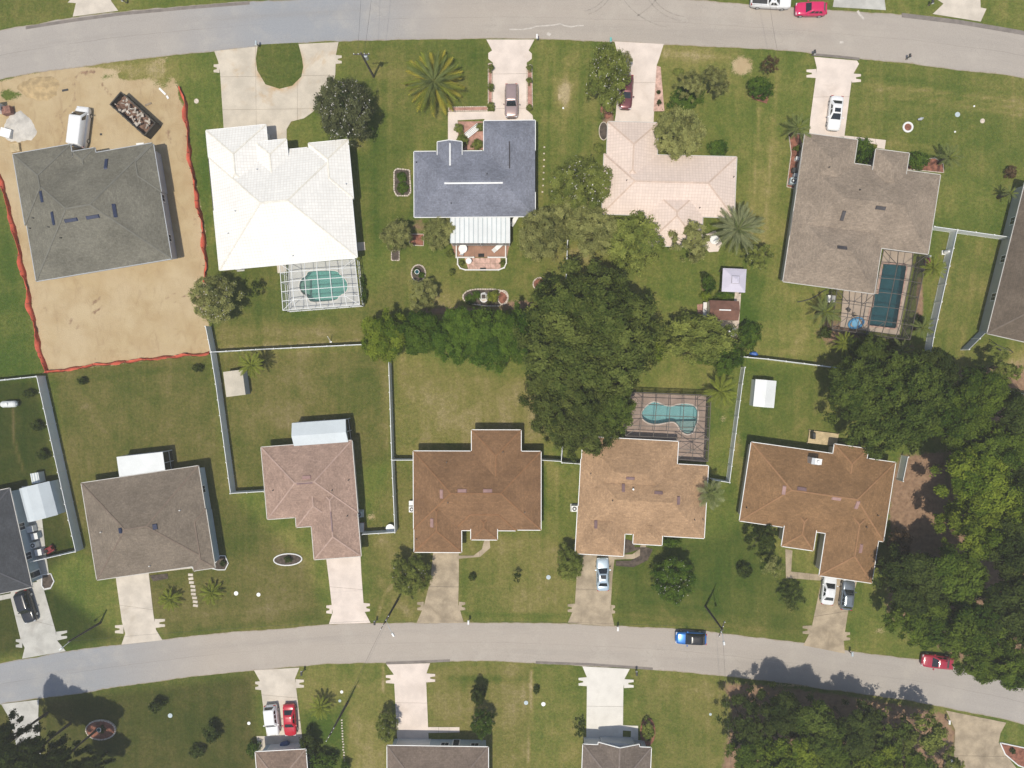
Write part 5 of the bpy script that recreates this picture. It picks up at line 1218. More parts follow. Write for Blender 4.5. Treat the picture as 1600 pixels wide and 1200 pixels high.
def palm(px, py, r, rings, th, label, tr=0.22, wide=0.75, group='palms'):
    p = P(px, py, th + 0.5); k = (CAM_H - th) / FPX; Rm = r * k
    root = thing('palm', label, 'palm', (p.x, p.y, 0), 0, group); g = random.Random(int(px * 7 + py))
    mb = MB(); mb.tube([(0, 0, -.05), (0.05, 0.03, th * .5), (0, 0, th)], [tr * 1.25, tr, tr * .9], 8); mb.build('trunk', M_BARK, root, True, world=False)
    for n, ln, tilt, droop, mt in rings:
        for i in range(n):
            o = link('frond', g.choice(FR[droop]), root, LEAF[mt]); s = Rm * ln * g.uniform(.88, 1.1)
            o.location = (0, 0, th); o.scale = (s, s * wide, s); o.rotation_euler = (g.uniform(-.25, .25), -math.radians(tilt + g.uniform(-6, 6)), 2 * math.pi * (i + g.uniform(-.3, .3)) / n + tilt)
    return root
palm(677, 125, 47, [(17, 1.0, 2, .4, 'palmyellow'), (15, 0.95, 14, .4, 'palmlime'), (13, .85, 26, .4, 'palm'), (9, .65, 45, .15, 'palm')], 1.6, 'big palm with yellowing frond tips on the front lawn', 0.45, 0.55)
palm(1155, 357, 39, [(18, 1.0, 4, .4, 'palmgrey'), (16, .95, 16, .4, 'palmgrey'), (14, .85, 28, .15, 'palmgrey'), (8, .6, 50, .15, 'palm')], 3.2, 'big silver-green palm at the peach roof corner', 0.35, 0.5)
R1 = [(9, 1.0, 5, .4, 'palm'), (7, .8, 25, .4, 'palm'), (4, .6, 50, .15, 'palmlime')]; R2 = [(12, 1.0, 4, .4, 'palmlime'), (10, .85, 22, .4, 'palmlime'), (6, .6, 48, .15, 'palmlime')]
palm(1113, 773, 23, [(10, 1, 4, .4, 'palmgrey'), (9, .85, 20, .4, 'palm'), (6, .6, 45, .15, 'palm')], 4.5, 'fan-shaped palm against the caramel roof\'s side', 0.18, 1.2)
for x, y, r, R_, h, lab in [(263, 938, 19, R2, 0.8, 'yellow-green palm nearer the pale drive of the taupe-brown house'), (328, 928, 20, R2, 0.8, 'yellow-green palm beside the row of stepping stones'), (390, 570, 22, R2, 3.5, 'palm beside the tan garden shed'),
                            (499, 1108, 20, R2, 1.5, 'low palm on the bottom lawn beside the red car'), (1250, 198, 21, R1, 3.0, 'palm at the taupe-roofed house\'s garage corner'), (1487, 244, 21, R1, 2.6, 'palm at the taupe-roofed house\'s front corner'),
                            (1463, 418, 19, R2, 2.8, 'palm between the dark pool cage and the white fence'), (1292, 487, 24, R1, 3.0, 'palm at the dark pool cage\'s lower side'), (1322, 536, 19, R2, 2.4, 'lime palm in the mulch bed below the dark pool'),
                            (1445, 512, 18, R1, 2.6, 'palm in front of the white fence near the woods'), (1414, 548, 20, R1, 2.6, 'palm at the mulch bed\'s end beside the woods'), (1128, 612, 26, R2, 2.8, 'lime palm beside the kidney pool cage'),
                            (1582, 300, 13, R1, 2.4, 'small palm at the brown house on the photo edge'), (1395, 560, 14, R1, 2.0, 'short dark palm under the woods by the pool')]:
    palm(x, y, r, R_, h, lab)
# ------------------------------------------------------------------ vehicles
CAR = {  # length, width, belt z, roof z, cabin base x0 x1, roof x0 x1 (fractions of length, front = +), roof half width fraction
    'sedan': (4.8, 1.85, 0.92, 1.42, -0.37, 0.22, -0.21, 0.05, 0.70),
    'hatch': (4.3, 1.80, 0.95, 1.48, -0.45, 0.21, -0.34, 0.04, 0.71),
    'suv': (4.75, 1.92, 1.05, 1.68, -0.475, 0.20, -0.42, 0.06, 0.76),
    'van': (5.9, 2.05, 1.15, 2.30, -0.49, 0.36, -0.485, 0.20, 0.88),
    'pickup': (5.6, 1.98, 1.05, 1.75, -0.08, 0.22, -0.04, 0.09, 0.76),
}
def rrect(x0, x1, hw, r, z, n=3):
    pts = []
    for cx, cy, a0 in ((x1 - r, hw - r, 0), (x0 + r, hw - r, 90), (x0 + r, -hw + r, 180), (x1 - r, -hw + r, 270)):
        for i in range(n + 1):
            a = math.radians(a0 + 90 * i / n); pts.append(Vector((cx + r * math.cos(a), cy + r * math.sin(a), z)))
    return pts
def loft(rings, cap_top=True, cap_bot=False):
    mb = MB(); n = len(rings[0]); vs = [p for r in rings for p in r]; fs = []
    for i in range(len(rings) - 1):
        for k in range(n): fs.append((i * n + k, i * n + (k + 1) % n, (i + 1) * n + (k + 1) % n, (i + 1) * n + k))
    if cap_top: fs.append(tuple(range((len(rings) - 1) * n, len(rings) * n)))
    if cap_bot: fs.append(tuple(reversed(range(n))))
    mb.add(vs, fs); return mb
def glass(root, q, name, off=0.012, mat=None):
    a, b, c, d = [Vector(p) for p in q]; n = (b - a).cross(d - a).normalized()
    ctr = (a + b + c + d) / 4
    if n.dot(ctr - Vector((0, 0, 0.6))) < 0: n = -n
    mb = MB(); v = [p + n * off for p in (a, b, c, d)] + [p - n * 0.02 for p in (a, b, c, d)]
    mb.add(v, [(0, 1, 2, 3), (4, 7, 6, 5), (0, 4, 5, 1), (1, 5, 6, 2), (2, 6, 7, 3), (3, 7, 4, 0)]); return mb.build(name, mat or M_CARGLASS, root, world=False)
_ty = MB(); _ty.tube([(0, -.10, 0), (0, -.085, 0), (0, .085, 0), (0, .10, 0)], [.27, .33, .33, .27], 14); TYRE_ME = _ty.mesh('tyre')
_ri = MB(); _ri.tube([(0, -.108, 0), (0, .108, 0)], .21, 12); RIM_ME = _ri.mesh('rim')
def vehicle(kind, name, cat, label, px, py, head, paint, roofpaint=None, L_=None, W_=None, sunroof=False, group=None):
    """head: compass of the bonnet in the picture, degrees anticlockwise from picture right"""
    ln, wd, zb, zr, c0, c1, r0, r1, rh = CAR[kind]; ln = L_ or ln; wd = W_ or wd; hw = wd / 2
    p = P(px, py, 0.9); root = thing(name, label, cat, (0, 0, 0), 0, group)
    X = [-.5, -.485, -.45, -.38, -.26, 0, .22, .32, .41, .465, .49, .5]
    HW = [.66, .80, .92, .975, 1, 1, 1, .985, .95, .87, .75, .60]
    if kind in ('sedan',): ZT = [.62, .80, .90, .93, .93, .93, .92, .87, .82, .75, .66, .56]
    elif kind == 'pickup': ZT = [.75, .98, 1.03, 1.04, 1.05, 1.05, 1.05, 1.03, .99, .94, .84, .64]
    elif kind == 'van': ZT = [.75, 1.05, 1.14, 1.15, 1.15, 1.15, 1.15, 1.14, 1.05, .96, .84, .62]
    else: ZT = [.70, .92, zb - .02, zb, zb, zb, zb, zb - .04, zb - .09, zb - .16, zb - .28, .58]
    mb = MB(); rows = []
    for x, w, zt in zip(X, HW, ZT):
        w *= hw; z0 = 0.28 if abs(x) > .47 else 0.20
        half = [(w * .90, z0), (w * .985, z0 + .12), (w, z0 + (zt - z0) * .55), (w * .975, z0 + (zt - z0) * .82), (w * .90, zt - .015), (w * .62, zt + .015), (0, zt + .028)]
        rows.append([Vector((x * ln, y, z)) for y, z in half] + [Vector((x * ln, -y, z)) for y, z in half[-2::-1]])
    m = len(rows[0]); vs = [q for r in rows for q in r]; fs = []
    for i in range(len(rows) - 1):
        for k in range(m): fs.append((i * m + k, i * m + (k + 1) % m, (i + 1) * m + (k + 1) % m, (i + 1) * m + k))
    fs += [tuple(reversed(range(m))), tuple(range((len(rows) - 1) * m, len(rows) * m))]
    mb.add(vs, [tuple(reversed(f)) for f in fs]); body = mb.build('body', paint, root, True, world=False)
    bh = hw * .90; th = hw * rh; b0, b1, t0, t1 = c0 * ln, c1 * ln, r0 * ln, r1 * ln
    rings = [rrect(b0, b1, bh, .16, zb - .05), rrect(t0, t1, th, .14, zr - .04), rrect(t0 + .10, t1 - .10, th - .09, .12, zr + .01), rrect(t0 + .4, t1 - .35, th - .35, .1, zr + .03)]
    if kind == 'van': rings = [rrect(b0, b1, bh, .16, zb - .05), rrect(t0, t1, th, .16, zr - .06), rrect(t0 + .12, t1 - .12, th - .10, .12, zr), rrect(t0 + .4, t1 - .35, th - .35, .1, zr + .03)]
    cb = loft(rings).build('cabin', roofpaint or paint, root, True, world=False)
    lerp = lambda a, b, t: a + (b - a) * t; zl, zh = zb - .05, zr - .04
    def pt(side, t, f):           # point on a cabin side
        y = lerp(bh, th, t); x0, x1 = lerp(b0, t0, t), lerp(b1, t1, t); z = lerp(zl, zh, t)
        if side == 'F': return (x1, lerp(-y, y, f), z)
        if side == 'R': return (x0, lerp(-y, y, f), z)
        return (lerp(x0, x1, f), y if side == 'L' else -y, z)
    glass(root, [pt('F', .12, .09), pt('F', .12, .91), pt('F', .95, .89), pt('F', .95, .11)], 'windshield')
    if kind != 'van': glass(root, [pt('R', .2, .10), pt('R', .2, .90), pt('R', .92, .87), pt('R', .92, .13)], 'rear_window')
    for sd in 'LR':
        s_ = 'L' if sd == 'L' else 'Q'
        cuts = ((.14, .34), (.37, .60), (.63, .86)) if kind in ('suv', 'hatch') else ((.80, .94),) if kind == 'van' else ((.20, .48), (.52, .84))
        for f0, f1 in cuts: glass(root, [pt(s_, .2, f0), pt(s_, .2, f1), pt(s_, .86, f1 - .02), pt(s_, .86, f0 + .02)], 'side_window')
    if sunroof:
        mb = MB(); mb.box((lerp(t0, t1, .68), 0, zr + .03), (.55, th * 1.25, .03)); mb.build('sunroof', M_CARGLASS, root, world=False)
    for sx, wx in ((1, .31), (-1, -.30)):
        for sy in (1, -1):
            t = link('wheel', TYRE_ME, root, M_BLACK); t.location = (wx * ln, sy * (hw - .10), .33); r_ = link('rim', RIM_ME, t, M_STEEL)
    for sy in (1, -1):
        mb = MB(); mb.box((.462 * ln, sy * hw * .66, ZT[9] - .10), (.22, .36, .13)); mb.build('headlight', M_LAMP, root, world=False)
        mb = MB(); mb.box((-.482 * ln, sy * hw * .70, ZT[1] - .08), (.12, .34, .16)); mb.build('taillight', M_TAIL, root, world=False)
        mb = MB(); mb.box((b1 - .35, sy * (hw + .09), zb + .02), (.14, .2, .14)); mb.build('mirror', paint, root, world=False)
    for x in (.497, -.497):
        mb = MB(); mb.box((x * ln, 0, .45), (.06, wd * .62, .16)); mb.build('bumper', M_DARKMETAL, root, world=False)
    if kind == 'pickup':
        mb = MB(); mb.box((-.285 * ln, 0, 1.07), (.37 * ln, wd * .72, .02)); mb.build('bed', M_DARKMETAL, root, world=False)
        for sy in (1, -1):
            mb = MB(); mb.box((-.285 * ln, sy * hw * .84, 1.12), (.38 * ln, .12, .16)); mb.build('bed_rail', paint, root, world=False)
    if kind == 'van':
        mb = MB()
        for i in range(4): MB().box((lerp(t0, t1, .2 + .2 * i), 0, zr + .035), (.06, th * 1.5, .02)).build('roof_rib', paint, root, world=False)
    root.location = (p.x, p.y, 0.055); root.rotation_euler.z = math.radians(head); return root
M_LAMP = pm('headlamp', (0.7, 0.72, 0.75), 0.05, 1, 5, 0.05, 0.1); M_TAIL = pm('tail_lamp', (0.35, 0.02, 0.02), 0.1, 1, 5, 0.05, 0.2)
WHT = paint_mat('white_paint', (0.78, 0.78, 0.77)); BLK = paint_mat('black_paint', (0.012, 0.014, 0.018)); RED = paint_mat('red_paint', (0.48, 0.012, 0.03)); PNK = paint_mat('crimson_paint', (0.60, 0.02, 0.11))
CAR1 = 'parked cars'
vehicle('van', 'van', 'van', 'white cargo van parked on the sandy building lot', 126, 198, 82, WHT)
vehicle('suv', 'car', 'car', 'rose-gold car parked before the slate blue-grey roofed house', 799, 157, -90, paint_mat('rose_gold_paint', (0.46, 0.34, 0.31), .5), group=CAR1)
vehicle('sedan', 'car', 'car', 'burgundy car half under the oval flowering tree', 979, 143, -94, paint_mat('burgundy_paint', (0.17, 0.05, 0.055), .3), group=CAR1)
vehicle('sedan', 'car', 'car', 'white sedan with sunroof on the taupe-roofed house\'s drive', 1306, 176, -96, WHT, sunroof=True, group=CAR1)
vehicle('pickup', 'pickup_truck', 'pickup', 'white pickup cut by the top photo edge beside the crimson car', 1205, 0, -4, WHT)
vehicle('hatch', 'car', 'car', 'crimson car parked at the top road\'s edge', 1268, 13, 179, PNK, group=CAR1)
vehicle('suv', 'car', 'car', 'black car on the grey drive beside the dark slate roof', 40, 948, -74, BLK, L_=4.9, group=CAR1)
vehicle('suv', 'car', 'car', 'white boxy car parked beside the red one', 424, 1126, -84, WHT, L_=4.5, group=CAR1)
vehicle('sedan', 'car', 'car', 'red car parked beside the white boxy one', 452, 1126, -87, RED, L_=4.7, group=CAR1)
vehicle('sedan', 'car', 'car', 'silver-blue sedan on the caramel-roofed house\'s drive', 942, 898, 91, paint_mat('silver_blue_paint', (0.50, 0.60, 0.66), .4), sunroof=True, group=CAR1)
vehicle('hatch', 'car', 'car', 'blue car with black roof driving on the bottom road', 1080, 998, 178, paint_mat('azure_paint', (0.02, 0.16, 0.50), .3), paint_mat('gloss_black_paint', (0.012, 0.012, 0.013)), L_=4.4)
vehicle('sedan', 'car', 'car', 'white sedan beside the grey one on the russet-roofed house\'s drive', 1296, 921, 83, paint_mat('pearl_paint', (0.70, 0.71, 0.70)), L_=4.5, group=CAR1)
vehicle('hatch', 'car', 'car', 'steel-grey car beside the white sedan on the tan drive', 1325, 930, 84, paint_mat('steel_grey_paint', (0.22, 0.25, 0.27), .6), group=CAR1)
vehicle('sedan', 'car', 'car', 'dark red car parked on the verge by the woods', 1466, 1035, 174, paint_mat('dark_red_paint', (0.36, 0.02, 0.045)), L_=4.4, group=CAR1)
vehicle('hatch', 'car', 'car', 'pale car tip showing at the bottom edge under the thicket', 1487, 1212, 80, paint_mat('pale_blue_paint', (0.5, 0.56, 0.58)), group=CAR1)
# ------------------------------------------------------------------ building-lot things
def at_(px, py, z=0.0): return P(px, py, z)
def simple(name, label, cat, px, py, parts, rz=0.0, group=None, z=0.0):
    """parts: list of (name, material, fn(mb)) built in local space"""
    p = P(px, py, z); root = thing(name, label, cat, (0, 0, 0), 0, group)
    for nm, mt, fn in parts:
        mb = MB(); fn(mb); mb.build(nm, mt, root, world=False)
    root.location = (p.x, p.y, z); root.rotation_euler.z = math.radians(rz); return root
M_BIN = pm('dumpster_steel', (0.055, 0.05, 0.04), 0.35, 1.4, 9, 0.3, 0.7); M_DEBRIS = pm('debris_board', (0.45, 0.40, 0.34), 0.4, 2, 9, 0.3, 0.9); M_DEBRIS2 = pm('debris_brown', (0.20, 0.12, 0.085), 0.4, 2, 9, 0.3, 0.9)
def dumpster():
    p = P(211, 180, 1.0); root = thing('dumpster', 'dark roll-off dumpster full of debris on the sandy lot', 'dumpster', (0, 0, 0))
    ln, wd, h = 6.6, 2.35, 1.5
    for nm, c, s in (('side_wall', (0, wd / 2, h / 2), (ln, .1, h)), ('side_wall', (0, -wd / 2, h / 2), (ln, .1, h)), ('end_wall', (ln / 2, 0, h / 2), (.1, wd - .11, h)), ('end_wall', (-ln / 2, 0, h / 2), (.1, wd - .11, h)), ('floor', (0, 0, .12), (ln - .12, wd - .12, .1)),
                     ('top_rail', (0, wd / 2, h + .07), (ln + .1, .16, .12)), ('top_rail', (0, -wd / 2, h + .07), (ln + .1, .16, .12)), ('end_rail', (ln / 2, 0, h + .06), (.16, wd - .2, .12)), ('end_rail', (-ln / 2, 0, h + .06), (.16, wd - .2, .12))):
        MB().box(c, s).build(nm, M_BIN, root, world=False)
    for i in range(7):
        for sy in (1, -1): MB().box((-ln / 2 + .5 + i * .93, sy * (wd / 2 + .09), h / 2), (.1, .1, h - .05)).build('rib', M_BIN, root, world=False)
    root.location = (p.x, p.y, 0); root.rotation_euler.z = math.radians(-42)
    g = random.Random(3); d = MB(); nx, ny = 26, 10; vs = []
    for i in range(nx):
        for j in range(ny): vs.append(((i / (nx - 1) - .5) * (ln - .16), (j / (ny - 1) - .5) * (wd - .16), .75 + .35 * math.sin(i * .5) * math.cos(j * .7) + g.uniform(-.12, .12)))
    d.add(vs, [(i * ny + j, (i + 1) * ny + j, (i + 1) * ny + j + 1, i * ny + j + 1) for i in range(nx - 1) for j in range(ny - 1)])
    o = d.build('debris_heap', M_DEBRIS2, None, world=False); tag(o, 'heap of brown building debris filling the dumpster', 'debris', kind='stuff'); o.location = root.location; o.rotation_euler = root.rotation_euler
    b = MB()
    for _ in range(34):
        b.box((g.uniform(-.45, .42) * ln, g.uniform(-.4, .4) * wd, g.uniform(1.0, 1.4)), (g.uniform(.2, 1.1), g.uniform(.08, .4), .04), M=Matrix.Rotation(g.uniform(0, 3), 3, 'Z') @ Matrix.Rotation(g.uniform(-.4, .4), 3, 'X'))
    o = b.build('debris_scraps', M_DEBRIS, None, world=False); tag(o, 'pale board scraps lying in the dumpster', 'debris', kind='stuff'); o.location = root.location; o.rotation_euler = root.rotation_euler
dumpster()
M_BRICK = pm('brick_stack', (0.26, 0.13, 0.10), 0.3, 3, 10, 0.2, 0.9)
def stack_(mb, w, l, h, nx, ny, nz):
    for i in range(nx):
        for j in range(ny):
            for k in range(nz): mb.box(((i - (nx - 1) / 2) * w / nx, (j - (ny - 1) / 2) * l / ny, h / nz * (k + .5)), (w / nx * .94, l / ny * .94, h / nz * .93))
simple('brick_pallet', 'pallet of red-brown bricks at the sandy lot edge', 'bricks', 16, 175, [('bricks', M_BRICK, lambda m: stack_(m, 1.3, 1.1, .9, 4, 4, 4))], 10)
simple('portable_toilet', 'white portable box standing beside the brick pallet', 'toilet', 3, 172, [('cabin', M_WHITE, lambda m: m.box((0, 0, 1.0), (1.1, 1.1, 2.0))), ('roof', M_ALU, lambda m: m.box((0, 0, 2.1), (1.2, 1.2, .18), taper=.7)), ('door', M_ALU, lambda m: m.box((.57, 0, 1.0), (.04, .8, 1.8)))], 8)
simple('mixer_crate', 'pale crate on the white washout pad', 'crate', 14, 210, [('box', M_ALU, lambda m: m.box((0, 0, .35), (1.5, 1.2, .7))), ('lid', M_WHITE, lambda m: m.box((0, 0, .73), (1.56, 1.26, .06)))], -15)
simple('lumber_pile', 'tan lumber pile beside the washout pad', 'lumber', 26, 232, [('board', M_WOOD_Y, lambda m, i=i: m.box((0, -.5 + .21 * i, .2), (1.3, .18, .4))) for i in range(6)], 8)
for i, (x, y, l, a) in enumerate([(254, 143, 1.3, -45), (232, 163, 1.0, 20), (219, 225, 1.1, 5), (262, 152, .5, -60), (230, 226, .8, 35), (158, 210, .3, 0), (102, 141, .9, 10)]):
    simple('scrap_board', ['loose white board lying above the dumpster', 'loose pale board lying beside the dumpster', 'white board leaning near the charcoal roof\'s front', 'short white offcut near the orange silt fence', 'brown board lying near the charcoal roof\'s entry', 'tiny dark scrap beside the van', 'dark scrap lying on the raked sand'][i], 'board', x, y,
           [('board', M_WHITE if i in (0, 2, 3) else M_DARKMETAL if i > 4 else M_WOOD, lambda m, l=l: m.box((0, 0, .04), (l, .28, .06)))], a, 'scrap boards on the sandy lot')
# ------------------------------------------------------------------ sheds, gazebo, garden furniture
M_LILAC = pm('lilac_metal', (0.56, 0.53, 0.62), 0.05, .6, 5, .04, .5); M_SHEDBROWN = pm('brown_shed_roof', (0.17, 0.085, 0.06), 0.2, 1.2, 8, .15, .9); M_SHEDTAN = pm('tan_shed_metal', (0.50, 0.45, 0.36), .1, .8, 6, .06, .6)
def shed(label, px, py, rz, w, l, h, ridge, roofmat, roofmat2, wallmat, gambrel=False):
    p = P(px, py, h); root = thing('shed', label, 'shed', (0, 0, 0))
    MB().box((0, 0, h / 2), (w - .12, l - .12, h)).build('wall', wallmat, root, world=False)
    prof = [(-w / 2, h - .02), (-w * .27, h + ridge * .62), (0, h + ridge), (w * .27, h + ridge * .62), (w / 2, h - .02)] if gambrel else [(-w / 2, h - .02), (0, h + ridge), (w / 2, h - .02)]
    for i in range(len(prof) - 1):
        (x0, z0), (x1, z1) = prof[i], prof[i + 1]; mb = MB(); v = [(x0, -l / 2, z0), (x1, -l / 2, z1), (x1, l / 2, z1), (x0, l / 2, z0)]
        mb.add(v + [(a, b, c - .05) for a, b, c in v], [(0, 1, 2, 3), (7, 6, 5, 4), (0, 4, 5, 1), (1, 5, 6, 2), (2, 6, 7, 3), (3, 7, 4, 0)]); mb.build('roof_panel', roofmat if i % 2 == 0 or gambrel else roofmat2, root, world=False)
    for sy in (-1, 1):
        mb = MB(); pts = [(x, sy * (l / 2 - .06), z - .04) for x, z in prof]; mb.add(pts, [tuple(range(len(pts)))]); mb.build('gable', wallmat, root, world=False)
    MB().box((0, -l / 2 + .05, h * .45), (w * .4, .05, h * .85)).build('door', M_ALU, root, world=False)
    root.location = (p.x, p.y, 0); root.rotation_euler.z = math.radians(rz); return root
shed('white metal shed with barn roof beside the dark slate house', 60, 784, 14, 4.6, 5.0, 2.2, 1.5, M_SHEDW, M_SHEDW, M_WALL_BLUE, True)
shed('small white garden shed below the long back fence', 1195, 615, -5, 2.9, 3.8, 1.9, .35, M_PATIOROOF, M_PATIOROOF, M_ALU)
shed('tan metal garden shed beside a palm', 366, 599, 7, 2.8, 3.6, 1.8, .35, M_SHEDTAN, M_SHEDTAN, M_WALL_GREY)
s_ = shed('brown-roofed garden shed with white ridge vent', 1131, 485, 88, 2.7, 4.1, 2.0, .6, M_SHEDBROWN, M_SHEDBROWN, M_WALL_CREAM)
MB().box((0, 0, 2.63), (.16, 1.6, .08)).build('ridge_vent', M_WHITE, s_, world=False); MB().box((0, 2.35, .9), (2.3, .5, .12)).build('porch_shelf', M_WALL_WHITE, s_, world=False)
def gazebo():
    p = P(1147, 438, 2.4); root = thing('gazebo', 'square lilac-roofed gazebo with a small cupola', 'gazebo', (0, 0, 0)); w = 1.62
    for k in range(4):
        a = [(-w, -w), (w, -w), (w, w), (-w, w)]; q0, q1 = a[k], a[(k + 1) % 4]; t = .28
        mb = MB(); v = [(q0[0], q0[1], 2.4), (q1[0], q1[1], 2.4), (q1[0] * t, q1[1] * t, 3.0), (q0[0] * t, q0[1] * t, 3.0)]; mb.add(v + [(x, y, z - .05) for x, y, z in v], [(0, 1, 2, 3), (7, 6, 5, 4), (0, 4, 5, 1), (2, 6, 7, 3)]); mb.build('roof_panel', M_LILAC, root, world=False)
        MB().box((q0[0] * .92, q0[1] * .92, 1.19), (.12, .12, 2.38)).build('post', M_BRONZE, root, world=False)
    MB().box((0, 0, 3.1), (1.05, 1.05, .06)).add([], []).build('cupola_base', M_BRONZE, root, world=False); MB().box((0, 0, 3.22), (1.0, 1.0, .18), taper=.2).build('cupola', M_LILAC, root, world=False)
    root.location = (p.x, p.y, 0); root.rotation_euler.z = math.radians(-3)
gazebo()
def chair_parts(m): pass
def round_table(label, px, py, r=.6, mat=None, z=.05):
    simple('garden_table', label, 'table', px, py, [('top', mat or M_WHITE, lambda m: m.disc((0, 0, .70), r, .05, 20)), ('pedestal', M_ALU, lambda m: m.tube([(0, 0, 0), (0, 0, .7)], .06, 8)), ('foot', M_ALU, lambda m: m.disc((0, 0, 0), .28, .05, 12))], 0, 'round white garden tables', z)
def chair(label, px, py, rz, mat=None):
    simple('garden_chair', label, 'chair', px, py, [('seat', mat or M_DARKMETAL, lambda m: m.box((0, 0, .43), (.48, .48, .05))), ('backrest', mat or M_DARKMETAL, lambda m: m.box((-.24, 0, .7), (.05, .48, .5)))] + [('leg', mat or M_DARKMETAL, lambda m, a=a, b=b: m.box((a * .2, b * .2, .2), (.04, .04, .42))) for a in (-1, 1) for b in (-1, 1)], rz, 'garden chairs', .05)
round_table('round white table on the brown back patio', 724, 390, .62); round_table('small round white table on the pink pavers', 733, 409, .42); round_table('round white table at the gravel path\'s end', 1143, 519, .62); round_table('round white table on the peach house patio pad', 1114, 376, .62)
chair('dark chair tucked at the gravel path table', 1151, 520, 170); chair('dark chair at the peach patio table', 1119, 370, 230); chair('white chair below the brown patio\'s round table', 722, 397, 80, M_WHITE); chair('dark chair in the dark pool cage', 1324, 484, 40); chair('wooden chair in the dark pool cage', 1333, 492, 100, M_WOOD)
def lounger(label, px, py, rz, mat=None):
    simple('sun_lounger', label, 'lounger', px, py, [('mattress', mat or M_WHITE, lambda m: m.box((.25, 0, .38), (1.3, .6, .1))), ('backrest', mat or M_WHITE, lambda m: m.box((-.65, 0, .5), (.6, .6, .1), M=Matrix.Rotation(.4, 3, 'Y'))), ('frame', M_ALU, lambda m: m.box((0, 0, .29), (1.85, .55, .06)))] + [('leg', M_ALU, lambda m, a=a, b=b: m.box((a * .75, b * .22, .13), (.05, .05, .27))) for a in (-1, 1) for b in (-1, 1)], rz, 'sun loungers', .06)
lounger('white sun lounger on the brown back patio', 778, 387, 42); lounger('pale lounger beside the ribbed patio cover\'s planting', 804, 345, 60)
simple('bench', 'white slatted bench in the slate-roofed house\'s front garden', 'bench', 739, 207, [('slat', M_WHITE, lambda m, i=i: m.box((0, -.28 + i * .19, .44), (2.3, .14, .05))) for i in range(4)] + [('leg', M_WHITE, lambda m, a=a: m.box((a * .9, 0, .2), (.08, .6, .42))) for a in (-1, 1)] + [('backrest', M_WHITE, lambda m: m.box((0, .36, .68), (2.3, .05, .4)))], 38)
simple('inflatable_ring', 'blue inflatable float on the dark pool deck', 'float', 1337, 505, [('ring', pm('blue_vinyl', (0.08, 0.30, 0.55), .1, 1, 5, .05, .3), lambda m: m.tube([(1.05 * math.cos(t * .2618), .65 * math.sin(t * .2618), .15) for t in range(24)], .16, 8, True)), ('floor', pm('pale_blue_vinyl', (0.18, 0.42, 0.62), .1, 1, 5, .05, .3), lambda m: m.disc((0, 0, .06), .6, .05, 16))], 20, None, .09)
simple('patio_cart', 'white square cart outside the dark pool cage', 'cart', 1295, 468, [('top', M_WHITE, lambda m: m.box((0, 0, .85), (1.05, 1.0, .06))), ('body', M_ALU, lambda m: m.box((0, 0, .45), (.95, .9, .75)))], -5)
simple('cooler', 'magenta float leaning by the dark pool cage corner', 'float', 1447, 408, [('body', pm('magenta_vinyl', (0.5, 0.03, 0.16), .1, 1, 5, .05, .4), lambda m: m.box((0, 0, .4), (.5, .9, .8), taper=.7)), ('lid', M_WHITE, lambda m: m.box((0, .55, .4), (.4, .4, .8), taper=.8))], -8)
simple('garden_statue', 'white figure standing beside the fence near a palm', 'statue', 1474, 395, [('base', M_WHITE, lambda m: m.box((0, 0, .1), (.6, .6, .2))), ('figure', M_WHITE, lambda m: m.tube([(0, 0, .2), (0, 0, .6), (.05, 0, 1.0), (.05, 0, 1.25)], [.22, .28, .2, .12], 10))])
# deck behind the russet house
def deck():
    q = [P(x, y, .3) for x, y in ((1265, 672), (1311, 678), (1307, 697), (1262, 692))]; c = sum(q, Vector()) / 4; root = thing('wooden_deck', 'pale wooden deck behind the russet-roofed house', 'deck', (c.x, c.y, 0)); n = 9
    for i in range(n):
        a, b = (i + .04) / n, (i + .96) / n; MB().prism([(p.x, p.y) for p in (q[0].lerp(q[3], a), q[1].lerp(q[2], a), q[1].lerp(q[2], b), q[0].lerp(q[3], b))], .24, .30).build('plank', M_WOOD_Y, root)
    for p in q: MB().box((p.x, p.y, .12), (.12, .12, .23)).build('leg', M_WOOD, root)
deck()
simple('grill', 'dark barbecue grill standing on the pale wooden deck', 'grill', 1268, 680, [('hood', M_DARKMETAL, lambda m: m.box((0, 0, .85), (.5, 1.0, .35), taper=.7)), ('cart', M_DARKMETAL, lambda m: m.box((0, 0, .35), (.45, .9, .68)))], 0, None, .3)
simple('propane_tank', 'white propane tank lying in the fenced yard', 'tank', 20, 631, [('vessel', M_PATIOROOF, lambda m: m.tube([(-1.25, 0, .7), (-1.1, 0, .7), (-.9, 0, .7), (.9, 0, .7), (1.1, 0, .7), (1.25, 0, .7)], [.1, .36, .48, .48, .36, .1], 14)), ('dome', M_ALU, lambda m: m.disc((0, 0, 1.15), .2, .15, 10))] + [('leg', M_STEEL, lambda m, a=a, b=b: m.box((a * .8, b * .3, .12), (.15, .12, .3))) for a in (-1, 1) for b in (-1, 1)], 2)
def ac(label, px, py, rz=0, mat=None):
    simple('air_conditioner', label, 'air conditioner', px, py, [('pad', M_CONC_GREY, lambda m: m.box((0, 0, .05), (1.1, 1.1, .1))), ('case', mat or M_WALL_GREY, lambda m: m.box((0, 0, .5), (.82, .82, .8))), ('fan_grille', M_DARKMETAL, lambda m: m.disc((0, 0, .9), .32, .03, 16)), ('fan_cap', M_ALU, lambda m: m.disc((0, 0, .93), .13, .03, 10))], rz, 'air conditioners')
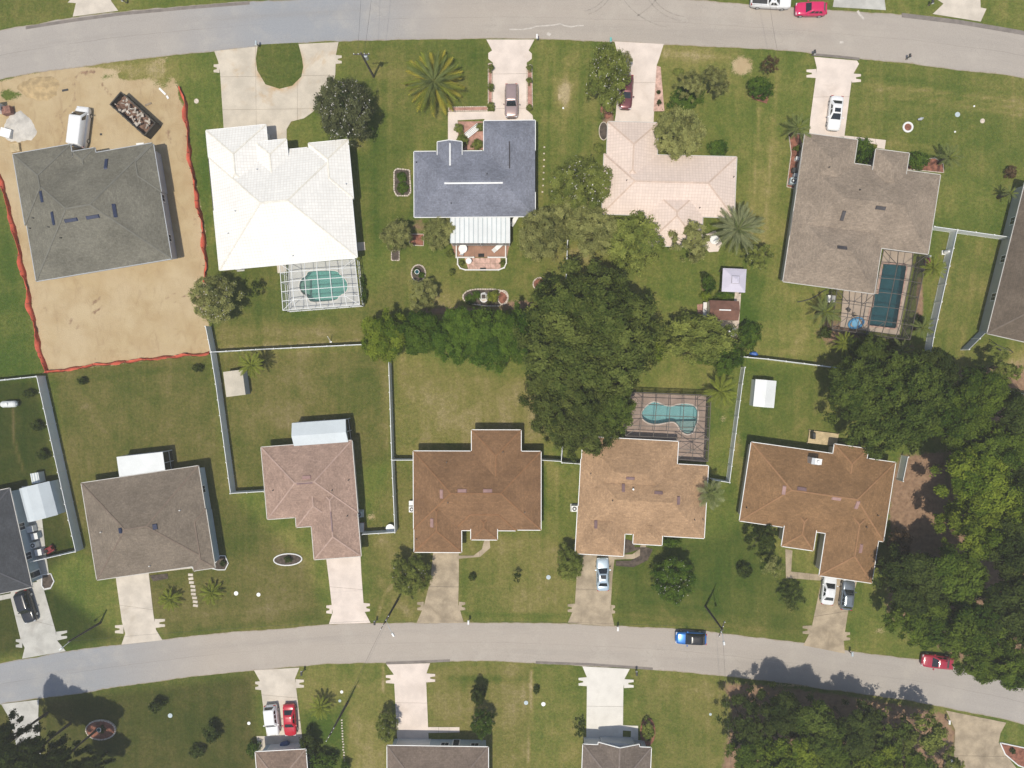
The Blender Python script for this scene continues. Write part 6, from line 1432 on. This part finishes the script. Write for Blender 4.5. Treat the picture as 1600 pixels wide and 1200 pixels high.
ac('pale air conditioner beside the chestnut-roofed house', 645, 794, 0, M_WHITE); ac('air conditioner beside the caramel-roofed house', 897, 793, 0, M_WHITE); ac('air conditioner beside the dusty pink roofed house', 563, 802, 0, M_WALL_BLUE); ac('blue-grey air conditioner in the taupe-roofed house\'s side bed', 1236, 285, -8, M_WALL_BLUE); ac('air conditioner beside the dark slate house near the gate', 58, 850, 12, M_WHITE)
simple('pool_pump', 'white box beside the chestnut-roofed house\'s air conditioner', 'box', 643, 785, [('body', M_WHITE, lambda m: m.box((0, 0, .25), (.5, .6, .5))), ('lid', M_ALU, lambda m: m.box((0, 0, .53), (.56, .66, .06)))])
for i, (x, y, m, lab) in enumerate([(53, 825, M_WHITE, 'white storage box by the dark slate house wall'), (60, 836, M_WALL_BLUE, 'grey storage box by the dark slate house wall'), (66, 861, M_WHITE, 'white bin beside the dark slate house\'s gate')]):
    simple('storage_box', lab, 'box', x, y, [('body', m, lambda mb: mb.box((0, 0, .4), (1.0, .9, .8), taper=.92)), ('lid', M_ALU, lambda mb: mb.box((0, 0, .83), (1.0, .9, .07)))], 12, 'boxes by the slate house')
simple('white_trailer_box', 'white ribbed crate behind the white metal shed', 'crate', 64, 745, [('body', M_PATIOROOF, lambda m: m.box((0, 0, .6), (1.2, 1.5, 1.2)))] + [('rib', M_WALL_BLUE, lambda m, i=i: m.box((-.4 + i * .4, 0, 1.22), (.1, 1.5, .06))) for i in range(3)], 10)
simple('lawn_mower', 'red riding mower parked inside the fence corner', 'mower', 80, 858, [('deck', paint_mat('mower_red', (0.20, 0.02, 0.02)), lambda m: m.box((0, 0, .28), (1.3, .95, .2), taper=.9)), ('hood', paint_mat('mower_red', (0.20, 0.02, 0.02)), lambda m: m.box((.4, 0, .6), (.7, .5, .5), taper=.8)), ('seat', M_BLACK, lambda m: m.box((-.3, 0, .7), (.45, .45, .12)))] + [('wheel', M_BLACK, lambda m, a=a, b=b: m.tube([(a * .5, b * .45, .22), (a * .5, b * .58, .22)], .22, 12)) for a in (-1, 1) for b in (-1, 1)], 30)
simple('kayak_cover', 'dark blue tarp bundle before the bottom garage', 'tarp', 446, 1161, [('bundle', pm('blue_tarp', (0.03, 0.07, 0.19), .25, 2, 8, .2, .5), lambda m: m.tube([(-.7, 0, .25), (-.45, 0, .35), (.1, .05, .4), (.5, .1, .35), (.75, .15, .2)], [.1, .38, .45, .4, .1], 9))], 10)
simple('blue_tarp', 'blue tarp heap on the long back fence line', 'tarp', 1177, 553, [('heap', pm('bright_blue_tarp', (0.03, 0.12, 0.42), .25, 2, 8, .2, .5), lambda m: m.tube([(-.6, 0, .2), (-.35, .05, .3), (.2, 0, .35), (.6, -.05, .2)], [.08, .28, .32, .08], 9))], -6)
# ------------------------------------------------------------------ garden beds
def oval(cx, cy, rx, ry, n=28, rot=0): 
    r = math.radians(rot); return [(cx + rx * math.cos(2 * math.pi * i / n) * math.cos(r) - ry * math.sin(2 * math.pi * i / n) * math.sin(r), cy + rx * math.cos(2 * math.pi * i / n) * math.sin(r) + ry * math.sin(2 * math.pi * i / n) * math.cos(r)) for i in range(n)]
_bz = [0]
def bed(label, poly, soil, border, br=.10, stones=True):
    _bz[0] += 1; zt = .070 + .004 * (_bz[0] % 9)
    w = [P(x, y) for x, y in poly]; c = sum(w, Vector()) / len(w); root = thing('garden_bed', label, 'garden bed', (c.x, c.y, 0), 0, 'garden beds')
    MB().prism([(p.x, p.y) for p in w], -.05, zt).build('soil', soil, root)
    if border is None: return root
    pts = []
    for a, b in zip(w, w[1:] + w[:1]):
        k = max(1, int((b - a).length / .32)); pts += [a.lerp(b, i / k) for i in range(k)]
    g = random.Random(len(pts)); bm_ = MB()
    if stones:
        for a, b in zip(pts, pts[1:] + pts[:1]):
            d = b - a; bm_.box((a + b) / 2 + Vector((0, 0, .09)), (d.length * .92, br * 2 * g.uniform(.85, 1.15), .2 * g.uniform(.8, 1.15)), rz=math.atan2(d.y, d.x) + g.uniform(-.06, .06), taper=.85)
        o = bm_.build('edging_stones', border, root); o['kind'] = 'stuff'
    else: bm_.tube([p + Vector((0, 0, .08)) for p in pts], br, 6, True); bm_.build('edging', border, root)
    return root
def plants(cells, leaf, label, h=.6):
    for i, (x, y, r, lab) in enumerate(cells): tree(x, y, r, r, 'shrub', i, h, leaf, lab, 'flower_clump', 'flower clumps in the beds', 0, cat='plant')
bed('small oval flower bed with pale stone ring', oval(654, 427, 11, 13), M_MULCH_DK, M_STONE); bed('long oval bed with striped planting above the hedge row', oval(745, 464, 22, 12, 16)[4:13] + [(768, 452), (780, 453), (790, 458), (794, 465), (790, 473), (780, 478), (760, 478)], M_MULCH_DK, M_STONE)
bed('red mulch end of the long oval bed', oval(786, 465, 8, 11), M_MULCH, M_STONE); bed('white stone ring around the pedestal in the long oval bed', oval(756, 465, 6, 7, 16), M_STONE, M_WHITE)
bed('half-round bed with stone edge at the largest oak', oval(844, 444, 11, 10), M_MULCH, M_STONE); bed('planter bed beside the slate-roofed house\'s side wall', [(616, 268), (620, 264), (640, 266), (642, 300), (638, 306), (620, 306), (616, 298)], M_MULCH_DK, M_STONE)
bed('white-edged oval bed on the dusty pink house lawn', oval(450, 874, 22, 9, 28, -3), M_MULCH_DK, M_WHITE, .09, False); bed('brick-edged oval bed with dark red mulch on the bottom lawn', oval(158, 1140, 23, 15), M_MULCH, M_STONE)
bed('dark planting bed at the taupe-brown house corner', [(300, 886), (335, 882), (344, 868), (352, 868), (357, 880), (352, 890), (340, 890), (320, 885), (305, 892)], M_MULCH_DK, M_WHITE, .07, False)
bed('curved dark bed beside the black car', [(66, 898), (80, 896), (85, 908), (80, 918), (70, 920), (66, 915)], M_MULCH_DK, M_WHITE, .08, False)
bed('red mulch strip along the slate house drive', [(763, 100), (769, 100), (769, 166), (763, 166)], M_PAVER, M_STONE, .06); bed('red mulch strip on the slate house drive\'s far side', [(824, 102), (831, 102), (832, 170), (824, 170)], M_PAVER, M_STONE, .06)
bed('red planting strip along the slate house front walk', [(701, 168), (762, 167), (762, 173), (701, 174)], M_PAVER, M_STONE, .06); bed('red mulch front garden around the white bench', [(716, 190), (754, 190), (756, 234), (724, 234), (716, 212)], M_PAVER, None)
bed('rosy mulch strip along the peach house drive', [(1026, 103), (1032, 105), (1038, 174), (1021, 174)], M_PAVER_PINK, None); bed('red mulch corner bed by the top road bush', [(1168, 142), (1202, 148), (1198, 162), (1176, 155)], M_MULCH, None)
bed('red mulch side bed with the air conditioner', [(1232, 208), (1256, 210), (1252, 240), (1242, 295), (1229, 292), (1236, 240)], M_MULCH, M_STONE, .06, False); bed('red mulch bed at the taupe-roofed house\'s front wall', [(1412, 250), (1440, 250), (1460, 247), (1473, 256), (1474, 270), (1412, 264)], M_MULCH, M_STONE, .06, False)
bed('curved brown mulch bed at the caramel house entry', [(976, 842), (990, 846), (992, 855), (1010, 855), (1020, 858), (1012, 875), (990, 886), (962, 884), (962, 876), (985, 876), (1000, 868), (1000, 858), (976, 865)], M_MULCH_DK, None)
bed('red mulch bed by the speckled grey roof', oval(1012, 1143, 12, 22), M_MULCH, None); bed('mulch bed at the peach house garage corner', oval(948, 172, 10, 14), M_MULCH, None); bed('round bed before the peach house\'s side wall', oval(943, 205, 7, 14), M_MULCH_DK, M_STONE, .06, False)
bed('white-edged planter beside the wide tan drive', [(1562, 1160), (1600, 1168), (1640, 1175), (1640, 1215), (1590, 1195), (1570, 1178)], M_MULCH, M_WHITE, .09, False)
bed('stone-edged mulch bed between the small twin trees', [(640, 366), (662, 366), (662, 384), (640, 383)], M_MULCH, M_STONE, .06, False); bed('small corner bed under the small grey twin tree', [(612, 392), (624, 390), (624, 407), (612, 407)], M_MULCH_DK, M_STONE, .07)
bed('terracotta patch at the brown shed\'s door', [(1089, 476), (1102, 474), (1104, 496), (1090, 490)], M_PAVER, None); bed('terracotta patch at the gravel path\'s end', [(1142, 528), (1154, 528), (1151, 546), (1141, 544)], M_PAVER, None)
bed('gravel strip along the taupe-brown house\'s fence side', [(338, 905), (339, 905), (339, 906)], M_MULCH_DK, None) if False else None
plants([(650, 424, 5, 'leafy clump in the small oval bed, upper half'), (659, 430, 5, 'leafy clump in the small oval bed, lower half'), (734, 468, 8, 'green clump at the long oval bed\'s dark end'), (745, 461, 7, 'green clump near the long oval bed\'s pedestal'), (628, 277, 8, 'green clump atop the slate house side planter'), (629, 293, 9, 'green clump at the foot of the slate house side planter'), (845, 457, 10, 'dark clump below the half-round bed')], 'green', '')
plants([(770, 464, 10, 'bright lime shrub in the long oval bed')], 'lime', '', 1.1)
plants([(767, 106, 5.5, 'clipped round shrub nearest the road on the slate house drive'), (767, 136, 5.5, 'clipped round shrub halfway along the slate house drive'), (767, 166, 6.5, 'clipped round shrub at the slate house walk corner'), (827, 106, 5, 'clipped shrub nearest the road on the drive\'s far side'), (827, 126, 5, 'clipped shrub midway on the drive\'s far side'), (827, 168, 5, 'clipped shrub beside the rose-gold car'),
        (717, 201, 8, 'big clipped shrub by the white bench walk'), (722, 221, 10, 'dark clipped shrub below the white bench'), (750, 198, 6, 'clipped shrub between the bench and the garage wall'), (746, 226, 9, 'low shrub behind the white bench'), (706, 425, 5, 'green clump at the brown patio\'s planter corner'), (721, 411, 4, 'small clump in the pink paver planter'), (785, 411, 4, 'small clump at the pink pavers\' far planter'), (703, 396, 6, 'lime-tinged shrub beside the brown patio wall')], 'olive', '', .9)
plants([(1030, 160, 4, 'yellow-green plant in the rosy drive strip'), (1029, 144, 3, 'small green plant in the rosy drive strip'), (158, 1141, 6, 'dark plant in the brick-edged oval bed'), (450, 874, 6, 'grey plant in the white-edged oval bed'), (348, 880, 5, 'dark plant in the taupe-brown house corner bed'), (1583, 1174, 4, 'small plant in the white-edged planter by the tan drive'), (1100, 430, 6, 'dark plant at the lilac gazebo\'s side bed')], 'dark', '', .6)
def pedestal(label, px, py, r=.35): simple('bird_bath', label, 'bird bath', px, py, [('pillar', M_STONE, lambda m: m.tube([(0, 0, 0), (0, 0, .7)], [.16, .1], 10)), ('bowl', M_WALL_WHITE, lambda m: m.disc((0, 0, .7), r * .6, .14, 16, r)), ('water', M_WATER_DARK, lambda m: m.disc((0, 0, .842), r * .8, .01, 16))], 0, 'bird baths', .06)
pedestal('bird bath in the small oval flower bed', 653, 426); pedestal('bird bath in the brick-edged oval bed', 160, 1136); simple('planter_box', 'square white planter in the long oval bed', 'planter', 756, 464, [('box', M_WHITE, lambda m: m.box((0, 0, .3), (.75, .75, .6))), ('soil', M_MULCH_DK, lambda m: m.box((0, 0, .605), (.6, .6, .03)))])
# back patio of the slate-roofed house
def patio():
    for lab, poly, mt, ax, sp, cr in (('patio', [(704, 378), (797, 378), (792, 402), (712, 402)], M_PATIO_BROWN, (1, 0), 1.8, 1.8), ('patio', [(726, 403), (782, 403), (782, 421), (732, 421)], M_PAVER_PINK, (1, 0), .75, .75), ('patio', [(704, 338), (797, 338), (797, 377), (704, 377)], M_PATIO_BROWN, (1, 0), 1.8, 1.8)):
        driveway(poly, mt, ax, sp, cross=cr, name=lab)
    for lab, pts in (('low white patio wall at the brown patio\'s table end', [(713, 379), (713, 402), (740, 402)]), ('low white patio wall at the brown patio\'s lounger end', [(790, 379), (790, 402), (763, 402)]), ('curved white planter edge around the pink pavers', [(715, 403), (715, 413), (719, 419), (727, 421.5), (779, 421.5), (788, 418), (791, 411), (791, 404)])):
        w = [P(x, y, .4) for x, y in pts]; root = thing('garden_wall', lab, 'wall', (w[0].x, w[0].y, 0), 0, 'low white patio walls')
        for a, b in zip(w, w[1:]): MB().bar((a.x, a.y, .2), (b.x, b.y, .2), .16, .4).build('wall_section', M_WALL_WHITE, root)
        for a in w: MB().box((a.x, a.y, .22), (.2, .2, .45)).build('pier', M_WALL_WHITE, root)
    for x, y, lab in ((752, 381, 'dark door mat at the patio cover edge'), (752, 399, 'dark door mat at the brown patio\'s opening'), (755, 421, 'dark door mat at the pink pavers\' lower edge')):
        simple('door_mat', lab, 'mat', x, y, [('mat', M_BLACK, lambda m: m.box((0, 0, .07), (.85, .5, .03)))], 0, 'door mats')
patio()
# ------------------------------------------------------------------ lids, stones, mailboxes
for x, y, r, m, lab in [(1496, 179, .36, M_WALL_BLUE, 'round blue-grey septic lid on the upper lawn'), (1535, 189, .34, M_STONE, 'round tan septic lid on the upper lawn'), (1492, 206, .13, M_WHITE, 'small white cap near the round septic lids'), (1522, 166, .13, M_WHITE, 'small white cap above the round septic lids'), (857, 902, .34, M_WALL_BLUE, 'round grey lid on the lawn below the chestnut roof'),
                        (822, 1098, .32, M_WALL_BLUE, 'grey septic lid of the pair on the bottom lawn'), (849, 1100, .32, M_WHITE, 'white septic lid of the pair on the bottom lawn'), (369, 927, .33, M_WHITE, 'white lid in a green patch near the stepping stones'), (404, 929, .3, M_WHITE, 'white lid on the dusty pink house\'s front lawn'), (307, 158, .36, M_STONE, 'round cream lid on the strip beside the circular drive'),
                        (266, 1118, .35, M_WALL_BLUE, 'grey-blue lid on the worn bottom lawn patch'), (534, 1081, .24, M_WHITE, 'white lid by the pole on the bottom lawn'), (531, 1095, .22, M_WALL_BLUE, 'grey box lid by the pole on the bottom lawn'), (389, 1130, .25, M_WHITE, 'white lid near the bottom drive'), (1110, 1116, .2, M_WALL_BLUE, 'small grey lid by the bottom thicket'), (880, 169, .14, M_WHITE, 'small white cap on the striped lawn')]:
    simple('septic_lid', lab, 'lid', x, y, [('cover', m, lambda mb, r=r: mb.disc((0, 0, -.02), r, .07, 18, r * .94)), ('knob', m, lambda mb, r=r: mb.disc((0, 0, .05), r * .3, .03, 10))], 0, 'lids in the lawns')
simple('fire_ring', 'white ring planter on the upper lawn', 'planter', 1418, 199, [('ring', M_WHITE, lambda m: m.tube([(.62 * math.cos(t * .2618), .62 * math.sin(t * .2618), .1) for t in range(24)], .14, 8, True)), ('soil', M_MULCH, lambda m: m.disc((0, 0, -.02), .55, .08, 18))])
simple('garden_ornament', 'small grey ornament beside the white ring planter', 'ornament', 1437, 187, [('body', M_WALL_GREY, lambda m: m.tube([(-.4, 0, .25), (0, 0, .35), (.45, .1, .2)], [.1, .22, .06], 8)), ('base', M_DARKMETAL, lambda m: m.box((0, 0, .05), (.4, .3, .1)))], 10)
g = random.Random(9)
for nm, (xa, ya), (xb, yb), k, lab in (('a', (298, 898), (306, 946), 9, 'white stepping stone from the taupe-brown house between two yellow palms'), ('b', (534, 1125), (538, 1188), 16, 'small pale stone from the pole along the bottom lawn boundary'), ('c', (851, 230), (848, 300), 8, 'small pale stone from the road along the slate house\'s side')):
    for i in range(k):
        t = i / (k - 1); s = .5 if nm == 'a' else .24
        ORD = 'first second third fourth fifth sixth seventh eighth ninth tenth eleventh twelfth thirteenth fourteenth fifteenth sixteenth'.split()
        simple('stepping_stone', ORD[i] + ' ' + lab, 'stepping stone', xa + (xb - xa) * t + g.uniform(-.6, .6), ya + (yb - ya) * t, [('stone', M_CONC if nm == 'a' else M_STONE, lambda m, s=s: m.box((0, 0, .02), (s * 1.5 if nm == 'a' else s, s * .8, .1), taper=.93))], g.uniform(-10, 10), {'a': 'white stepping stones', 'b': 'boundary stones', 'c': 'side path stones'}[nm])
def mailbox(label, px, py, mat, rz=90):
    simple('mailbox', label, 'mailbox', px, py, [('post', M_WOOD, lambda m: m.box((0, 0, .5), (.11, .11, 1.0))), ('box', mat, lambda m: m.tube([(-.28, 0, 1.13), (.28, 0, 1.13)], .15, 10)), ('door', M_WHITE, lambda m: m.box((.29, 0, 1.12), (.02, .24, .26))), ('flag', M_TAIL, lambda m: m.box((.05, .16, 1.22), (.05, .02, .2)))], rz, 'mailboxes')
MBX = [(405, 73, M_WALL_BLUE, 'pale blue mailbox at the circular drive\'s grass island'), (839, 63, M_WHITE, 'white mailbox beside the slate house drive'), (953, 68, pm('teal_box', (.15, .45, .42), .1), 'teal mailbox beside the oval flowering tree'), (1268, 87, M_DARKMETAL, 'dark mailbox at the white sedan\'s drive'), (1415, 93, M_DARKMETAL, 'thin dark mailbox post at the upper lawn\'s road edge'), (588, 969, M_DARKMETAL, 'dark mailbox beside the dusty pink house drive'),
       (733, 968, M_WHITE, 'mailbox beside the chestnut house\'s tan drive'), (964, 978, M_WHITE, 'white mailbox beside the caramel house\'s tan drive'), (1326, 1017, M_WALL_BLUE, 'pale mailbox beside the russet house\'s tan drive'), (1476, 1122, M_WHITE, 'white mailbox at the thicket beside the wide tan drive'), (475, 1047, M_DARKMETAL, 'dark mailbox beside the bottom drive with two cars'), (993, 1047, M_DARKMETAL, 'dark mailbox beside the bright white drive'), (198, 5, M_DARKMETAL, 'dark mailbox across the top road by the pale drive'), (1450, 9, M_DARKMETAL, 'dark mailbox across the top road by the upper right drive')]
for x, y, m, lab in MBX: mailbox(lab.replace(' upper right', ' flared'), x, y, m, 90 if y > 500 else -90)
# swing frame by the brown edge house
simple('swing_frame', 'thin dark swing frame behind the brown edge house', 'swing frame', 1555, 545, [('leg', M_DARKMETAL, lambda m, a=a, b=b: m.tube([(a * 1.4, b * .9, 0), (a * 1.2, 0, 2.0)], .04, 6)) for a in (-1, 1) for b in (-1, 1)] + [('top_bar', M_DARKMETAL, lambda m: m.tube([(-1.25, 0, 2.0), (1.25, 0, 2.0)], .04, 6)), ('seat', M_BLACK, lambda m: m.box((.3, 0, .5), (.5, .2, .04)))] + [('chain', M_STEEL, lambda m, a=a: m.tube([(.3 + a * .22, 0, .5), (.3 + a * .22, 0, 2.0)], .015, 4)) for a in (-1, 1)], -25)
# ------------------------------------------------------------------ utility poles, lamps and wires
POLES = {}
def pole(key, label, px, py, h, arm=None, lamp=None, drum=False):
    p = P(px, py, 0); root = thing('utility_pole', label, 'utility pole', p, 0, 'utility poles'); q = Vector(p)
    MB().tube([q + Vector((0, 0, -.1)), q + Vector((0, 0, h))], [.17, .11], 10).build('shaft', M_POLE, root)
    if arm is not None:
        d = Vector((math.cos(math.radians(arm)), math.sin(math.radians(arm)), 0)); MB().bar(q + d * -1.1 + Vector((0, 0, h - .5)), q + d * 1.1 + Vector((0, 0, h - .5)), .1, .12).build('crossarm', M_POLE, root)
        for s in (-1, -.4, .4, 1): MB().tube([q + d * s + Vector((0, 0, h - .44)), q + d * s + Vector((0, 0, h - .24))], .05, 8).build('insulator', M_WHITE, root)
    if lamp is not None:
        d = Vector((math.cos(math.radians(lamp)), math.sin(math.radians(lamp)), 0)); a = q + Vector((0, 0, h - 1.2)); b = a + d * 1.8 + Vector((0, 0, .5))
        MB().tube([a, a.lerp(b, .5) + Vector((0, 0, .15)), b], .035, 6).build('lamp_arm', M_STEEL, root); MB().box(b + d * .25, (.6, .28, .16), rz=math.radians(lamp), taper=.75).build('lamp_head', M_PATIOROOF, root)
    if drum: MB().tube([q + Vector((.38, .1, h - 2.0)), q + Vector((.38, .1, h - 1.1))], .24, 12).build('transformer', M_STEEL, root)
    POLES[key] = q + Vector((0, 0, h - .15))
pole('t', 'utility pole with transformer on the verge by the top road', 584, 120, 7.5, 0, None, True)
pole('a', 'utility pole between the leafy tree and bottom road', 621, 938, 9, 60, -60)
pole('b', 'utility pole beside the blue car on the bottom road', 1102, 947, 9, 70, -80)
pole('c', 'street lamp pole beside the pale drive near the road bend', 157, 973, 7, None, -140)
pole('d', 'utility pole on the bottom lawn beside the low palm', 543, 1098, 9, 60, None)
def wire(label, a, b, sag=.5, r=.014):
    pts = [Vector(a).lerp(Vector(b), t / 14) - Vector((0, 0, sag * 4 * (t / 14) * (1 - t / 14))) for t in range(15)]
    mb = MB(); mb.tube(pts, r, 5); tag(mb.build('power_line', M_DARKMETAL), label, 'wire', 'power lines')
off = Vector((.45, 0, 0))
wire('power line from the verge pole over the top road, inner wire', POLES['t'] - off, POLES['t'] + Vector((1.2, 30, 0))); wire('power line from the verge pole over the top road, outer wire', POLES['t'] + off, POLES['t'] + Vector((4.2, 30, 0)))
wire('power line crossing the bottom road between two wooden poles', POLES['a'], POLES['d']); wire('power line from the blue car pole down past the thicket', POLES['b'], POLES['b'] + Vector((2.5, -34, 0)))
wire('thin power line along the bottom road to the street lamp', POLES['a'] - Vector((0, 0, 1)), POLES['c'], .8, .011); wire('thin power line along the bottom road between far poles', POLES['a'] - Vector((0, 0, .6)), POLES['b'] - Vector((0, 0, .6)), .9, .011)
wire('power line crossing the top road near the pickup', P(1198, -40, 7), P(1216, 86, 5), .4)
simple('guy_anchor', 'short post holding the wire at the gravel patch verge', 'post', 1214, 84, [('shaft', M_POLE, lambda m: m.tube([(0, 0, 0), (0, 0, 5)], [.11, .08], 8)), ('cap', M_STEEL, lambda m: m.disc((0, 0, 5), .09, .05, 8))]) if False else None

# ------------------------------------------------------------------ last small things
tree(400, 448, 9, 14, 'sparse', 0, 2.2, 'dark', 'dark sapling on the lawn beside the flowering lot-corner tree', 'sapling')
tree(567, 440, 4, 10, 'shrub', 1, 1.0, 'green', 'shrub along the white pool cage\'s long wall, upper one', 'shrub', SH); tree(568, 462, 5, 12, 'shrub', 2, 1.1, 'green', 'shrub along the white pool cage\'s long wall, lower one', 'shrub', SH)
ac('air conditioner on the pad behind the white tile roof', 376, 418, 5, M_WHITE)
simple('marker_post', 'white marker post leaning at the back fence', 'post', 517, 532, [('shaft', M_WHITE, lambda m: m.tube([(0, -.2, 0), (0, .5, 1.6)], .05, 6)), ('foot', M_WHITE, lambda m: m.box((0, -.2, .03), (.3, .2, .06)))])
simple('satellite_dish', 'white round dish in the fence corner by the pink roof', 'dish', 611, 824, [('dish', M_PATIOROOF, lambda m: m.disc((0, 0, .5), .3, .2, 18, .62)), ('stand', M_STEEL, lambda m: m.tube([(0, 0, 0), (0, 0, .52)], .05, 8))])
simple('storage_box', 'pale long box beside the pink-roofed house wall', 'box', 567, 823, [('body', M_VENT_PINK, lambda m: m.box((0, 0, .3), (.55, 1.3, .6))), ('lid', M_WALL_WHITE, lambda m: m.box((0, 0, .63), (.6, 1.35, .06)))])
bed('dark bed under the taupe-brown house\'s front eave', [(234, 899), (262, 896), (263, 904), (240, 908)], M_MULCH_DK, None)
hz = [P(x, y, .05) for x, y in ((1246, 472), (1256, 470), (1266, 467), (1276, 462), (1284, 456), (1292, 452))]
mb = MB(); mb.tube(hz, .07, 6); tag(mb.build('garden_hose', M_DARKMETAL), 'dark drain hose curving over the lawn at the taupe roof', 'hose')
tree(1258, 283, 5, 5, 'shrub', 0, .6, 'green', 'small plant in the side bed with the air conditioner', 'shrub', SH) if False else None
for i, (x, y, w, l, m, lab) in enumerate([(1238, 268, .5, .6, M_DARKMETAL, 'dark bin in the taupe house side bed'), (1243, 250, .45, .45, M_WHITE, 'white pot in the taupe house side bed'), (1240, 276, .5, .5, M_WALL_GREY, 'grey utility box in the taupe house side bed')]):
    simple('utility_box', lab, 'box', x, y, [('body', m, lambda mb, w=w, l=l: mb.box((0, 0, .4), (w, l, .8), taper=.9)), ('lid', m, lambda mb, w=w, l=l: mb.box((0, 0, .83), (w, l, .06)))], -8, 'side bed boxes')
for i, (x, y, r, lf, lab) in enumerate([(1246, 232, 5, 'bright', 'yellow-green plant in the taupe house side bed'), (1195, 872, 7, 'olive', 'olive plant below the russet house\'s dark tree'), (1010, 842, 6, 'green', 'plant beside the caramel house entry wall'), (935, 232, 8, 'olive', 'plant beside the peach house\'s side wall'), (1122, 232, 14, 'green', 'green shrub at the peach house\'s front wall'), (832, 345, 5, 'olive', 'plant beside the slate roof\'s rear corner'),
                                            (702, 347, 5, 'dark', 'dark plant beside the patio cover'), (1416, 470, 5, 'dark', 'dark plant at the dark pool cage\'s long wall') if False else (1437, 500, 8, 'dark', 'dark shrub between the dark pool cage and fence'), (1400, 540, 12, 'dark', 'dark shrub in the mulch below the dark pool'), (1290, 520, 10, 'dark', 'dark reddish plant in the mulch by the pool palms'), (1340, 545, 12, 'green', 'green shrub in the mulch near the woods'), (1580, 268, 9, 'brown', 'dark red shrub at the brown edge house'), (1370, 880, 8, 'brown', 'brown clump beside the russet roof corner')]):
    tree(x, y, r, r, 'shrub', i, 1.0, lf, lab, 'shrub', SH)

# pale washout heap beside the brick pallet
def heap(label, px, py, rx, ry, h, mat, seed):
    c = P(px, py); root = thing('washout_heap', label, 'heap', (c.x, c.y, 0)); g = random.Random(seed); mb = MB(); n, rings = 30, 7; vs = [(0, 0, h)]
    ed = [1 + .10 * math.sin(3 * t * .209 + seed) + g.uniform(-.07, .07) for t in range(n)]
    for k in range(1, rings + 1):
        f = k / rings
        for t in range(n): vs.append((rx * f * ed[t] * math.cos(t * .2094), ry * f * ed[t] * math.sin(t * .2094), h * (1 - f ** 1.6) + (g.uniform(-.05, .05) if k < rings else -.04)))
    fs = [(0, 1 + t, 1 + (t + 1) % n) for t in range(n)] + [(1 + (k - 1) * n + t, 1 + k * n + t, 1 + k * n + (t + 1) % n, 1 + (k - 1) * n + (t + 1) % n) for k in range(1, rings) for t in range(n)]
    mb.add(vs, fs); mb.build('mound', mat, root, True, world=False)
heap('low pale washout heap beside the brick pallet', 30, 200, 2.5, 2.3, .4, pm('washout_grit', (0.52, 0.49, 0.44), .2, 1.0, 8, .15, .95, bmp=.5), 3)
heap('low heap of raked tan sand at the lot\'s road corner', 62, 138, 3.2, 1.8, .35, pm('raked_sand', (0.42, 0.31, 0.165), .25, 1.2, 7, .15, .95, bmp=.5), 5)
# marks on the road
def mark(name, pts, wid, mat, z=.0275):
    w = [P(x, y, z) for x, y in pts]; n = len(w); vs = []
    for i, p in enumerate(w):
        d = (w[min(i + 1, n - 1)] - w[max(i - 1, 0)]).normalized(); s_ = Vector((-d.y, d.x, 0)) * (wid * rnd.uniform(.7, 1.3) / 2); vs += [p - s_, p + s_]
    mb = MB(); mb.add(vs, [(2 * i, 2 * i + 2, 2 * i + 3, 2 * i + 1) for i in range(n - 1)]); tag(mb.build(name, mat), kind='structure')
M_MARK = pm('tyre_rubber_mark', (0.32, 0.285, 0.245), .15, 2, 9, .2, .9); M_CHALK = pm('chalky_seal', (0.50, 0.46, 0.41), .15, 2, 9, .2, .9)
for cx, cy, r, a0, a1 in ((905, -30, 48, 15, 80), (905, -30, 54, 20, 75), (1075, -40, 66, 95, 160), (1075, -40, 73, 100, 155), (1060, -60, 104, 100, 150), (940, -70, 110, 20, 60)):
    mark('tyre_mark', [(cx + r * math.cos(math.radians(t)), cy + r * math.sin(math.radians(t))) for t in np.linspace(a0, a1, 14)], .14, M_MARK)
mark('sealed_crack', [(796, 46), (815, 46), (830, 44), (838, 41), (855, 40), (866, 39), (875, 37), (882, 40), (893, 42), (902, 40), (912, 40)], .16, M_CHALK)
for i, (pts, w_) in enumerate([([(1340, 17), (1343, 22), (1350, 30)], .35), ([(1312, 66), (1318, 66)], .4), ([(855, 52), (860, 55)], .5)]): mark('sealed_crack', pts, w_, M_CHALK)
# thin summer haze
hb = MB(); hb.box((0, 0, 49), (330, 300, 102)); hm = bpy.data.materials.new('summer_haze'); hm.use_nodes = True; hn = hm.node_tree; hn.nodes.remove(hn.nodes['Principled BSDF'])
hv = hn.nodes.new('ShaderNodeVolumePrincipled'); hv.inputs['Color'].default_value = (0.97, 0.95, 0.88, 1); hv.inputs['Density'].default_value = 0.00055; hv.inputs['Anisotropy'].default_value = 0.0; hn.links.new(hv.outputs[0], hn.nodes['Material Output'].inputs['Volume'])
tag(hb.build('haze', hm), 'thin even summer haze filling the air', 'haze', kind='stuff')
